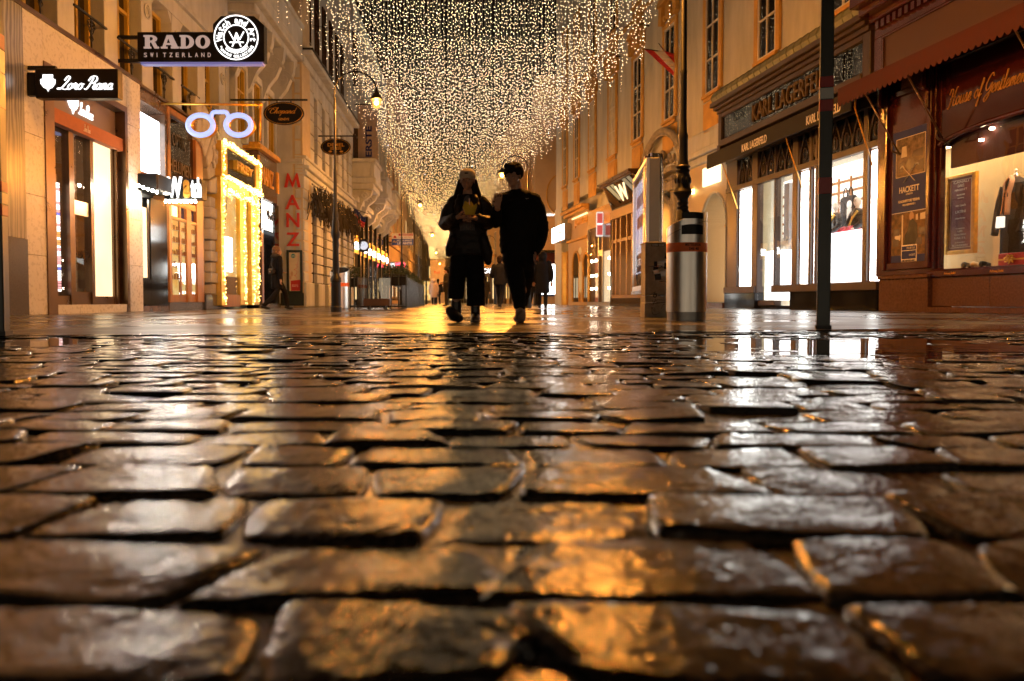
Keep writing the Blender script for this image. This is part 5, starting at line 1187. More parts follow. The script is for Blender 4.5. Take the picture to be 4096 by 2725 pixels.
for i, d in enumerate(wd):
    c = d * k_; hw = .56 if d < 45 else .45
    for j, (z0, z1) in enumerate(((7.38, 11.0), (13.4, 16.8))):
        pn = 'win_cream' if (i, j) in ((6, 0), (7, 0), (5, 1)) else 'dark_glass'
        wN = window(RW, y0s, Y, c - hw, c + hw, z0, z1, .01, 'white_frame', pn if pn == 'dark_glass' else 'dark_glass', fw=.07, rows=(.64, .32), sill='ochre', depth=.06)
        if pn != 'dark_glass':
            part("blind", RW, y0s, pm("pale roller blind", (.5, .45, .32), .8), wN.parent, [(c - hw + .08, c + hw - .08, .034, .038, z0 + .1, z1 - .1)])
        m = WM(RW, y0s); e_ = hw + .24
        for sg in (-1, 1): m.B(c + (sg*hw if sg > 0 else -e_), c + (e_ if sg > 0 else -hw), 0, .09, z0 - .02, z1 + .1)
        m.B(c - e_, c + e_, 0, .10, z1 + .02, z1 + .2); m.B(c - e_ + .04, c + e_ - .04, 0, .06, z0 - 1.5, z0 - .26); m.B(c - e_ + .2, c + e_ - .2, .06, .10, z0 - 1.35, z0 - .4)
        m.build("window_surround", M['ochre'], Y, bevel=.02)
        if j == 0:
            h = WM(RW, y0s); arc = [(c + (e_ + .12) * math.cos(t), z1 + .95 + .35*math.sin(t)) for t in [math.pi*q/8 for q in range(9)]]
            h.prism(arc, lambda p: (p[0], .30, p[1]), lambda p: (p[0], 0, p[1]))
            h.prism([(c - e_ - .12, z1 + .95), (c - e_ + .2, z1 + .95), (c - e_ + .14, z1 + .2), (c - e_ - .2, z1 + .3)], lambda p: (p[0], .2, p[1]), lambda p: (p[0], 0, p[1])); h.prism([(c + e_ + .12, z1 + .95), (c + e_ - .2, z1 + .95), (c + e_ - .14, z1 + .2), (c + e_ + .2, z1 + .3)], lambda p: (p[0], .2, p[1]), lambda p: (p[0], 0, p[1]))
            h.ball((c, .12, z1 + .6), (.26, .12, .34), 10, 6)
            for sg in (-1, 1): h.ball((c + sg*.36, .12, z1 + .42), (.12, .1, .16), 8, 5); h.ball((c + sg*.30, .14, z1 + 1.1), (.16, .12, .1), 8, 5)
            h.build("pediment", M['ochre'], Y, bevel=.015)
# iron wall hooks for the light cables
for k in range(6):
    d = 25.8 + 4.2*k; m = WM(RW, y0s); m.tube([(d*k_, 0, 11.9), (d*k_, .18, 11.9), (d*k_, .22, 12.0)], .03, 5); m.build("cable_hook", M['iron'], Y)
SR = lambda px, o=0.0, py=1150: RW.s(px, o, py)
# ---------------- shopfront with black signboard (fashion shop)
ks0, ks1 = SR(3528), SR(2908)
K = building("fashion_shopfront", RW, ks0, "black and brown art nouveau shopfront with brightly lit white displays", "shop front")
def kp(name, mat, boxes, root=None, bevel=0, kind=None): return part(name, RW, ks0, M[mat] if isinstance(mat, str) else mat, root or K, boxes, bevel, kind)
a0, a1 = ks0 + .04, ks1
kp("cornice", 'dark_wood', [(a0, a1 + .1, -.2, .62, 6.52, 6.66), (a0, a1 + .06, -.2, .52, 6.42, 6.52), (a0, a1, -.2, .42, 6.30, 6.42)], bevel=.015)
m = WM(RW, ks0); n = 22
for i in range(n):   # standing seam copper hood
    s0, s1 = a0 + (a1 - a0)*i/n, a0 + (a1 - a0)*(i + 1)/n
    pr = [(.55, 6.665), (.60, 6.80), (.55, 6.95), (.38, 7.08), (.02, 7.16)]
    for p, q in zip(pr, pr[1:]): m.quad((s0, p[0], p[1]), (s1, p[0], p[1]), (s1, q[0], q[1]), (s0, q[0], q[1]))
for s in (a0, a1): m.face([m.pt((s, p[0], p[1])) for p in pr + [(.02, 6.665)]])
m.build("copper_hood", M['copper'], K)
sm = WM(RW, ks0)
for i in range(n + 1):
    s = a0 + (a1 - a0)*i/n; sm.tube([(s, p[0] + .005, p[1]) for p in pr], .018, 5)
sm.build("hood_seams", M['copper'], K)
kp("signboard", pm("black glass signboard", (.004, .004, .005), .002, var=.2, rvar=.001, spec=1.0), [(a0 + .3, a1 - .25, .10, .30, 5.42, 6.16)])
kp("signboard_frame", 'dark_wood', [(a0, a0 + .3, .05, .36, 5.3, 6.30), (a1 - .25, a1, .05, .36, 5.3, 6.30), (a0 + .3, a1 - .25, .05, .36, 6.16, 6.30), (a0 + .3, a1 - .25, .05, .40, 5.22, 5.42), (a0, a0+.3, .05, .4, 5.0, 5.3), (a1-.25, a1, .05, .4, 5.0, 5.3)], bevel=.015)
wall_letters(text_geo("KARL LAGERFELD", .0), M['old_gold'], K, RW, ks0, SR(3006, .3), SR(3310, .3), 5.54, 6.04, .30, .05)
# canvas awning with printed valance
m = WM(RW, ks0); m.prism([(.05, 5.22), (.72, 4.98), (.74, 4.52), (.72, 4.52), (.70, 4.95), (.05, 5.17)], lambda p: (a1 + .02, p[0], p[1]), lambda p: (a0 + .1, p[0], p[1])); m.build("awning", M['awning_black'], K)
for l0, l1 in ((2962, 3060), (3217, 3352)): wall_letters(text_geo("KARL LAGERFELD", .02), M['white'], K, RW, ks0, SR(l0, .74), SR(l1, .74), 4.60, 4.82, .74, .006)
# brass awning rods
for px in (3175, 3455, 2918):
    s = SR(px, .4); m = WM(RW, ks0); m.tube([(s, .7, 4.6), (s + .05, .14, 3.15)], .016, 6); m.tube([(s, .68, 4.85), (s, .68, 4.55)], .02, 6); m.build("awning_rod", M['gold_paint'], K, smooth=True)
# frame of posts, transoms, sill, dark marble base
posts = [(2908, 2950), (3010, 3032), (3098, 3102), (3172, 3193), (3236, 3246), (3262, 3270), (3452, 3470)]
zt, zs = 3.74, .68
for i, (a, b) in enumerate(posts): kp("post", 'dark_wood', [(SR(b), SR(a), -.15, .05 + .01*(i % 2), .5, 4.95)], bevel=.012)
kp("transom", 'dark_wood', [(a0, a1, -.1, .08, zt, zt + .16), (a0, a1, -.15, .09, 4.7, 4.99)], bevel=.01)
kp("sill", 'dark_wood', [(a0, SR(3100), -.2, .13, zs - .2, zs), (SR(3100), SR(3034), -.2, .02, .1, .25), (SR(3030), a1, -.2, .13, zs - .2, zs)], bevel=.01)
kp("base_slab", 'black_marble', [(a0, SR(3172), -.2, .10, 0, zs - .2), (SR(3172)+.01, SR(3034), -.2, .0, 0, .1), (SR(3030), a1, -.2, .10, 0, zs - .2)], bevel=.008)
bays = [(2952, 3010, 'L'), (3032, 3098, 'I'), (3102, 3172, 'I'), (3193, 3236, 'L'), (3246, 3262, 'L'), (3270, 3452, 'W'), (3470, 3527, 'L')]
for a, b, t in bays:
    s0, s1 = SR(b), SR(a)
    m = WM(RW, ks0); m.B(s0, s1, 0, .006, zs if t != 'I' or b > 3100 else .25, zt); pn = m.build("shop_pane", M['glass'], K)
    m = WM(RW, ks0); m.B(s0, s1, -.02, -.015, zt + .16, 4.7); m.build("transom_pane", M['dark_glass'], K)
    tr = WM(RW, ks0); nn = max(1, round((s1 - s0) / .55))
    for j in range(nn):
        c0 = s0 + (s1 - s0) * j / nn; c1 = s0 + (s1 - s0) * (j + 1) / nn; w_ = c1 - c0
        for f0, f1 in ((0, .5), (1, .5)):
            tr.tube(crom([(c0 + w_*f0, .01, zt + .16), (c0 + w_*(f0*.8 + .1), .01, zt + .5), (c0 + w_*f1, .01, 4.7)], 5), .017, 5)
        tr.tube([(c0 + w_*.5 + .16*w_*math.cos(q*.7), .01, zt + .42 + .16*math.sin(q*.7)) for q in range(9)], .014, 5, closed=True)
    tr.build("tracery", M['dark_wood'], K)
    if t == 'L': kp("light_panel", 'win_white', [(s0 + .01, s1 - .06, -.06, -.02, zs + .02, zt - .04)]); kp("panel_edge", 'wood_orange', [(s1 - .06, s1 - .005, -.12, -.02, zs, zt)])
kp("room_back", pm("pale shop wall", (.7, .62, .52), .7), [(SR(3500), ks1 + 3, -2.1, -2.05, 0, 4.4)])
kp("room_ceiling", pm("pale coffered ceiling", (.72, .66, .58), .6), [(SR(3452), ks1 + 2.5, -2.05, -.1, 4.35, 4.4)])
kp("room_floor", 'white', [(SR(3452), ks1 + 2.5, -2.05, -.1, 0, .08)])
kp("ceiling_light", em("shop ceiling light", (1, .92, .78), 9), [(SR(3440), SR(3290), -1.6, -.4, 4.30, 4.34), (SR(3160), SR(3040), -1.6, -.5, 4.30, 4.34)])
vb = []
for j in range(5): vb.append((SR(3450), ks1 + 2.5, -2.04, -2.0, 2.45 + .30*j, 2.52 + .30*j))
for j in range(19): vb.append((SR(3450) + .62*j, SR(3450) + .62*j + .06, -2.03, -1.99, 2.5, 3.8))
kp("coffer_beams", 'wood_orange', vb, kind="stuff")
kp("glow_wall", em_uneven("glowing shop wall", (1, .86, .66), (1, .95, .88), 2.2, 2), [(SR(3450), ks1 + 2.5, -2.045, -2.035, 1.0, 4.2)])  # back wall emits by itself instead of catching the shop's light
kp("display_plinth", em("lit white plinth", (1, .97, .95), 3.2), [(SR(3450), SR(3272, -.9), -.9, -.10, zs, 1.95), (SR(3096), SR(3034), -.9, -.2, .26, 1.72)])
wall_letters(text_geo("KARL.COM"), M['black_paint'], K, RW, ks0, SR(3330, -.15), SR(3368, -.15), 1.58, 1.66, -.15, .01)
kp("door_post", 'wood_orange', [(SR(3080, -1.9), SR(3062, -1.9), -1.9, -1.8, 1.7, 3.1)])
kp("grey_curtain", 'grey', [(SR(3152, -.6), SR(3132, -.6), -.9, -.6, .3, 3.7)])
# flower arrangement and hanging bags
fm = WM(RW, ks0)
for _ in range(260):
    c = (SR(3066) + random.gauss(0, .18), -.5 + random.gauss(0, .1), 1.73 + abs(random.gauss(0, .14))); fm.bar(c, (c[0] + random.gauss(0, .04), c[1], c[2] + .08), .012)
fl2 = empty("dried_flowers", RW.frame(ks0), "bunch of dried pale flowers standing on the white plinth in the doorway display", "flowers"); tag(fm.build("stems", M['poster'], fl2), kind="stuff")
bg_ = empty("shoulder_bag", RW.frame(ks0), "large dark bag with looped handles hanging between the two mannequins", "bag")
bm_ = WM(RW, ks0); c = SR(3380, -.9); bm_.B(c - .34, c + .34, -1.05, -.9, 1.95, 3.0); bm_.build("bag_body", M['awning_black'], bg_, bevel=.06)
bm_ = WM(RW, ks0)
for sg in (-.12, .12): bm_.tube([(c + sg + .09*math.cos(t), -.95, 3.0 + .22*math.sin(t)) for t in [math.pi*q/8 for q in range(9)]], .018, 5)
bm_.build("handle", M['black_paint'], bg_)
bm_ = WM(RW, ks0); bm_.B(c - .26, c - .06, -.895, -.88, 2.05, 2.65); bm_.ball((c - .16, -.89, 2.75), (.12, .015, .12), 10, 6); bm_.build("white_print", M['white'], bg_)

# ---------------- gentlemen's shop (front right)
hs0, hs1 = 11.0, SR(3530)
H = building("gentlemens_shopfront", RW, hs0, "red mahogany shopfront with scalloped awning, script lettering and brown granite base", "shop front")
def hp(name, mat, boxes, root=None, bevel=0, kind=None): return part(name, RW, hs0, M[mat] if isinstance(mat, str) else mat, root or H, boxes, bevel, kind)
px_w0 = 3732   # window begins
pA, pB = SR(3722, .15), SR(3535, .15)
hp("cornice", 'mahogany', [(hs0, hs1 + .12, 0, .85, 6.72, 6.95), (hs0, hs1 + .08, 0, .65, 6.55, 6.72), (hs0, hs1, 0, .45, 6.40, 6.55)], bevel=.02)
m = WM(RW, hs0)
for i in range(38):
    s = hs0 + .2*i
    if s < hs1 - .2: m.B(s, s + .11, .3, .40, 6.22, 6.38)
m.build("dentils", M['mahogany'], H)
hp("frieze", 'mahogany', [(hs0, hs1, 0, .30, 6.05, 6.40), (hs0, hs1, 0, .32, 5.15, 5.3), (hs1 - .28, hs1, 0, .30, 5.3, 6.05)], bevel=.01)
hp("blank_panel", 'brown_panel', [(hs0, hs1 - .28, .10, .26, 5.3, 6.05)])
hp("panel_moulding", 'mahogany', [(hs0, hs1 - .28, .26, .30, 6.0, 6.05), (hs1 - .33, hs1 - .28, .26, .30, 5.3, 6.0)], bevel=.01)
# scalloped awning: short roof with a valance
aw = WM(RW, hs0); n = 46; s0 = hs0; s1 = hs1 + .22
aw.quad((s0, .30, 5.22), (s1, .30, 5.22), (s1, 1.02, 5.0), (s0, 1.02, 5.0)); aw.quad((s0, .30, 5.20), (s0, 1.02, 4.98), (s1, 1.02, 4.98), (s1, .30, 5.20))
for i in range(n):
    a, b = s0 + (s1 - s0)*i/n, s0 + (s1 - s0)*(i+1)/n; md_ = (a + b)/2
    poly = [(a, 5.0), (b, 5.0), (b, 4.66), (md_ + (b-a)*.25, 4.60), (md_, 4.585), (md_ - (b-a)*.25, 4.60), (a, 4.66)]
    aw.prism(poly, lambda p: (p[0], 1.03, p[1]), lambda p: (p[0], 1.02, p[1]))
aw.build("awning", M['awning_red'], H)
for px, oo in ((3445, .9), (3610, .9), (4030, .9)):
    s = SR(px, 1.0); m = WM(RW, hs0); m.tube([(s, 1.0, 4.7), (s - .12, .22, 3.35)], .018, 6); m.tube(crom([(s - .12, .2, 3.38), (s - .16, .42, 3.42), (s - .17, .45, 3.58), (s - .10, .40, 3.62)], 5), .02, 6); m.build("awning_rod", M['bronze'], H, smooth=True)
# pilaster with poster
hp("pilaster", 'mahogany', [(pA, pB + .35, -.06, .13, .78, 5.15), (pA, pA + .12, .13, .22, .9, 5.1), (pB - .1, pB, .13, .22, .9, 5.1), (pA + .12, pB - .1, .13, .18, .9, 1.06), (pA + .12, pB - .1, .13, .18, 4.62, 4.75)], bevel=.015)
hp("console", 'mahogany', [(pA - .02, pA + .14, .22, .40, 4.5, 5.1), (pA, pA + .12, .22, .32, 4.1, 4.5)], bevel=.04); hp("console", 'mahogany', [(pB - .12, pB + .02, .22, .40, 4.5, 5.1), (pB - .1, pB, .22, .32, 4.1, 4.5)], bevel=.04)
hp("pilaster_base", 'brown_granite', [(pA - .06, pB + .02, -.3, .26, 0, .70), (pA - .08, pB + .04, -.3, .30, .70, .78)], bevel=.012)
po0, po1 = SR(3703, .15), SR(3563, .15); zt_, zb_ = RW.z(3640, 515, .15), RW.z(3640, 1057, .15)
PO = empty("shop_poster", RW.frame(hs0), "navy poster with two photographs and crossed umbrellas on the mahogany pilaster", "poster")
pw_, ph_ = po1 - po0, zt_ - zb_
def pq(name, mat, u0, u1, v0, v1, t=.004, root=None):
    return part(name, RW, hs0, mat, root or PO, [(po1 - pw_*u1, po1 - pw_*u0, .14, .150 + t, zb_ + ph_*v0, zb_ + ph_*v1)])
pq("sheet", M['navy'], 0, 1, 0, 1, 0); pq("photo_border", M['poster'], .10, .93, .655, .945, .002)
pq("upper_photo", pm("sepia interior photo", (.16, .11, .065), .5, var=.7, scale=9, spec=.2), .115, .915, .66, .94); pq("white_rule", M['white'], 0, 1, .388, .392, .003)
pq("lower_photo", pm("amber market photo", (.13, .07, .025), .5, var=.8, scale=8, spec=.2), 0, 1, .07, .385); pq("map_card", M['white'], .30, .74, .015, .145, .006); pq("map_field", M['navy'], .32, .72, .04, .10, .008); pq("map_field", M['navy'], .32, .72, .105, .135, .008)
U = lambda u, v, t=.158: (po1 - pw_*u, t, zb_ + ph_*v)
m = WM(RW, hs0)
for sg in (-1, 1): m.bar(U(.5 - sg*.16, .72), U(.5 + sg*.16, .61), .028, .006); m.tube([U(.5 - sg*.16 - sg*.05*(1 - math.cos(t)), .72 + .014*math.sin(t)) for t in [math.pi*q/6 for q in range(7)]], .012, 5)
m.build("crossed_umbrellas", M['white'], PO)
m = WM(RW, hs0)     # dark furniture, arch and floor of the upper photo, crates and window of the lower one
for poly in ([(.2,.69),(.32,.69),(.32,.78),(.2,.76)], [(.38,.70),(.66,.69),(.64,.77),(.5,.79),(.4,.76)], [(.55,.79),(.86,.78),(.86,.84),(.6,.83)], [(.72,.68),(.88,.68),(.88,.76),(.74,.75)]): m = WM(RW, hs0); m.prism([(a, b) for a, b in poly], lambda q: U(q[0], q[1], .1545), lambda q: U(q[0], q[1], .1525)); m.build("photo_shape", M['dark_wood'], PO)
for a, b in ((.04, .14), (.70, .14), (.78, .21), (.06, .22)): m = WM(RW, hs0); m.prism([(a, b), (a+.18, b), (a+.18, b+.05), (a, b+.055)], lambda q: U(q[0], q[1], .1555), lambda q: U(q[0], q[1], .1535)); m.build("photo_shape", M['dark_wood'], PO)
for poly in ([(.70,.32),(.76,.32),(.76,.365),(.70,.36)], [(.82,.32),(.98,.32),(.98,.37),(.82,.365)], [(.30,.10),(.34,.10),(.34,.37),(.30,.37)], [(.10,.20),(.26,.18),(.28,.22),(.12,.25)], [(.25,.80),(.42,.80),(.40,.88),(.28,.88)]): m = WM(RW, hs0); m.prism(poly, lambda q: U(q[0], q[1], .1548), lambda q: U(q[0], q[1], .1528)); m.build("photo_shape", M['poster'], PO)
m = WM(RW, hs0)     # the seated man of the lower photo
m.prism([(.36, .12), (.66, .12), (.76, .20), (.74, .29), (.62, .335), (.52, .32), (.47, .25), (.40, .22)], lambda p: U(p[0], p[1], .156), lambda p: U(p[0], p[1], .152)); m.build("printed_coat", M['black_paint'], PO)
m = WM(RW, hs0); m.ball(U(.58, .352, .154), (.075, .003, .10), 8, 6); m.build("printed_face", pm("printed face", (.4, .25, .15), .5), PO)
for s_, u0, u1, v0, v1, b_ in (("HACKETT", .22, .78, .535, .58, .02), ("LONDON", .42, .60, .515, .528, 0), ("FLAGSHIPSTORE VIENNA", .20, .80, .462, .482, .01), ("WALLNERSTRASSE 3", .32, .68, .436, .450, .01), ("YOU ARE HERE", .46, .70, .112, .126, 0), ("HACKETT", .54, .70, .062, .076, 0), ("ONLY 180 METERS AWAY", .34, .70, .02, .034, 0)):
    wall_letters(text_geo(s_, b_), M['navy'] if 'ONLY' in s_ else M['white'], PO, RW, hs0, U(u0, 0)[0], U(u1, 0)[0], zb_ + ph_*v0, zb_ + ph_*v1, .156 if v0 > .3 else .160, .004)
# show window
wz0, wz1 = RW.z(3760, 1078, .05), 3.0
sw0, sw1 = hs0, SR(3740, .1)
hp("stall_board", 'brown_granite', [(sw0, SR(3950, .2), -.3, .16, .12, wz0 - .16), (SR(3950, .2) + .006, pA - .06, -.3, .16, .12, wz0 - .16)], bevel=.008)
hp("step", 'brown_granite', [(sw0, SR(3722, .3), -.2, .42, 0, .11)], bevel=.01)
hp("sill", 'mahogany', [(sw0, sw1 + .1, -.3, .22, wz0 - .16, wz0 - .03), (sw0, sw1 + .1, -.3, .16, wz0 - .03, wz0)], bevel=.012)
for a, b in ((3775, 3820), (3958, 4012)): wall_letters(text_geo("Achtung Stufe!"), M['gold_paint'], H, RW, hs0, SR(a, .22), SR(b, .22), wz0 - .13, wz0 - .07, .22, .004)
hp("window_frame", 'mahogany', [(sw1, pA, -.05, .16, wz0, 5.15), (sw1 - .07, sw1, -.05, .08, wz0, 5.15), (sw0, sw1 - .07, -.3, .14, 4.93, 5.15)], bevel=.015)
# arched head above the window: dark spandrel panel with a gold script, lit arch moulding
cA, rA = SR(4055, .1), 0; zA0, zA1 = RW.z(3745, 590, .1), RW.z(4010, 468, .1); ra = sw1 - .07 - cA
arc = [(cA + ra*math.cos(t), zA0 + (zA1 - zA0)*math.sin(t)) for t in [math.pi*q/20 for q in range(21)]]
m = WM(RW, hs0)
m.prism([(sw1 - .07, 4.93)] + arc + [(cA - ra, 4.93)], lambda p: (p[0], .08, p[1]), lambda p: (p[0], -.2, p[1])); m.build("spandrel", pm("polished dark mahogany", (.035, .006, .005), .10, var=.3, rvar=.03, coat=.6), H)
m = WM(RW, hs0); m.tube([(a, .10, z) for a, z in arc], .055, 8); m.build("arch_moulding", M['mahogany'], H, smooth=True)
wall_letters(cursive_geo("House of Gentlemen", .13), M['gold_script'], H, RW, hs0, SR(3772, .1), SR(4082, .1), 3.90, 4.42, .082, .012)
hp("pelmet", 'awning_red', [(cA - ra, sw1 - .07, -.2, -.15, wz1 - .1, zA1)])
hp("spotlight", em("halogen spot", (1, .8, .5), 40), [(SR(3920, -.1), SR(3910, -.1), -.12, -.06, zA1 - .28, zA1 - .24), (SR(3962, -.1), SR(3952, -.1), -.12, -.06, zA1 - .12, zA1 - .08)])
si = SR(3742, -1.25) + .15
hp("display_back", pm("beige display wall", (.52, .36, .17), .8, var=.06), [(sw0, si + 1.2, -1.3, -1.25, wz0, 3.6)])
hp("display_floor", pm("beige display floor", (.50, .36, .2), .6), [(sw0, si, -1.25, -.2, wz0 - .1, wz0 - .004)])
hp("display_ceiling", 'mahogany', [(sw0, si + .05, -1.3, -.22, 3.6, 3.65)])
hp("ceiling_light", em("display light", (1, .74, .42), 12), [(sw0 + .1, si - .2, -1.0, -.3, 3.55, 3.59)])
m = WM(RW, hs0); m.B(sw0, sw1 - .07, -.01, -.004, wz0, 3.65); m.build("shop_pane", M['glass'], H)
LB = empty("brand_board", RW.frame(hs0), "dark red list board in a gold frame leaning inside the right hand window", "framed board")
b0, b1, bz0, bz1 = SR(3885, -.7), SR(3790, -.7), RW.z(3830, 1002, -.7), RW.z(3830, 712, -.7)
part("frame", RW, hs0, M['gold_paint'], LB, [(b0 - .1, b0, -.75, -.66, bz0 - .08, bz1 + .06), (b1, b1 + .1, -.75, -.66, bz0 - .08, bz1 + .06), (b0, b1, -.75, -.66, bz0 - .08, bz0), (b0, b1, -.75, -.66, bz1, bz1 + .06)], .01)
part("board", RW, hs0, pm("claret board", (.12, .006, .016), .3), LB, [(b0, b1, -.75, -.70, bz0, bz1)])
part("gold_line", RW, hs0, M['poster'], LB, [(b0+.04, b0+.055, -.7, -.697, bz0+.05, bz1-.05), (b1-.055, b1-.04, -.7, -.697, bz0+.05, bz1-.05), (b0+.055, b1-.055, -.7, -.697, bz0+.05, bz0+.065), (b0+.055, b1-.055, -.7, -.697, bz1-.065, bz1-.05)])
hgt = bz1 - bz0
for s_, v, h_, w_ in (("CANALI", .92, .035, .62), ("DAKS", .865, .04, .26), ("HACKETT", .815, .028, .5), ("PAUL AND SHARK", .75, .02, .34), ("yachting", .705, .022, .26), ("van Laack", .60, .034, .44), ("LATINI", .51, .038, .42), ("Eduard Dressler", .43, .02, .42), ("Country", .285, .026, .36), ("Life", .25, .026, .2), ("Gran Sasso", .205, .026, .48), ("SALTL", .155, .026, .5), ("Schneider", .10, .018, .42), ("SCHNEIDERS", .055, .026, .64)):
    c = (b0 + b1)/2; hw = (b1 - b0)*w_/2; wall_letters(text_geo(s_, .0), M['white'], LB, RW, hs0, c + hw, c - hw, bz0 + hgt*v, bz0 + hgt*(v + h_), -.70, .005)
# jacket on a tailor's dummy
JK = empty("dressed_dummy", RW.frame(hs0), "tailor's dummy in a dark checked overcoat and pale scarf in the window", "dummy")
c = SR(4055, -.6); zt2 = RW.z(4068, 700, -.6)
def oval(mb, rows): 
    for (z, rs, ro, cc, oo), (z2, rs2, ro2, c2, o2) in zip(rows, rows[1:]):
        A = [mb.pt((cc + rs*math.cos(t*math.pi/9), oo + ro*math.sin(t*math.pi/9), z)) for t in range(18)]; B_ = [mb.pt((c2 + rs2*math.cos(t*math.pi/9), o2 + ro2*math.sin(t*math.pi/9), z2)) for t in range(18)]
        for k in range(18): mb.face([A[k], A[(k+1)%18], B_[(k+1)%18], B_[k]])
m = WM(RW, hs0); zb2 = wz0
oval(m, [(zb2 + .05, .30, .20, c, -.6), (zt2 - .95, .29, .19, c, -.6), (zt2 - .62, .24, .16, c, -.6), (zt2 - .35, .28, .18, c, -.6), (zt2 - .16, .27, .16, c, -.6), (zt2 - .08, .16, .11, c, -.6), (zt2 - .04, .09, .08, c, -.6)])
plaid = pm("dark checked wool", (.028, .026, .028), .9, var=.5, scale=30)
m.build("coat", plaid, JK, smooth=True)
for sg in (-1, 1):
    m = WM(RW, hs0); m.tube(crom([(c + sg*.25, -.6, zt2 - .2), (c + sg*.33, -.56, zt2 - .5), (c + sg*.34, -.5, zt2 - .85), (c + sg*.30, -.42, zt2 - 1.1)], 4), [.10, .10, .09, .085, .085, .08, .08, .075, .075, .07, .07, .065, .065], 10); m.build("sleeve", plaid, JK, smooth=True)
m = WM(RW, hs0); m.lathe([(.0, zt2 + .12), (.025, zt2 + .11), (.03, zt2 + .08), (.015, zt2 + .05), (.03, zt2 + .03), (.05, zt2), (.06, zt2 - .06)], (c, -.6, 0), n=12); m.build("neck_knob", M['steel'], JK, smooth=True)
m = WM(RW, hs0)
for sg in (-1, 1): m.tube(crom([(c, -.50, zt2 - .02), (c + sg*.09, -.44, zt2 - .15), (c + sg*.05, -.40, zt2 - .38), (c + sg*.07 + .03, -.39, zt2 - .75)], 4), [(.05, .02)]*13, 8)
m.build("scarf", pm("pale salmon scarf", (.62, .36, .24), .85), JK, smooth=True)
m = WM(RW, hs0); m.B(c - .06, c + .06, -.42, -.37, zt2 - .42, zt2 - .34); m.build("buckle", M['black_paint'], JK)
LP = empty("table_lamp", RW.frame(hs0), "small lamp with a lit white shade in front of the checked coat", "lamp")
c = SR(3998, -.4); zl0, zl1 = RW.z(3998, 912, -.4), RW.z(3998, 868, -.4)
m = WM(RW, hs0); m.lathe([(.09, zl0), (.075, zl1)], (c, -.4, 0), n=16); m.build("lamp_shade", em("lit lamp shade", (1, .86, .68), 1.7), LP, smooth=True)
m = WM(RW, hs0); m.lathe([(.08, wz0), (.08, wz0 + .02), (.012, wz0 + .04), (.012, zl0 + .02)], (c, -.4, 0), n=12); m.build("stem", M['iron'], LP, smooth=True)
GB = empty("gift_box", RW.frame(hs0), "glittering red gift box with a gold ribbon bow on the window floor", "gift box")
g0, g1, gz = SR(4098, -.35), SR(3990, -.35), RW.z(4040, 1012, -.35)
part("box", RW, hs0, pm("red glitter paper", (.38, .012, .02), .3, var=.5, scale=90), GB, [(g0, g1, -.75, -.35, wz0, gz)], .006)
m = WM(RW, hs0); m.B(g0, g1, -.352, -.346, wz0 + (gz - wz0)*.48, wz0 + (gz - wz0)*.58)
for t in range(7):
    a = t*.9; m.tube(crom([((g0+g1)/2, -.33, wz0 + (gz-wz0)*.53), ((g0+g1)/2 + .09*math.cos(a), -.29, wz0 + (gz-wz0)*.53 + .06*math.sin(a)), ((g0+g1)/2 + .12*math.cos(a+.4), -.31, wz0 + (gz-wz0)*.53 + .08*math.sin(a+.4)), ((g0+g1)/2, -.33, wz0 + (gz-wz0)*.53)], 5), .012, 5)
m.build("ribbon_bow", M['gold'], GB)
SHO = empty("folded_gloves", RW.frame(hs0), "heap of dark and pale folded accessories on the window floor by the gold frame", "accessories")
for j, (px, mt) in enumerate(((3868, 'awning_black'), (3905, 'poster'), (3940, 'awning_black'))):
    m = WM(RW, hs0); c = SR(px, -.3); m.tube(crom([(c + .10, -.3, wz0 + .04), (c + .03, -.25, wz0 + .09), (c - .04, -.32, wz0 + .06), (c - .10, -.28, wz0 + .04)], 4), [.03, .045, .05, .05, .05, .045, .045, .04, .045, .05, .045, .04, .03], 8); m.build("folded_cloth", M[mt], SHO, smooth=True)

# ---------------- pale tiled shop with an arch, behind the lamp post
T0, T1 = ks1 + .05, SR(2742)
TS = building("arched_tile_shop", RW, T0, "pale scale tiled shop wall with a lit arched doorway and small lit sign", "shop front")
def scale_mat():
    m, n, l, p = _new("pale scale tiles"); tc = n.new("ShaderNodeTexCoord"); mp = n.new("ShaderNodeMapping"); mp.inputs["Scale"].default_value = (9, 9, 6); v = n.new("ShaderNodeTexVoronoi"); v.inputs["Randomness"].default_value = .25
    l.new(tc.outputs["Object"], mp.inputs[0]); l.new(mp.outputs[0], v.inputs["Vector"]); b = n.new("ShaderNodeBump"); b.inputs["Strength"].default_value = .8; b.inputs["Distance"].default_value = .03; l.new(v.outputs[0], b.inputs["Height"]); l.new(b.outputs[0], p.inputs["Normal"])
    p.inputs["Base Color"].default_value = (.58, .48, .34, 1); p.inputs["Roughness"].default_value = .35; return m
M['scales'] = scale_mat()
ac, ar_ = SR(2862, .0), .0; aw0, aw1 = SR(2908, 0), SR(2806, 0); ac = (aw0 + aw1)/2; rr = (aw1 - aw0)/2; zsp = RW.z(2850, 775, 0) - rr*1.05
m = WM(RW, T0)
pts = [(aw1, .2)] + [(ac + rr*math.cos(t), zsp + rr*1.05*math.sin(t)) for t in [math.pi*q/16 for q in range(17)]] + [(aw0, .2)]
zt3 = 5.05
for (a, za), (b, zb3) in zip(pts, pts[1:]):
    if abs(a - b) > 1e-4: m.quad((a, .02, za), (b, .02, zb3), (b, .02, zt3), (a, .02, zt3)); 
    m.quad((a, .02, za), (a, -.9, za), (b, -.9, zb3), (b, .02, zb3))
m.quad((T0, .02, 0), (aw0, .02, 0), (aw0, .02, zt3), (T0, .02, zt3)); m.quad((aw1, .02, 0), (T1, .02, 0), (T1, .02, zt3), (aw1, .02, zt3)); m.build("tile_wall", M['scales'], TS)
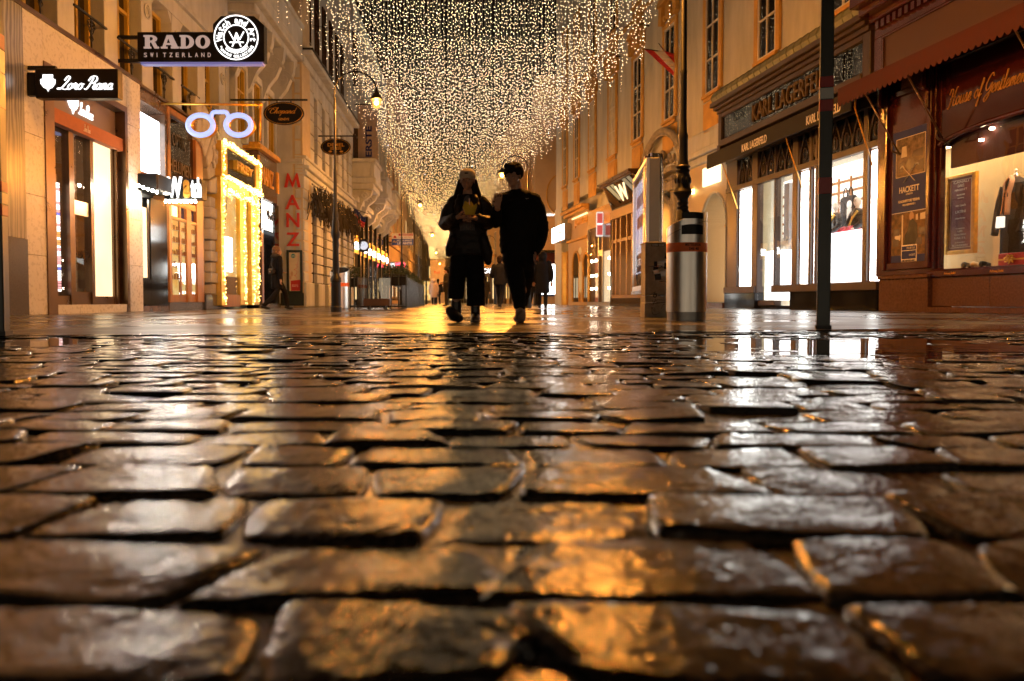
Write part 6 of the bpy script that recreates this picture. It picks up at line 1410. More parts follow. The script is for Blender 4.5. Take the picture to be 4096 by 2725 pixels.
part("cornice", RW, T0, M['cream'], TS, [(T0, T1 + 1.5, -.3, .16, 5.05, 5.3), (T0, T1 + 1.5, -.3, .30, 5.3, 5.5), (T0, T1+1.5, -.3, .10, 5.5, 6.2)], .03)
m = WM(RW, T0); m.tube([(a, .03, z) for a, z in pts], .05, 6); m.build("arch_moulding", M['cream'], TS)
part("lit_niche", RW, T0, M['win_cream'], TS, [(aw0 - .3, aw1 + 2.5, -.95, -.9, .2, 5)])
part("inner_door", RW, T0, M['gold_paint'], TS, [(aw0 + .1, aw1 - .1, -.85, -.8, 2.85, 2.95), (ac - .03, ac + .03, -.85, -.8, .2, 2.85), (aw0 + .1, aw0 + .16, -.85, -.8, .2, 2.85)])
part("threshold", RW, T0, M['brown_granite'], TS, [(T0, T1, -.95, .14, 0, .18)])
zz0, zz1 = RW.z(2840, 738, .1), RW.z(2840, 665, .1)
part("lit_sign", RW, T0, em("warm lit sign", (1, .78, .45), 2.6), TS, [(SR(2872, .1), SR(2806, .1), .03, .10, zz0, zz1)]); wall_letters(text_geo("JOOP", .04), M['white_light'], TS, RW, T0, SR(2812, .1), SR(2866, .1), zz0 + .08, zz1 - .1, .10, .03)
part("lit_sconce", RW, T0, em("sconce", (1, .62, .2), 25), TS, [(SR(2768, .1), SR(2760, .1), .05, .09, zz0 - .1, zz0 + .05), (SR(2756, .1), SR(2750, .1), .05, .09, 3.0, 3.1)])
# ---------------- carved old portal with statue work
V0, V1 = T1 + .02, SR(2588)
PT = building("carved_portal", RW, V0, "weathered dark stone portal with arched gable and draped carvings", "portal")
part("wall", RW, V0, M['old_stone'], PT, [(V0, V1, -.5, .06, 0, 6.2)])
part("pier", RW, V0, M['old_stone'], PT, [(V0 + .2, V0 + .6, .06, .4, 0, 4.4), (V1 - .7, V1 - .3, .06, .4, 0, 4.4), (V0 + .1, V0 + .7, .06, .5, 4.4, 4.75), (V1 - .8, V1 - .2, .06, .5, 4.4, 4.75), (V0, V1, .06, .6, 5.1, 5.3)], .03)
dc_, dr_ = (V0 + V1)/2, (V1 - V0)/2 - .75
m = WM(RW, V0); m.prism([(dc_ + dr_, .1)] + [(dc_ + dr_*math.cos(t), 3.2 + dr_*math.sin(t)) for t in [math.pi*q/12 for q in range(13)]] + [(dc_ - dr_, .1)], lambda p: (p[0], .09, p[1]), lambda p: (p[0], .05, p[1])); m.build("door", M['post_green'], PT)
m = WM(RW, V0)
for rr_, t_ in ((dr_ + .15, .09), (dr_ + .9, .13), (dr_ + .7, .06)): m.tube([(dc_ + rr_*math.cos(t), .25, (3.2 if rr_ < dr_ + .5 else 5.2) + rr_*.75*math.sin(t)) for t in [math.pi*q/16 for q in range(17)]], t_, 8)
for i in range(5): m.tube(crom([(V1 - .5 + .1*math.sin(i), .3, 5.9 - .05*i), (V1 - .6 + .08*i, .45 + .04*i, 5.3), (V1 - .5 + .06*i, .42, 4.6), (V1 - .55 + .03*i, .38, 3.7 + .12*i)], 4), [.06, .09, .10, .10, .09, .09, .10, .09, .08, .08, .07, .06, .04], 7)
for i in range(7): m.ball((dc_ - .2 + .35*math.cos(i*1.7), .3, 5.75 + .28*math.sin(i*2.3)), (.16, .12, .17), 8, 5)
for i in range(8): m.ball((V0 + .5 + .9*i/8, .32, 4.95 - .25*math.sin(math.pi*i/8)), (.09, .09, .09), 7, 5)

for i in range(60): m.ball((random.uniform(V0 + .2, V1 - .2), .3 + random.uniform(-.1, .12), 5.1 + abs(random.gauss(0, .45))), (random.uniform(.05, .13), .08, random.uniform(.06, .16)), 7, 5)
cv_ = m.build("carving", M['old_stone'], PT, smooth=True)
for v in cv_.data.vertices: v.co += Vector((1, 1, 1)) * .035 * mnoise.noise(v.co * 6)
tag(cv_, kind="stuff")
# ---------------- shop with the tilted dark signboard
W0, W1 = V1 + .05, SR(2457)
WS = building("tilted_sign_shop", RW, W0, "orange brown shopfront with tilted dark signboard carrying a white letter", "shop front")
zf0, zf1 = RW.z(2470, 835, .2), RW.z(2470, 730, .4)
m = WM(RW, W0); m.prism([(.12, zf0), (.62, zf1), (.05, zf1)], lambda p: (W0, p[0], p[1]), lambda p: (W1, p[0], p[1])); m.build("sign_housing", M['black_paint'], WS)
tilt = lambda s, v, t: (s, .12 + .50*v + .03*t, zf0 + (zf1 - zf0)*v)
m = WM(RW, W0); ee = [(W0 + .15, .06), (W1 - .15, .06), (W1 - .15, .94), (W0 + .15, .94)]; m.prism(ee[::-1], lambda p: tilt(p[0], p[1], .4), lambda p: tilt(p[0], p[1], .05)); m.build("signboard", M['dark_glass'], WS)
letters("letter", text_geo("W", .02), M['win_cream'], WS, lambda u, v, t: (lambda q: (q[0] - W0, q[1], q[2]))(tilt(W0 + (W1 - W0)*(.62 - .30*u), .2 + .62*v, .5 + t)))
part("cornice", RW, W0, M['bronze'], WS, [(W0, W1 + .1, 0, .85, zf1 + .02, zf1 + .14), (W0, W1 + .05, 0, .75, zf1 - .06, zf1 + .02)], .01)
oz = pm("tan painted wood", (.26, .15, .07), .5, var=.1)
part("fascia", RW, W0, oz, WS, [(W0, W1, -.3, .2, zf0 - .42, zf0 - .01)])
pxs = [2457, 2472, 2490, 2515, 2536, 2560, 2588]
for i, px in enumerate(pxs): s = SR(px, 0); part("post", RW, W0, oz, WS, [(max(W0, s - .09), min(W1, s + .09), -.3, .12, .4, zf0 - .42)])
part("transom", RW, W0, oz, WS, [(W0, W1, -.25, .10, 3.05, 3.2), (W0, W1, -.25, .14, .38, .52)])
m = WM(RW, W0); m.B(W0, W1, -.12, -.11, 3.2, zf0 - .42); m.build("upper_pane", M['dark_glass'], WS)
m = WM(RW, W0); m.B(W0, W1, -.12, -.115, .52, 3.05); m.build("shop_pane", M['glass'], WS)
part("lit_back", RW, W0, M['win_cream'], WS, [(W0, W1 - .3, -.2, -.15, .5, 2.4)]); part("base", RW, W0, M['black_marble'], WS, [(W0, W1, -.3, .1, 0, .38)])
# ---------------- marble fronted glass shop with red box sign
Q0, Q1 = W1 + .04, SR(2352)
GS = building("marble_glass_shop", RW, Q0, "glass shop under a yellow veined marble fascia with lamps inside", "shop front")
part("fascia", RW, Q0, veined("yellow marble", (.52, .36, .14), (.36, .22, .08), 2, 8, (1, 1, 1), .25), GS, [(Q0, Q1, -.4, .05, RW.z(2400, 905), RW.z(2400, 850) + .25)])
zq = RW.z(2400, 905)
part("black_post", RW, Q0, M['black_marble'], GS, [(Q0, Q0 + .35, -.4, .1, 0, 4.6)]); part("door_frame", RW, Q0, M['steel_dull'], GS, [(SR(2412), SR(2409), -.4, .03, 0, zq), (SR(2397), SR(2394), -.4, .03, 0, zq), (Q1 - .1, Q1, -.4, .05, 0, zq), (Q0 + .35, Q1 - .1, -.4, .04, 0, .18), (SR(2409), SR(2397), -.3, .02, 2.6, 2.9)])
m = WM(RW, Q0); m.B(SR(2394), Q1 - .1, 0, .01, .18, zq); m.build("mirror_pane", M['glass'], GS); m = WM(RW, Q0); m.B(Q0 + .35, SR(2412), 0, .01, .18, zq); m.build("shop_pane", M['glass'], GS)
part("red_wall", RW, Q0, em("lit red display", (1, .14, .06), .4), GS, [(SR(2393), SR(2376), -.12, -.06, .2, 2.6)]); part("dark_wall", RW, Q0, M['dark_wood'], GS, [(SR(2376), Q1, -.12, -.08, .2, zq), (SR(2409), SR(2394), -.15, -.1, .2, zq), (Q0 + .35, SR(2376), -.3, -.13, 2.6, zq)])
part("lit_back", RW, Q0, M['win_cream'], GS, [(Q0 + .4, SR(2412), -.12, -.06, .2, 2.8)])
m = WM(RW, Q0)
for z in (.9, 1.6, 2.4):
    for px in (2384, 2366, 2436): m.ball((SR(px), -.02, z), .07, 8, 5)
tag(m.build("spot_lamps", em("shop spot", (1, .85, .62), 60), GS), kind="stuff")
rs = empty("red_box_sign", RW.P(SR(2412), .3, 4), "lit red and white box sign standing out from the marble shop", "sign"); d_ = RW.P(SR(2416), 0).y; T = in_frame(rs)
a, b = at(2387, 944, d_), at(2412, 850, d_); m = MB(T); m.box(a.x - .02, b.x + .02, d_, d_ + .18, a.z - .03, b.z + .03); m.build("sign_body", em("sign white edge", (1, .9, .85), .8), rs, bevel=.03)
m = MB(T); m.box(a.x + .02, b.x - .02, d_ - .01, d_ - .001, a.z + .05, b.z - .05); m.build("sign_face", em("sign red face", (1, .10, .10), .6), rs)
face_text(text_geo("SHOP", .03), M['white_light'], rs, a.x + .03, b.x - .03, (a.z + b.z)/2 - .05, (a.z + b.z)/2 + .05, d_ - .012, .01)
# ---------------- old stone arched shop with gold lettering
O0, O1 = Q1 + .04, SR(2272)
OS = building("arched_stone_shop", RW, O0, "lamp lit ochre stone shopfront with two dark arches and gold lettering", "shop front")
zc1 = RW.z(2350, 835, .2)
part("wall", RW, O0, ochre_l, OS, [(O0, O1, -.45, 0, 0, zc1)])
part("cornice", RW, O0, M['ochre'], OS, [(O0 - .3, O1, 0, .30, zc1, zc1 + .16), (O0 - .35, O1, 0, .5, zc1 + .16, zc1 + .34), (O0, O1, 0, .12, 3.75, 3.9)], .02)
wall_letters(text_geo("JUWELIER", .03), M['gold_paint'], OS, RW, O0, SR(2294, .1), SR(2348, .1), zc1 - .75, zc1 - .3, .02, .06)
part("sign_light", RW, O0, M['win_warm'], OS, [(SR(2350, .1), SR(2290, .1), .10, .16, zc1 - .22, zc1 - .15)])
for c, rr_ in ((SR(2306), .85), (SR(2346), .62)):
    m = WM(RW, O0); m.prism([(c + rr_, .2)] + [(c + rr_*math.cos(t), 2.3 + rr_*math.sin(t)) for t in [math.pi*q/10 for q in range(11)]] + [(c - rr_, .2)], lambda p: (p[0], .03, p[1]), lambda p: (p[0], -.1, p[1])); m.build("dark_arch", M['dark_glass'], OS)
    m = WM(RW, O0); m.tube([(c + rr_, .03, .2)] + [(c + rr_*math.cos(t), .03, 2.3 + rr_*math.sin(t)) for t in [math.pi*q/10 for q in range(11)]] + [(c - rr_, .03, .2)], .07, 6); m.build("arch_moulding", M['ochre'], OS)
m = WM(RW, O0); c = SR(2327); m.ball((c, .1, 3.1), (.14, .1, .22), 8, 5); m.tube([(c + .16*math.cos(t*.5), .08, 1.6 + 1.1*math.sin(t*.5)*.8) for t in range(13)], .05, 6, closed=True); m.build("glow_crest", em("self-glowing brass crest", (1, .5, .15), .5), OS)  # crest has its own glow in place of lamplight on brass
part("entrance", RW, O0, M['win_warm'], OS, [(O1 + .1, O1 + 1.0, -.2, -.15, .1, 3.0)]); part("entrance_pier", RW, O0, M['ochre'], OS, [(O1, O1 + .1, -.2, .1, 0, 3.3), (O1 + 1.0, O1 + 1.3, -.2, .12, 0, 3.3)])
lb = empty("light_box_sign", RW.frame(O1), "white lit box sign with warm glow over the corner entrance", "sign")
l0, l1 = SR(2256, .45), SR(2207, .45); lz0, lz1 = RW.z(2250, 960, .45), RW.z(2250, 896, .45)
part("sign_body", RW, O1, M['steel_dull'], lb, [(l0, l1, .02, .44, lz0, lz1)]); part("lit_face", RW, O1, M['win_white'], lb, [(l0 + .02, l1 - .02, .44, .46, lz0 + .03, lz1 - .03)]); wall_letters(text_geo("CAFE", .03), M['gold_paint'], lb, RW, O1, l1 - .4, l0 + .4, lz0 + .2, lz1 - .2, .46, .01)

# ================================================================ STREET FURNITURE
# square sign post with red and white bands
def sign_post(label, x, y, w, yaw, bands, tall=9.0):
    e = empty("sign_post", Matrix.Translation((x, y, 0)) @ Matrix.Rotation(yaw, 4, 'Z'), label, "post", "square posts with red and white bands")
    m = MB(); m.box(-w/2, w/2, -w/2, w/2, 0, tall); m.build("post", M['post_green'], e, bevel=w*.06)
    m = MB(); m.box(-w*.6, w*.6, -w*.6, w*.6, 0, .03); m.build("foot_plate", M['iron'], e)
    for z0, z1, mt in bands:
        m = MB(); h = w/2 + .0025; m.box(-h, h, -h, h, z0, z1); m.build("band", M[mt], e, bevel=w*.06)
    return e
q = G(3292, 1316); zz = lambda py: at(3292, py, q.y).z
sign_post("dark square post with red white red bands before the fashion shop", q.x, q.y, .098, R(-17), ((zz(356), zz(310), 'red_band'), (zz(403), zz(356), 'white_band'), (zz(452), zz(403), 'red_band'), (zz(780), zz(712), 'red_band')))
q = G(8, 1343); zz = lambda py: at(8, py, q.y).z
sign_post("dark square post at the picture's edge before the veined marble", q.x - .02, q.y, .10, R(12), ((zz(195), zz(130), 'red_band'), (zz(290), zz(195), 'white_band'), (zz(435), zz(290), 'red_band'), (zz(770), zz(725), 'red_band'), (zz(818), zz(770), 'white_band'), (zz(866), zz(818), 'red_band')))
# big round bin
q = G(2760, 1283); BX = Matrix.Translation((q.x, q.y + .2, 0)) @ Matrix.Rotation(R(-14), 4, 'Z')
e = empty("litter_bin", BX, "large round steel litter bin with slanted top, two dark slots and orange band", "litter bin", "stainless steel litter bins")
r_ = .232; zt1, zt0 = at(0, 842, q.y).z, at(0, 930, q.y).z
m = MB(); n = 40; lo, mid, hi = [], [], []
for k in range(n):
    t = 2*math.pi*k/n; x, y = r_*math.cos(t), r_*math.sin(t); z = zt0 + .06 + (zt1 - zt0 - .06)*((x + r_)/(2*r_))**.8
    lo.append(m.pt((x, y, .10))); hi.append(m.pt((x, y, z)))
for k in range(n): m.face((lo[k], lo[(k+1)%n], hi[(k+1)%n], hi[k]))
m.face(hi); smooth_by_angle(m.build("shell", M['steel'], e, bevel=.004), 40)
m = MB(); m.lathe([(.222, 0), (.222, .098)], n=36); smooth_by_angle(m.build("base", M['steel_dull'], e), 40)
def patch(name, mat, a0, a1, z0, z1, rr, dz=0, th=.003):
    m = MB(); n_ = 14
    for i in range(n_):
        t0, t1 = a0 + (a1 - a0)*i/n_, a0 + (a1 - a0)*(i+1)/n_; P_ = lambda t, z, r: (r*math.cos(t), r*math.sin(t), z)
        b = math.sin(math.pi*i/n_), math.sin(math.pi*(i+1)/n_)
        m.quad(P_(t0, z0, rr), P_(t1, z0, rr), P_(t1, z1 + dz*b[1], rr), P_(t0, z1 + dz*b[0], rr))
    return m.build(name, mat, e, smooth=True)
ZB = lambda py: at(2760, py, q.y).z
patch("slot", M['black_paint'], R(-103), R(-38), ZB(875), ZB(852), r_ + .002, .008); patch("slot", M['black_paint'], R(-103), R(-38), ZB(938), ZB(902), r_ + .002, .012)
m = MB(); m.lathe([(r_ + .001, ZB(1007)), (r_ + .0025, ZB(1006)), (r_ + .0025, ZB(971)), (r_ + .001, ZB(970))], n=40); m.build("orange_band", M['orange_band'], e, smooth=True)
m = MB(); m.tube([((r_+.001)*math.cos(2*math.pi*k/40), (r_+.001)*math.sin(2*math.pi*k/40), zt0 - .02 + (zt1 - zt0 - .06)*(((r_*math.cos(2*math.pi*k/40)) + r_)/(2*r_))**.8 - .03) for k in range(40)], .002, 4, closed=True); m.build("lid_seam", M['iron'], e)
for s_, z0, z1, a0, a1 in (("MISTTELEFON", ZB(985), ZB(975), -92, -48), ("546 48", ZB(1001), ZB(990), -82, -54)):
    letters("lettering", text_geo(s_, .01), M['black_paint'], e, lambda u, v, t: ((r_ + .003 + .002*t)*math.cos(R(a0 + (a1 - a0)*u)), (r_ + .003 + .002*t)*math.sin(R(a0 + (a1 - a0)*u)), z0 + (z1 - z0)*v))
# grey cabinet with stickers
q = G(2580, 1271); cw = at(2700, 0, q.y).x - at(2578, 0, q.y).x; zc_ = at(0, 968, q.y).z
e = empty("utility_cabinet", Vector((q.x + cw/2, q.y + .18, 0)), "dirty beige utility cabinet with stickers and scribbles beside the big bin", "utility cabinet")
m = MB(); m.box(-cw/2, cw/2, -.18, .18, .30, zc_ - .02); m.box(-cw/2 - .01, cw/2 + .01, -.2, .2, zc_ - .02, zc_); m.build("body", M['cabinet'], e, bevel=.006)
m = MB(); m.box(-cw/2 - .005, cw/2 + .005, -.185, .185, 0, .20); m.box(-cw/2, cw/2, -.18, .18, .205, .295); m.build("plinth", M['cabinet'], e, bevel=.005)
m = MB(); m.box(-cw/2 + .02, cw/2 - .02, -.188, -.181, .315, zc_ - .05); m.build("door", M['cabinet'], e, bevel=.003)
cz = lambda py: at(0, py, q.y).z; cxx = lambda px: at(px, 0, q.y).x - (q.x + cw/2)
m = MB(); m.box(cxx(2612), cxx(2664), -.191, -.1885, cz(986), cz(976)); m.build("black_sticker", M['black_paint'], e)
letters("lettering", text_geo("OPEN ESEM", .02), M['white'], e, lambda u, v, t: (cxx(2614) + (cxx(2662) - cxx(2614))*u, -.1915 - .001*t, cz(985) + (cz(977) - cz(985))*v))
st = MB(); 
for _ in range(15):
    x, z = random.uniform(-cw*.25, cw*.42), random.uniform(.5, zc_ - .18); w_, h_ = random.uniform(.02, .06), random.uniform(.02, .05); an = random.uniform(-.2, .2); st.cur = random.choice((0, 1, 2))
    st.prism([(x + a*w_*math.cos(an) - b*h_*math.sin(an), z + a*w_*math.sin(an) + b*h_*math.cos(an)) for a, b in ((-1,-1),(1,-1),(1,1),(-1,1))], lambda p: (p[0], -.1885, p[1]), lambda p: (p[0], -.191 - .0001*_, p[1]))
tag(st.build("stickers", [M['black_paint'], M['cabinet'], M['steel_dull']], e), kind="stuff")
sc = MB()
for _ in range(9):
    x, z = random.uniform(-cw*.38, cw*.3), random.uniform(.06, zc_ - .1); sc.tube(crom([(x + random.gauss(0, .05) , -.191 if z > .31 else -.187, z + random.gauss(0, .03)) for _k in range(6)], 4), .0022, 4)
tag(sc.build("scribbles", M['black_paint'], e), kind="stuff")
m = MB(); m.tube([(cxx(2627) + .022*math.cos(t*.5), -.184, cz(1183) + .022*math.sin(t*.5)) for t in range(13)], .007, 5, closed=True); m.build("ring_sticker", M['black_paint'], e)
letters("lettering", text_geo("MOJO"), M['black_paint'], e, lambda u, v, t: (cxx(2640) + .09*u, -.183 - .001*t, cz(1188) + .03*v))
# city light advertising panel and steel column
aq = at(2588, 1170, 12.0); e = empty("advert_panel", Vector((aq.x, aq.y, 0)), "upright advertising display with a glowing pale poster, standing on one steel leg", "advert display"); T = in_frame(e)
v0 = at(2590, 1165, 12.0); v1 = at(2536, 1165, 14.2); hz0, hz1 = at(2590, 1160, 12.0).z, at(2590, 630, 12.0).z
u_ = Vector((v1.x - v0.x, v1.y - v0.y, 0)); wL = u_.length; u_.normalize(); nn_ = Vector((-u_.y, u_.x, 0)); nn_ = nn_ if nn_.x < 0 else -nn_
PQ = lambda s, o, z: T(Vector((v0.x, v0.y, z)) + u_*s + nn_*o)
def panel(name, mat, s0, s1, o0, o1, z0, z1, bevel=0):
    m = MB(lambda p: PQ(*p)); m.box(s0, s1, o0, o1, z0, z1); return m.build(name, mat, e, bevel=bevel)
panel("housing", M['steel_dull'], 0, wL, -.18, -.02, hz0, hz1, .01)
for nm, b in (("frame", (0, .05, -.02, .03, hz0, hz1)), ("frame", (wL - .05, wL, -.02, .03, hz0, hz1)), ("frame", (.05, wL - .05, -.02, .03, hz0, hz0 + .08)), ("frame", (.05, wL - .05, -.02, .03, hz1 - .06, hz1))): panel(nm, M['steel'], *b)
dark_top = hz1 - (hz1 - hz0)*.08
panel("poster", em_uneven("backlit poster", (.62, .66, 1), (1, .98, 1), 3.2, 1.6), .05, wL - .05, -.02, -.012, hz0 + .3, dark_top)
panel("poster_block", em("poster red print", (.9, .25, .3), .7), .3, wL - .4, -.012, -.010, hz0 + 1.05, hz0 + 1.25); panel("poster_block", em("poster lilac print", (.45, .45, .8), .8), .15, wL - .3, -.012, -.010, hz0 + 1.4, hz0 + 1.6)
panel("poster_block", em("poster dark print", (.08, .1, .2), .6), .12, wL - .35, -.012, -.010, hz0 + .32, hz0 + .62)
letters("lettering", text_geo("STADT", .03), M['white_light'], e, lambda u, v, t: PQ(wL - .5 - (wL - .7)*u, -.008, hz0 + .42 + .12*v))
m = MB(lambda p: PQ(*p)); m.box(0.05, wL - .05, .012, .016, hz0 + .08, hz1 - .06); m.build("cover_glass", M['glass'], e)
panel("base_rail", M['bronze'], -.02, wL + .02, -.2, .05, hz0 - .06, hz0); panel("leg", M['steel'], .25, wL*.5, -.16, -.02, 0, hz0 - .06, .01)
cq = at(2616, 1200, 12.4); e = empty("steel_column", Vector((cq.x, cq.y, 0)), "fluted stainless steel column behind the utility cabinet", "column"); cr = (at(2646, 0, 12.4).x - at(2586, 0, 12.4).x)/2; ctop = at(0, 618, 12.4).z
m = MB(); n = 48; ring = [(cr*(1 + .09*math.cos(9*2*math.pi*k/n))*math.cos(2*math.pi*k/n), cr*(1 + .09*math.cos(9*2*math.pi*k/n))*math.sin(2*math.pi*k/n)) for k in range(n)]
m.prism(ring[::-1], lambda p: (p[0], p[1], 0), lambda p: (p[0], p[1], ctop)); smooth_by_angle(m.build("shaft", M['chrome'], e), 60)
m = MB(); m.box(-cr - .05, -cr - .005, -.06, .06, .5, ctop - .03); m.build("side_fin", M['bronze'], e)
# tall black lamp post on the right
lq = at(2728, 1200, 11.6); e = empty("street_lamp_post", Vector((lq.x, lq.y, 0)), "tall black cast iron lamp post rising behind the big steel bin", "lamp post")
Zp = lambda py: at(2728, py, 11.6).z; hwd = lambda px: px*11.6/F/2
m = MB(); pr = [(.19, 0), (.19, .15), (.16, .2), (.14, .7), (.16, .75), (.13, .82)]
for py, w_ in ((848, 52), (840, 40), (830, 46), (822, 38), (812, 46), (804, 40), (796, 44), (786, 52), (778, 66), (770, 76), (762, 70), (752, 56), (730, 54), (705, 56), (692, 48), (684, 56), (676, 44), (668, 60), (660, 44), (640, 38), (560, 36), (545, 40), (530, 30), (470, 27), (300, 26), (286, 29), (280, 25), (0, 23)): pr.append((hwd(w_), Zp(py)))
pr.append((.035, 6.4)); m.lathe(pr, n=24); smooth_by_angle(m.build("post", M['iron'], e), 35)
m = MB(); top = 6.35
pts = [(0, 0, top)] + [(-.6 + .6*math.cos(math.pi*i/10), 0, top + .15 + .6*math.sin(math.pi*i/10)) for i in range(11)] + [(-1.2, 0, top - .35)]
m.tube(pts, .03, 8); m.build("arm", M['iron'], e, smooth=True)
m = MB(); m.lathe([(.02, .34), (.05, .26), (.10, .17), (.17, .09), (.17, .06), (0, .07)], (-1.2, 0, top - .70), n=16); m.build("lamp_hood", M['iron'], e, smooth=True)
m = MB(); m.lathe([(0, -.16), (.08, -.15), (.12, -.10), (.15, .05)], (-1.2, 0, top - .70), n=16); gg = m.build("lamp_glass", M['lamp_shell'], e, smooth=True)
m = MB(); m.ball((-1.2, 0, top - .72), .065, 12, 8); m.build("lamp_core", M['lamp'], gg, smooth=True)
m = MB(); 
for k in range(10): t = 2*math.pi*k/10; m.ball((hwd(58)*math.cos(t), hwd(58)*math.sin(t), Zp(722)), (.018, .018, .05), 6, 4)
m.build("leaf_ornament", M['iron'], e, smooth=True)
# red and white flags
def flag(label, a, tip, drop, d, seed):
    """pole from the wall towards the street and a cloth hanging in folds from it"""
    e = empty("national_flag", Vector((a[0], d, a[2])), label, "flag", "red and white flags on the yellow house"); T = in_frame(e)
    m = MB(T); m.tube([a, tip], .018, 6); m.build("pole", M['iron'], e)
    rnd = random.Random(seed); m = MB(T); A, B_ = Vector(a), Vector(tip); nU, nV = 9, 12; gx = Vector(drop)
    def P_(u, v):
        w = B_.lerp(A, u*.92); f_ = v; sag = gx*f_ + Vector((0, .06*math.sin(u*7 + v*3), -.28*math.sin(v*math.pi*.5)*math.sin(u*math.pi*.9)))
        return w.lerp(B_.lerp(A, .5), .25*f_) + sag
    for i in range(nU):
        for j in range(nV): m.cur = 1 if 3 <= i < 6 else 0; m.quad(P_(i/nU, j/nV), P_((i+1)/nU, j/nV), P_((i+1)/nU, (j+1)/nV), P_(i/nU, (j+1)/nV))
    o = m.build("cloth", [pm("flag red", (.50, .025, .03), .8), pm("flag white", (.62, .50, .40), .8)], e, smooth=True); sd = o.modifiers.new("t", 'SOLIDIFY'); sd.thickness = .008
d1 = 31.0
a, t1, t2 = at(2735, 215, d1), at(2576, 196, d1), at(2634, 173, d1 + .8)
flag("red and white flag whose tip reaches furthest into the street", (RW.x0 + RW.m*d1, d1, a.z), (t1.x, d1, t1.z), (2.2, .05, -2.0), d1, 1)
flag("red and white flag hanging closer behind the black lamp post", (RW.x0 + RW.m*(d1+.8), d1 + .8, a.z + .1), (t2.x, d1 + .8, t2.z), (1.8, .05, -1.9), d1 + .8, 2)
# ================================================================ PEOPLE
M['skin'] = pm("skin", (.42, .24, .16), .5, var=.06, scale=6)
M['hair_dark'] = pm("dark brown hair", (.016, .009, .006), .85, spec=.1, var=.5, scale=40)
M['hair_fair'] = pm("light brown hair", (.13, .065, .028), .5, var=.4, scale=40)
M['leather'] = pm("dark brown leather", (.012, .008, .007), .5, spec=.3, var=.4, scale=12, bump=.3, bscale=14)
M['black_cloth'] = pm("black cloth", (.006, .0055, .006), .85, spec=.2, var=.3, bump=.3, bscale=18)
M['navy_cloth'] = pm("dark navy cloth", (.008, .009, .014), .85, spec=.2, var=.3, bump=.3, bscale=18)
M['brown_cloth'] = pm("dark brown cloth", (.016, .012, .010), .8, var=.3)
M['grey_knit'] = pm("grey knit", (.11, .11, .12), .85, var=.15, scale=30)
M['cream_knit'] = pm("cream ribbed knit", (.58, .48, .36), .9, var=.12, scale=40, bump=.4, bscale=60)
M['pale_coat'] = pm("pale pink quilted coat", (.46, .36, .30), .8, var=.12)
M['boot'] = pm("black boot leather", (.012, .011, .011), .3, var=.3)
M['sole'] = pm("dark rubber sole", (.02, .018, .017), .6, var=.3)
M['sneaker'] = pm("beige sneaker", (.28, .23, .18), .6, var=.2)
M['yellow_paper'] = pm("yellow paper", (.62, .46, .03), .6, var=.12)
M['fur'] = pm("dark fur trim", (.02, .018, .015), .95, var=.6, scale=60)
M['mannequin'] = pm("white mannequin", (.8, .78, .75), .4, var=.03)
M['rose_trousers'] = pm("rose satin", (.62, .10, .16), .4, var=.2)
def fused(mb, name, mat, parent, voxel=.012, it=3, wrinkle=0.0):
    """one continuous surface grown over overlapping lofts"""
    me = mb.mesh(name, mat); o = bpy.data.objects.new(name, me)
    r = o.modifiers.new("r", 'REMESH'); r.mode = 'VOXEL'; r.voxel_size = voxel
    s = o.modifiers.new("s", 'SMOOTH'); s.iterations = it; s.factor = .5
    m2 = evaluated_mesh(o)
    _bin.extend((o, me))
    m2.materials.clear(); m2.materials.append(mat); m2.name = name
    if wrinkle:
        nv = len(m2.vertices); co = [0.0]*(3*nv); no = [0.0]*(3*nv); m2.vertices.foreach_get("co", co); m2.vertices.foreach_get("normal", no)
        for i in range(0, 3*nv, 3):
            x, y, z = co[i:i+3]; d = wrinkle * (mnoise.noise((x*9, y*9, z*22)) + .5*mnoise.noise((x*20 + 3, y*20, z*45)))
            co[i] += no[i]*d; co[i+1] += no[i+1]*d; co[i+2] += no[i+2]*d
        m2.vertices.foreach_set("co", co)
    m2.polygons.foreach_set("use_smooth", [True]*len(m2.polygons)); m2.update()
    return link(name, m2, parent)
def limb(mb, pts, r, n=12):
    """tapered limb with rounded ends"""
    pts = [Vector(p) for p in pts]; q = crom(pts, 4) if len(pts) > 2 else pts
    k = len(pts) - 1; rr = []
    for i in range(len(q)):
        t = i / (len(q) - 1) * k; a = min(int(t), k - 1); f_ = t - a
        g0 = r[a] if isinstance(r[a], tuple) else (r[a], r[a]); g1 = r[a+1] if isinstance(r[a+1], tuple) else (r[a+1], r[a+1])
        rr.append((g0[0] + (g1[0]-g0[0])*f_, g0[1] + (g1[1]-g0[1])*f_))
    mb.tube(q, rr, n); 
    for p, g in ((q[0], rr[0]), (q[-1], rr[-1])): mb.ball(p, min(g), n, 8)
def rings(mb, rows, n=20):
    """closed loft of horizontal ellipses: (x, y, z, rx, ry)"""
    R_ = [[mb.pt((x + rx*math.cos(2*math.pi*k/n), y + ry*math.sin(2*math.pi*k/n), z)) for k in range(n)] for x, y, z, rx, ry in rows]
    up = rows[-1][2] > rows[0][2]
    for A, B in zip(R_, R_[1:]):
        for k in range(n):
            f_ = [A[k], A[(k+1)%n], B[(k+1)%n], B[k]]; mb.face(f_ if up else f_[::-1])
    mb.face(R_[0][::-1] if up else R_[0]); mb.face(R_[-1] if up else R_[-1][::-1])
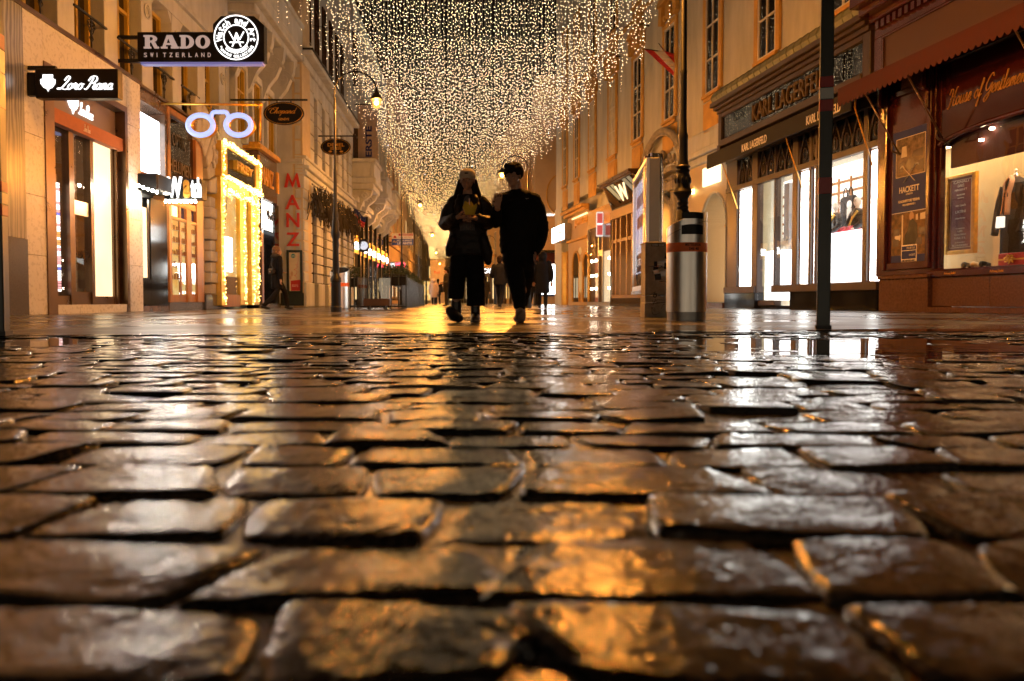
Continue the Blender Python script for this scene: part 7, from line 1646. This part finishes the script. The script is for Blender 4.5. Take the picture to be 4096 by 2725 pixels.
def hand(mb, wrist, palm_dir, side_dir, size=.18, curl=.5, thumb=1):
    """palm, five unequal bent fingers and a thumb leaving the side of the palm"""
    w = Vector(wrist); d = Vector(palm_dir).normalized(); s = Vector(side_dir); s = (s - d*s.dot(d)).normalized(); nrm = d.cross(s) * thumb
    pl = size*.52
    limb(mb, [w - d*.02, w + d*pl*.5, w + d*pl], [(.022, .022), (.036, .016), (.038, .014)], 10)
    for i, (off, ln) in enumerate(((-.036, .40), (-.012, .46), (.012, .43), (.035, .33))):
        b = w + d*pl*.93 + s*off; L_ = size*ln
        p1 = b + (d*math.cos(curl*.5) + nrm*math.sin(curl*.5))*L_*.45; p2 = p1 + (d*math.cos(curl*1.5) + nrm*math.sin(curl*1.5))*L_*.32; p3 = p2 + (d*math.cos(curl*2.3) + nrm*math.sin(curl*2.3))*L_*.25
        mb.tube([b - d*.02, b, p1, p2, p3], [.009, .0085, .0082, .0075, .006], 8)
    b = w + d*pl*.25 - s*.030; p1 = b + (d*.7 - s*.7 + nrm*.25).normalized()*size*.2; p2 = p1 + (d*.9 - s*.25 + nrm*.35).normalized()*size*.16
    mb.tube([b + s*.015, b, p1, p2], [.014, .013, .011, .008], 8)
def head_shape(mb, c, h, face, tilt=0.0):
    """skull, jaw, nose, brow, lips and ears; face = unit vector the face looks along"""
    c = Vector(c); f_ = Vector(face).normalized(); up = Vector((0, 0, 1)); up = (up + f_*(-tilt)).normalized(); f_ = (f_ - up*f_.dot(up)).normalized(); sd = f_.cross(up)
    P_ = lambda a, b, z: c + sd*a*h + f_*b*h + up*z*h
    def ell(p, r, n=16, m=12):
        k0 = len(mb.v); mb.ball((0, 0, 0), 1, n, m); 
        T0 = mb.T
        for i in range(k0, len(mb.v)):
            v = Vector(mb.v[i]); q = P_(p[0] + v.x*r[0], p[1] + v.y*r[1], p[2] + v.z*r[2]); mb.v[i] = tuple(q)
    ell((0, -.06, .12), (.335, .40, .37)); ell((0, .10, -.10), (.28, .30, .36)); ell((0, .17, -.30), (.20, .20, .17))
    ell((0, .36, .03), (.24, .06, .04)); ell((-.17, .27, -.10), (.09, .10, .09)); ell((.17, .27, -.10), (.09, .10, .09))
    mb.tube([P_(0, .39, .03), P_(0, .45, -.08), P_(0, .50, -.14)], [.035*h, .045*h, .058*h], 8); ell((-.045, .43, -.15), (.045, .05, .04), 8, 6); ell((.045, .43, -.15), (.045, .05, .04), 8, 6)
    ell((0, .39, -.245), (.12, .045, .022), 10, 6); ell((0, .385, -.29), (.10, .045, .026), 10, 6); ell((0, .35, -.42), (.10, .08, .07), 10, 6)
    for s_ in (-1, 1): ell((s_*.335, -.02, -.05), (.035, .085, .13), 10, 8)
    return P_
def eyes(P_, h, parent, T=None):
    for s_ in (-1, 1):
        m = MB(T); p = P_(s_*.135, .335, .0); m.ball(p, .045*h, 10, 8); m.build("eye", pm("eye", (.25, .22, .2), .15), parent, smooth=True)
        m = MB(T); q = P_(s_*.135, .375, .0); m.ball(q, .018*h, 8, 6); m.build("pupil", M['black_paint'], parent, smooth=True)

# ---- the couple -------------------------------------------------------------
dW = G(1900, 1290).y
Wq = lambda px, py, dy=0.0: at(px, py, dW) + Vector((0, dy, 0))
pxm = dW / F * 1.0
wm = empty("person", Vector((Wq(1870, 1290).x, dW, 0)), "woman in cream knit hat and dark leather jacket holding a yellow paper cone", "person"); T = in_frame(wm)
def local(mb):  # move a finished MB into the person's frame
    mb.v = [tuple(T(Vector(v))) for v in mb.v]; return mb
body = MB(); hw_ = .215
hc = Wq(1869, 720); P_ = head_shape(body, hc, hw_, (-.05, -1, 0), -.08)
limb(body, [Wq(1870, 755, .03), Wq(1870, 800, .05)], [.052, .06])
rings(body, [(*Wq(1872, 1000, .05), .15, .10), (*Wq(1871, 930, .05), .13, .09), (*Wq(1870, 850, .05), .15, .10), (*Wq(1870, 805, .05), .14, .08), (*Wq(1870, 790, .05), .06, .05)])
def arm(S, E_, Wr, r=(.05, .042, .028)): limb(body, [S, E_, Wr], r)
arm(Wq(1812, 812, .05), Wq(1784, 892, .02), Wq(1836, 880, -.26)); arm(Wq(1930, 812, .05), Wq(1954, 888, .02), Wq(1910, 884, -.26))
hand(body, Wq(1836, 880, -.26), (1, -.25, -.02), (0, -.3, -1), .165, .55, -1); hand(body, Wq(1912, 884, -.26), (-1, -.28, -.02), (0, -.3, -1), .165, .6, 1)
limb(body, [Wq(1845, 1000, .05), Wq(1832, 1110, -.06), Wq(1826, 1215, -.06)], [.075, .055, .04]); limb(body, [Wq(1898, 1000, .05), Wq(1902, 1110, .02), Wq(1900, 1240, .08)], [.075, .055, .04])
b_ = fused(local(body), "body", M['skin'], wm, .0045, 1); eyes(P_, hw_, wm, T)
hair = MB()
for sx in (-1, 1): limb(hair, [hc + Vector((sx*.058, .03, .0)), hc + Vector((sx*.075, .03, -.07)), hc + Vector((sx*.10, .03, -.17)), hc + Vector((sx*.12, -.04, -.30))], [(.022, .04), (.030, .045), (.045, .05), (.030, .035)])
hair.ball(hc + Vector((0, .05, -.04)), (.084, .075, .10), 14, 10); limb(hair, [hc + Vector((0, .09, -.05)), hc + Vector((0, .12, -.28))], [(.09, .05), (.12, .05)])
fused(local(hair), "hair", M['hair_dark'], wm, .010, 2, .004)
hat = MB(); zt_h = Wq(1868, 672).z; zb_h = Wq(1868, 706).z
rings(hat, [(hc.x, dW + .015, zb_h - .03, .083, .098), (hc.x, dW + .015, zb_h, .086, .10), (hc.x, dW + .02, zb_h + .045, .085, .10), (hc.x, dW + .02, zb_h + .048, .080, .095), (hc.x, dW + .03, zt_h - .03, .070, .082), (hc.x, dW + .03, zt_h - .006, .045, .052), (hc.x, dW + .03, zt_h, .015, .015)], 28)
local(hat).build("knit_hat", M['cream_knit'], wm, smooth=True); m = MB(T); m.box(hc.x - .022, hc.x + .014, dW - .089, dW - .078, zb_h + .015, zb_h + .026); m.build("hat_label", M['brown_cloth'], wm)
jk = MB()
rings(jk, [(*Wq(1873, 1022, .05), .235, .15), (*Wq(1873, 985, .05), .222, .145), (*Wq(1872, 930, .05), .20, .14), (*Wq(1871, 880, .05), .192, .14), (*Wq(1870, 830, .05), .19, .135), (*Wq(1870, 805, .05), .17, .12), (*Wq(1870, 790, .05), .12, .10), (*Wq(1870, 778, .05), .085, .085)], 28)
limb(jk, [Wq(1814, 810, .05), Wq(1792, 850, .05), Wq(1782, 893, .01), Wq(1808, 890, -.14), Wq(1828, 882, -.23)], [.076, .077, .078, .068, .054])
limb(jk, [Wq(1928, 810, .05), Wq(1947, 850, .05), Wq(1954, 890, .01), Wq(1934, 890, -.14), Wq(1918, 885, -.23)], [.076, .077, .078, .068, .054])
limb(jk, [Wq(1935, 960, -.06), Wq(1948, 1000, -.06), Wq(1952, 1048, -.05)], [.05, .06, .04]); limb(jk, [Wq(1812, 960, -.06), Wq(1802, 1000, -.06), Wq(1796, 1018, -.05)], [.05, .05, .03])
limb(jk, [Wq(1840, 790, -.04), Wq(1832, 830, -.08), Wq(1836, 870, -.08)], [.03, .04, .03]); limb(jk, [Wq(1900, 790, -.04), Wq(1908, 830, -.08), Wq(1904, 870, -.08)], [.03, .04, .03])
fused(local(jk), "leather_jacket", M['leather'], wm, .010, 3, .009)
sw = MB(); n = 9
rowsS = [(1922, .062, -.118), (1880, .066, -.112), (1840, .062, -.108), (1805, .05, -.09), (1788, .04, -.05)]; rowsS = [(p - 6, a, b) for p, a, b in rowsS]
for (y0, w0, o0), (y1, w1, o1) in zip([(925, .085, -.118), (880, .088, -.114), (835, .075, -.108), (800, .055, -.085), (780, .045, -.035)], [(880, .088, -.114), (835, .075, -.108), (800, .055, -.085), (780, .045, -.035)]):
    for i in range(n):
        u0, u1 = -1 + 2*i/n, -1 + 2*(i+1)/n; q = lambda y, w_, o_, u: Wq(1871, y, .05) + Vector((w_*u, o_ - .052 + .05*u*u, 0))
        sw.quad(q(y0, w0, o0, u0), q(y0, w0, o0, u1), q(y1, w1, o1, u1), q(y1, w1, o1, u0))
o = local(sw).build("sweater", M['grey_knit'], wm, smooth=True); o.modifiers.new("t", 'SOLIDIFY').thickness = .02
tr = MB(); rings(tr, [(*Wq(1872, 1030, .05), .175, .125), (*Wq(1872, 980, .05), .165, .12), (*Wq(1872, 915, .05), .14, .105)])
rings(tr, [(*Wq(1823, 1196, -.04), .082, .085), (*Wq(1828, 1120, -.04), .09, .09), (*Wq(1838, 1040, .02), .10, .10), (*Wq(1848, 990, .05), .10, .10)]); rings(tr, [(*Wq(1903, 1224, .06), .100, .095), (*Wq(1902, 1130, .05), .098, .095), (*Wq(1898, 1040, .05), .10, .10), (*Wq(1895, 990, .05), .10, .10)])
fused(local(tr), "culottes", M['black_cloth'], wm, .010, 2, .006)
bt = MB(); limb(bt, [Wq(1826, 1206, -.05), Wq(1826, 1250, -.06)], [.052, .055]); limb(bt, [Wq(1836, 1272, -.05), Wq(1820, 1262, -.15), Wq(1806, 1243, -.21)], [(.05, .05), (.055, .06), (.048, .05)])
fused(local(bt), "boot", M['boot'], wm, .007, 2)
so = MB()   # tilted sole of the raised foot
a_, c_ = Wq(1842, 1281, -.10), Wq(1804, 1238, -.27); ax = (c_ - a_); ln_ = ax.length; ax.normalize(); sd_ = ax.cross(Vector((0, -1, .3))).normalized(); nn2 = sd_.cross(ax).normalized()
outl = [(0, .030), (.10, .042), (.35, .038), (.6, .050), (.85, .046), (1.0, .018)]; oo = [(t, w_) for t, w_ in outl] + [(t, -w_) for t, w_ in outl[::-1]]
for sgn in (1,): so.prism(oo, lambda p: a_ + ax*ln_*p[0] + sd_*p[1] - nn2*.012, lambda p: a_ + ax*ln_*p[0] + sd_*p[1] + nn2*.014)
local(so).build("boot_sole", M['sole'], wm, bevel=.006)
bt = MB(); limb(bt, [Wq(1900, 1222, .08), Wq(1900, 1272, .07)], [.05, .052]); g_ = Wq(1900, 1290); limb(bt, [(g_.x, dW + .08, .05), (g_.x + .005, dW - .04, .045), (g_.x + .008, dW - .12, .035)], [(.046, .05), (.05, .045), (.042, .032)])
fused(local(bt), "boot", M['boot'], wm, .007, 2); so = MB(); so.prism([(g_.x - .045, dW + .13), (g_.x + .045, dW + .13), (g_.x + .055, dW - .08), (g_.x + .035, dW - .165), (g_.x - .02, dW - .165), (g_.x - .045, dW - .08)], lambda p: (p[0], p[1], .004), lambda p: (p[0], p[1], .026)); local(so).build("boot_sole", M['sole'], wm, bevel=.005)
# the yellow paper cone in her hands
pc2 = empty("paper_cone", Wq(1886, 845, -.34), "crumpled yellow paper holder with a white fork, held in the woman's hands", "food wrapper"); T2 = in_frame(pc2)
m = MB(T2); c = Wq(1886, 862, -.33); n = 14; rnd = random.Random(4); lo = [m.pt((c.x + .045*math.cos(2*math.pi*k/n), c.y + .035*math.sin(2*math.pi*k/n), c.z - .03)) for k in range(n)]
hi = [m.pt((c.x + .075*math.cos(2*math.pi*k/n), c.y + .05*math.sin(2*math.pi*k/n), c.z + .05 + rnd.choice((0, .01, .03, .055)))) for k in range(n)]
for k in range(n): m.face((lo[k], lo[(k+1)%n], hi[(k+1)%n], hi[k]))
m.face(lo[::-1]); o = m.build("paper", M['yellow_paper'], pc2); o.modifiers.new("t", 'SOLIDIFY').thickness = .003
m = MB(T2); m.ball((c.x, c.y, c.z + .03), (.055, .035, .03), 8, 6); m.build("filling", M['wood_orange'], pc2, smooth=True); m = MB(T2); m.bar((c.x, c.y, c.z + .03), (c.x - .006, c.y - .01, c.z + .135), .006); m.build("fork", M['white'], pc2)

T_old = T
mn = empty("person", Vector((at(2080, 1290, dW + .1).x, dW + .1, 0)), "young man with curly dark hair in black jacket, one hand raised", "person"); T = in_frame(mn)
dM = dW + .1; Mq = lambda px, py, dy=0.0: at(px, py, dM) + Vector((0, dy, 0))
body = MB(); hc = Mq(2054, 702); hh = .235; P_ = head_shape(body, hc, hh, (-.55, -1, .0), -.22)
limb(body, [Mq(2062, 735, .02), Mq(2070, 785, .05)], [.058, .068])
rings(body, [(*Mq(2072, 1000, .05), .15, .10), (*Mq(2074, 920, .05), .15, .10), (*Mq(2076, 840, .05), .18, .11), (*Mq(2075, 800, .05), .17, .09), (*Mq(2072, 776, .05), .07, .06)])
arm(Mq(2144, 800, .05), Mq(2164, 905, .10), Mq(2140, 1000, .0), (.055, .045, .032)); arm(Mq(2006, 800, .05), Mq(1980, 892, -.05), Mq(1992, 845, -.27), (.055, .045, .03))
hand(body, Mq(1992, 843, -.27), (.05, -.15, 1), (1, .2, 0), .18, .45, -1); hand(body, Mq(2140, 1000, .0), (-.15, -.1, -1), (0, 1, 0), .17, .4, 1)
limb(body, [Mq(2046, 1005, .05), Mq(2056, 1110, -.06), Mq(2078, 1225, -.08)], [.085, .06, .042]); limb(body, [Mq(2104, 1005, .05), Mq(2100, 1110, .12), Mq(2086, 1215, .35)], [.085, .06, .042])
fused(local(body), "body", M['skin'], mn, .0045, 1); eyes(P_, hh, mn, T)
hair = MB(); rnd = random.Random(3)
for _ in range(230):
    v = Vector((rnd.gauss(0, 1), rnd.gauss(0, 1), rnd.gauss(.3, 1))).normalized(); q = (v.x*.37, v.y*.43 - .05, v.z*.40 + .12)
    if q[1] > .18 and q[2] < .20: continue
    if q[2] < -.12: continue
    if q[2] < .02 and q[1] > .04: continue
    hair.ball(P_(*q), hh*rnd.uniform(.07, .12), 7, 5)
for s_ in (-1, 0, 1, 2): hair.ball(P_(s_*.1 - .05, .30, .42 + .02*s_), hh*.13, 7, 5)
hair.ball(P_(0, -.10, .17), hh*.37, 12, 10); fused(local(hair), "hair", M['hair_dark'], mn, .007, 1, .004)
jk = MB()
rings(jk, [(*Mq(2073, 1016, .05), .188, .135), (*Mq(2073, 985, .05), .196, .14), (*Mq(2075, 920, .05), .205, .145), (*Mq(2077, 850, .05), .225, .145), (*Mq(2076, 805, .05), .215, .125), (*Mq(2074, 785, .05), .16, .105), (*Mq(2072, 766, .05), .092, .085), (*Mq(2070, 755, .05), .078, .075)], 28)
limb(jk, [Mq(2072, 774, .05), Mq(2108, 786, .05), Mq(2138, 802, .05)], [.06, .07, .085]); limb(jk, [Mq(2072, 774, .05), Mq(2038, 786, .05), Mq(2010, 802, .05)], [.06, .07, .085])
limb(jk, [Mq(2137, 805, .05), Mq(2153, 850, .07), Mq(2166, 905, .09), Mq(2160, 960, .05), Mq(2144, 1000, .0)], [.088, .085, .080, .072, .06])
limb(jk, [Mq(2006, 805, .05), Mq(1990, 850, .03), Mq(1980, 888, -.05), Mq(1986, 878, -.16), Mq(1990, 858, -.23)], [.088, .082, .072, .062, .05])
fused(local(jk), "jacket", M['black_cloth'], mn, .010, 3, .008)
m = MB(T)     # small pale swoosh stitched on the chest
p = Mq(2108, 800, -.105); m.tube(crom([(p.x - .013, p.y + .0, p.z + .007), (p.x - .010, p.y - .003, p.z - .004), (p.x + .003, p.y - .003, p.z - .001), (p.x + .018, p.y + .003, p.z + .005)], 5), [.001]+[.003]*6+[.0025]*5+[.0018]*3+[.001], 5); m.build("chest_mark", M['steel_dull'], mn)
tr = MB(); rings(tr, [(*Mq(2073, 1035, .05), .175, .125), (*Mq(2073, 985, .05), .17, .12)])
rings(tr, [(*Mq(2079, 1236, -.10), .060, .07), (*Mq(2074, 1180, -.10), .078, .08), (*Mq(2062, 1110, -.06), .105, .10), (*Mq(2048, 1040, .02), .105, .11), (*Mq(2044, 1000, .05), .10, .11)]); rings(tr, [(*Mq(2088, 1226, .34), .060, .07), (*Mq(2094, 1170, .26), .08, .08), (*Mq(2099, 1110, .12), .10, .10), (*Mq(2102, 1040, .05), .105, .11), (*Mq(2104, 1000, .05), .10, .11)])
fused(local(tr), "trousers", M['black_cloth'], mn, .010, 2, .006)
g_ = Mq(2080, 1290)
sn = MB(); limb(sn, [Mq(2080, 1232, -.10), Mq(2082, 1262, -.10)], [.05, .055]); limb(sn, [Mq(2084, 1272, -.10), Mq(2082, 1262, -.22), Mq(2080, 1248, -.30)], [(.05, .05), (.056, .06), (.05, .048)])
fused(local(sn), "sneaker", M['sneaker'], mn, .007, 2)
so = MB(); a_, c_ = Mq(2086, 1287, -.08), Mq(2079, 1246, -.35); ax = (c_ - a_); ln_ = ax.length; ax.normalize(); sd_ = ax.cross(Vector((0, -1, .3))).normalized(); nn2 = sd_.cross(ax).normalized()
so.prism(oo, lambda p: a_ + ax*ln_*p[0] + sd_*p[1]*1.1 - nn2*.014, lambda p: a_ + ax*ln_*p[0] + sd_*p[1]*1.1 + nn2*.014); local(so).build("sneaker_sole", pm("beige rubber sole", (.16, .12, .09), .6), mn, bevel=.006)
sn = MB(); gx = Mq(2068, 1280).x; limb(sn, [(gx + .03, dM + .36, .10), (gx + .02, dM + .28, .05), (gx, dM + .16, .04)], [(.045, .05), (.05, .045), (.044, .036)]); fused(local(sn), "sneaker", M['sneaker'], mn, .007, 2)

# ---- passers-by
def walker(label, px, py, h, yaw, coat, legs, head='hair_dark', coat_len=.50, hood=False, stride=.18, arm_up=0, bulk=1.0, shoe='boot', d=None, hat=None, v=.018):
    p = at(px, py, d) if d else G(px, py); e = empty("person", Matrix.Translation((p.x, p.y, 0)) @ Matrix.Rotation(yaw, 4, 'Z'), label, "person"); k = h / 1.7
    S = lambda x, y, z: Vector((x*k, y*k, z*k))
    b = MB(); Pq = head_shape(b, S(0, -.01, 1.58), .225*k, (0, -1, 0)); limb(b, [S(0, .01, 1.50), S(0, .02, 1.38)], [.05*k, .06*k])
    rings(b, [(*S(0, .02, .88), .15*k, .10*k), (*S(0, .02, 1.15), .14*k, .10*k), (*S(0, .02, 1.36), .16*k, .09*k), (*S(0, .02, 1.42), .07*k, .06*k)])
    LgL = [S(.085, .02, .90), S(.09, -stride*.7, .48), S(.09, -stride*.9, .09)]; LgR = [S(-.085, .02, .90), S(-.09, stride*.2, .48), S(-.09, stride*1.3, .11)]
    for q in (LgL, LgR): limb(b, q, [.08*k, .055*k, .04*k])
    wl = S(.23, -.22, 1.02) if arm_up else S(.27, -.04, .80); wr = S(-.20, -.25, 1.0) if arm_up == 2 else S(-.27, .04, .80)
    AL = [S(.19, .02, 1.37), S(.27, .03 if arm_up else .0, 1.08), wl]; AR = [S(-.19, .02, 1.37), S(-.27, .04, 1.08), wr]
    for q in (AL, AR): limb(b, q, [.05*k, .042*k, .03*k])
    hand(b, wl, wl - AL[1], (1, 0, 0), .16*k, .5); hand(b, wr, wr - AR[1], (1, 0, 0), .16*k, .5)
    fused(b, "body", M['skin'], e, .010, 2); eyes(Pq, .225*k, e)
    c = MB(); zb = .90 - coat_len*.55
    rings(c, [(*S(0, .02, zb), .20*k*bulk, .15*k*bulk), (*S(0, .02, .92), .20*k*bulk, .145*k*bulk), (*S(0, .02, 1.12), .175*k*bulk, .135*k*bulk), (*S(0, .02, 1.33), .20*k*bulk, .13*k*bulk), (*S(0, .02, 1.41), .13*k, .10*k), (*S(0, .015, 1.47), .08*k, .08*k)], 22)
    for q in (AL, AR): limb(c, [q[0], q[1], q[1].lerp(q[2], .85)], [.078*k*bulk, .07*k*bulk, .052*k])
    if hood: c.ball(S(0, .03, 1.57), (.14*k, .155*k, .17*k), 14, 10)
    fused(c, "coat", M[coat], e, v, 2, .006)
    t = MB(); rings(t, [(*S(0, .02, .78), .15*k, .11*k), (*S(0, .02, .95), .15*k, .11*k)])
    for q in (LgL, LgR): limb(t, q, [.10*k, .072*k, .056*k])
    fused(t, "trousers", M[legs], e, v, 2, .004)
    for q, bk in ((LgL, 0), (LgR, 1)):
        s_ = MB(); f_ = q[-1]; limb(s_, [f_ + S(0, .03, -.02), f_ + S(0, -.06, -.045 if not bk else -.055), f_ + S(0, -.14, -.05 if not bk else -.07)], [(.048*k, .048*k), (.046*k, .04*k), (.04*k, .03*k)], 10); s_.build("shoe", M[shoe], e, smooth=True)
    if not hood:
        hr = MB(); hr.ball(S(0, .03, 1.62), (.098*k, .115*k, .105*k), 14, 10); hr.ball(S(0, .07, 1.55), (.085*k, .07*k, .10*k), 12, 8); fused(hr, "hair", M[head], e, .010, 1, .009)
    if hat:
        q = MB(); q.lathe([(.112*k, 1.62*k), (.116*k, 1.68*k), (.09*k, 1.75*k), (.0, 1.78*k)], (0, .01*k, 0), n=18); q.ball(S(0, .01, 1.79), .03*k, 8, 6); q.build("hat", M[hat], e, smooth=True)
    return e, k, S
e, k, S = walker("woman with light hair in black coat walking past the bookshop", 1112, 1239, 1.68, R(130), 'black_cloth', 'black_cloth', 'hair_fair', .62, stride=.34, arm_up=1, v=.012)
m = MB(); m.ball(S(0, .05, 1.44), (.16*k, .13*k, .07*k), 14, 8); m.build("fur_collar", M['fur'], e, smooth=True)
m = MB(); m.ball(S(0, .10, 1.62), (.06*k, .05*k, .055*k), 10, 8); m.build("hair_bun", M['hair_fair'], e, smooth=True)
m = MB(); m.tube([S(.2, .06, 1.40), S(.03, .17, 1.20), S(-.18, .14, 1.02)], .012*k, 6); m.build("bag_strap", M['sole'], e); bg = empty("belt_bag", Matrix.Translation(e.location) @ Matrix.Rotation(R(130), 4, 'Z'), "small dark bag slung across the back of the woman by the bookshop", "bag"); m = MB(); m.box(-.20*k, .10*k, .155*k, .235*k, .96*k, 1.10*k); m.build("bag_body", M['leather'], bg, bevel=.02*k); m = MB(); m.box(-.06*k, -.03*k, .235*k, .245*k, 1.0*k, 1.04*k); m.build("clasp", M['steel'], bg)
walker("far walker in pale hooded coat seen from behind", 1735, 1219, 1.66, R(180), 'pale_coat', 'navy_cloth', hood=True, coat_len=.75, d=51, bulk=1.08)
walker("far walker in dark coat close beside the pale hooded coat", 1752, 1219, 1.70, R(190), 'black_cloth', 'navy_cloth', coat_len=.5, d=53, stride=.3)
walker("standing figure in bobble hat and dark jacket looking down at a phone", 1786, 1226, 1.74, R(-70), 'brown_cloth', 'brown_cloth', hat='brown_cloth', arm_up=2, d=36.5, stride=.05, bulk=1.15)
walker("small far walker in knee length brown coat between the couple", 1941, 1221, 1.62, R(180), 'brown_cloth', 'black_cloth', coat_len=.8, d=46, hat='brown_cloth')
walker("man in dark padded jacket walking away with his head turned, between the couple", 2000, 1234, 1.78, R(165), 'navy_cloth', 'navy_cloth', coat_len=.28, d=27.6, stride=.26, bulk=1.12, arm_up=1)
e, k, S = walker("hooded woman in long navy parka walking away right of the young man", 2170, 1238, 1.70, R(178), 'navy_cloth', 'black_cloth', hood=True, coat_len=.80, d=24.0, bulk=1.08)
bg = empty("yellow_bag", Matrix.Translation(e.location) @ Matrix.Rotation(R(178), 4, 'Z'), "yellow shopping bag at the side of the hooded woman in the parka", "bag"); m = MB(); m.prism([(.26, 1.10), (.34, 1.10), (.42, .78), (.30, .74)], lambda p: (p[0]*k, .12*k, p[1]*k), lambda p: (p[0]*k, -.06*k, p[1]*k)); m.build("bag_body", M['yellow_paper'], bg, bevel=.01); m = MB(); m.tube([(.30*k, .03*k, 1.08*k), (.24*k, .05*k, 1.36*k)], .01, 5); m.build("handle", M['yellow_paper'], bg)
walker("dark figure half hidden behind the young man's elbow near the lamp mast", 2136, 1225, 1.72, R(20), 'black_cloth', 'black_cloth', coat_len=.6, d=33)

# ---- mannequins in the fashion shop
def mannequin(label, px, zs_, flip):
    s = SR(px, -.55); e = empty("mannequin", RW.frame(s), label, "mannequin"); f_ = flip
    P3 = lambda a, o, z: (a, o, z)      # local: a along the wall, o out of it (+y towards the street)
    b = MB(); o = -.55; hz = zs_ + .72; b.ball(P3(0, o, hz + .02), (.085, .105, .125), 14, 10); limb(b, [P3(0, o, hz - .06), P3(0, o - .01, hz - .20)], [.05, .055]); rings(b, [(0, o, zs_, .16, .11), (0, o, zs_ + .25, .14, .10), (0, o, zs_ + .48, .17, .1), (0, o, zs_ + .56, .06, .05)])
    for sg in (-1, 1): limb(b, [P3(sg*.20, o, zs_ + .47), P3(sg*.28, o + .06, zs_ + .22), P3(sg*.22, o + .24, zs_ + .06)], [.05, .042, .03]); hand(b, P3(sg*.22, o + .24, zs_ + .06), (-.2*sg, 1, -.3), (1, 0, 0), .16, .4)
    for sg in (-1, 1): limb(b, [P3(sg*.09, o, zs_ + .03), P3(sg*.16, o + .34, zs_ + .05 - .05), P3(sg*.15, o + .34, zs_ - .42)], [.075, .058, .04])
    fused(b, "body", M['mannequin'], e, .010, 2)
    j = MB(); rings(j, [(0, o, zs_ + .03, .19, .14), (0, o, zs_ + .25, .18, .135), (0, o, zs_ + .46, .205, .13), (0, o, zs_ + .53, .13, .10), (0, o, zs_ + .58, .075, .07)])
    for sg in (-1, 1): limb(j, [P3(sg*.20, o, zs_ + .46), P3(sg*.29, o + .06, zs_ + .21), P3(sg*.23, o + .20, zs_ + .08)], [.08, .075, .06])
    fused(j, "bomber_jacket", pm("satin black jacket", (.02, .02, .022), .35), e, .012, 2, .010)
    t = MB(); rings(t, [(0, o, zs_ - .02, .17, .13), (0, o, zs_ + .08, .17, .13)])
    for sg in (-1, 1): limb(t, [P3(sg*.09, o, zs_ + .03), P3(sg*.16, o + .34, zs_ + .02), P3(sg*.15, o + .36, zs_ - .30)], [.10, .085, .07])
    fused(t, "trousers", M['rose_trousers'], e, .012, 2, .008)
    m = MB(); m.tube(crom([P3(-.16, o + .10, zs_ + .5), P3(0, o + .15, zs_ + .3), P3(.18, o + .12, zs_ + .1)], 4), .03, 6); m.build("chain_strap", M['gold'], e, smooth=True)
    m = MB(); 
    for sg in (-1, 1): m.tube([P3(sg*.04 + .032*math.cos(q*.6), o + .10, hz + .04 + .025*math.sin(q*.6)) for q in range(11)], .004, 4, closed=True)
    m.build("spectacles", M['black_paint'], e)
mannequin("seated white mannequin in black jacket next to the square post, farther one", 3335, 1.97, 1)
mannequin("seated white mannequin in black jacket at the window's near edge", 3425, 1.97, -1)

bpy.data.batch_remove(_bin)
bpy.data.scenes.remove(_ws)
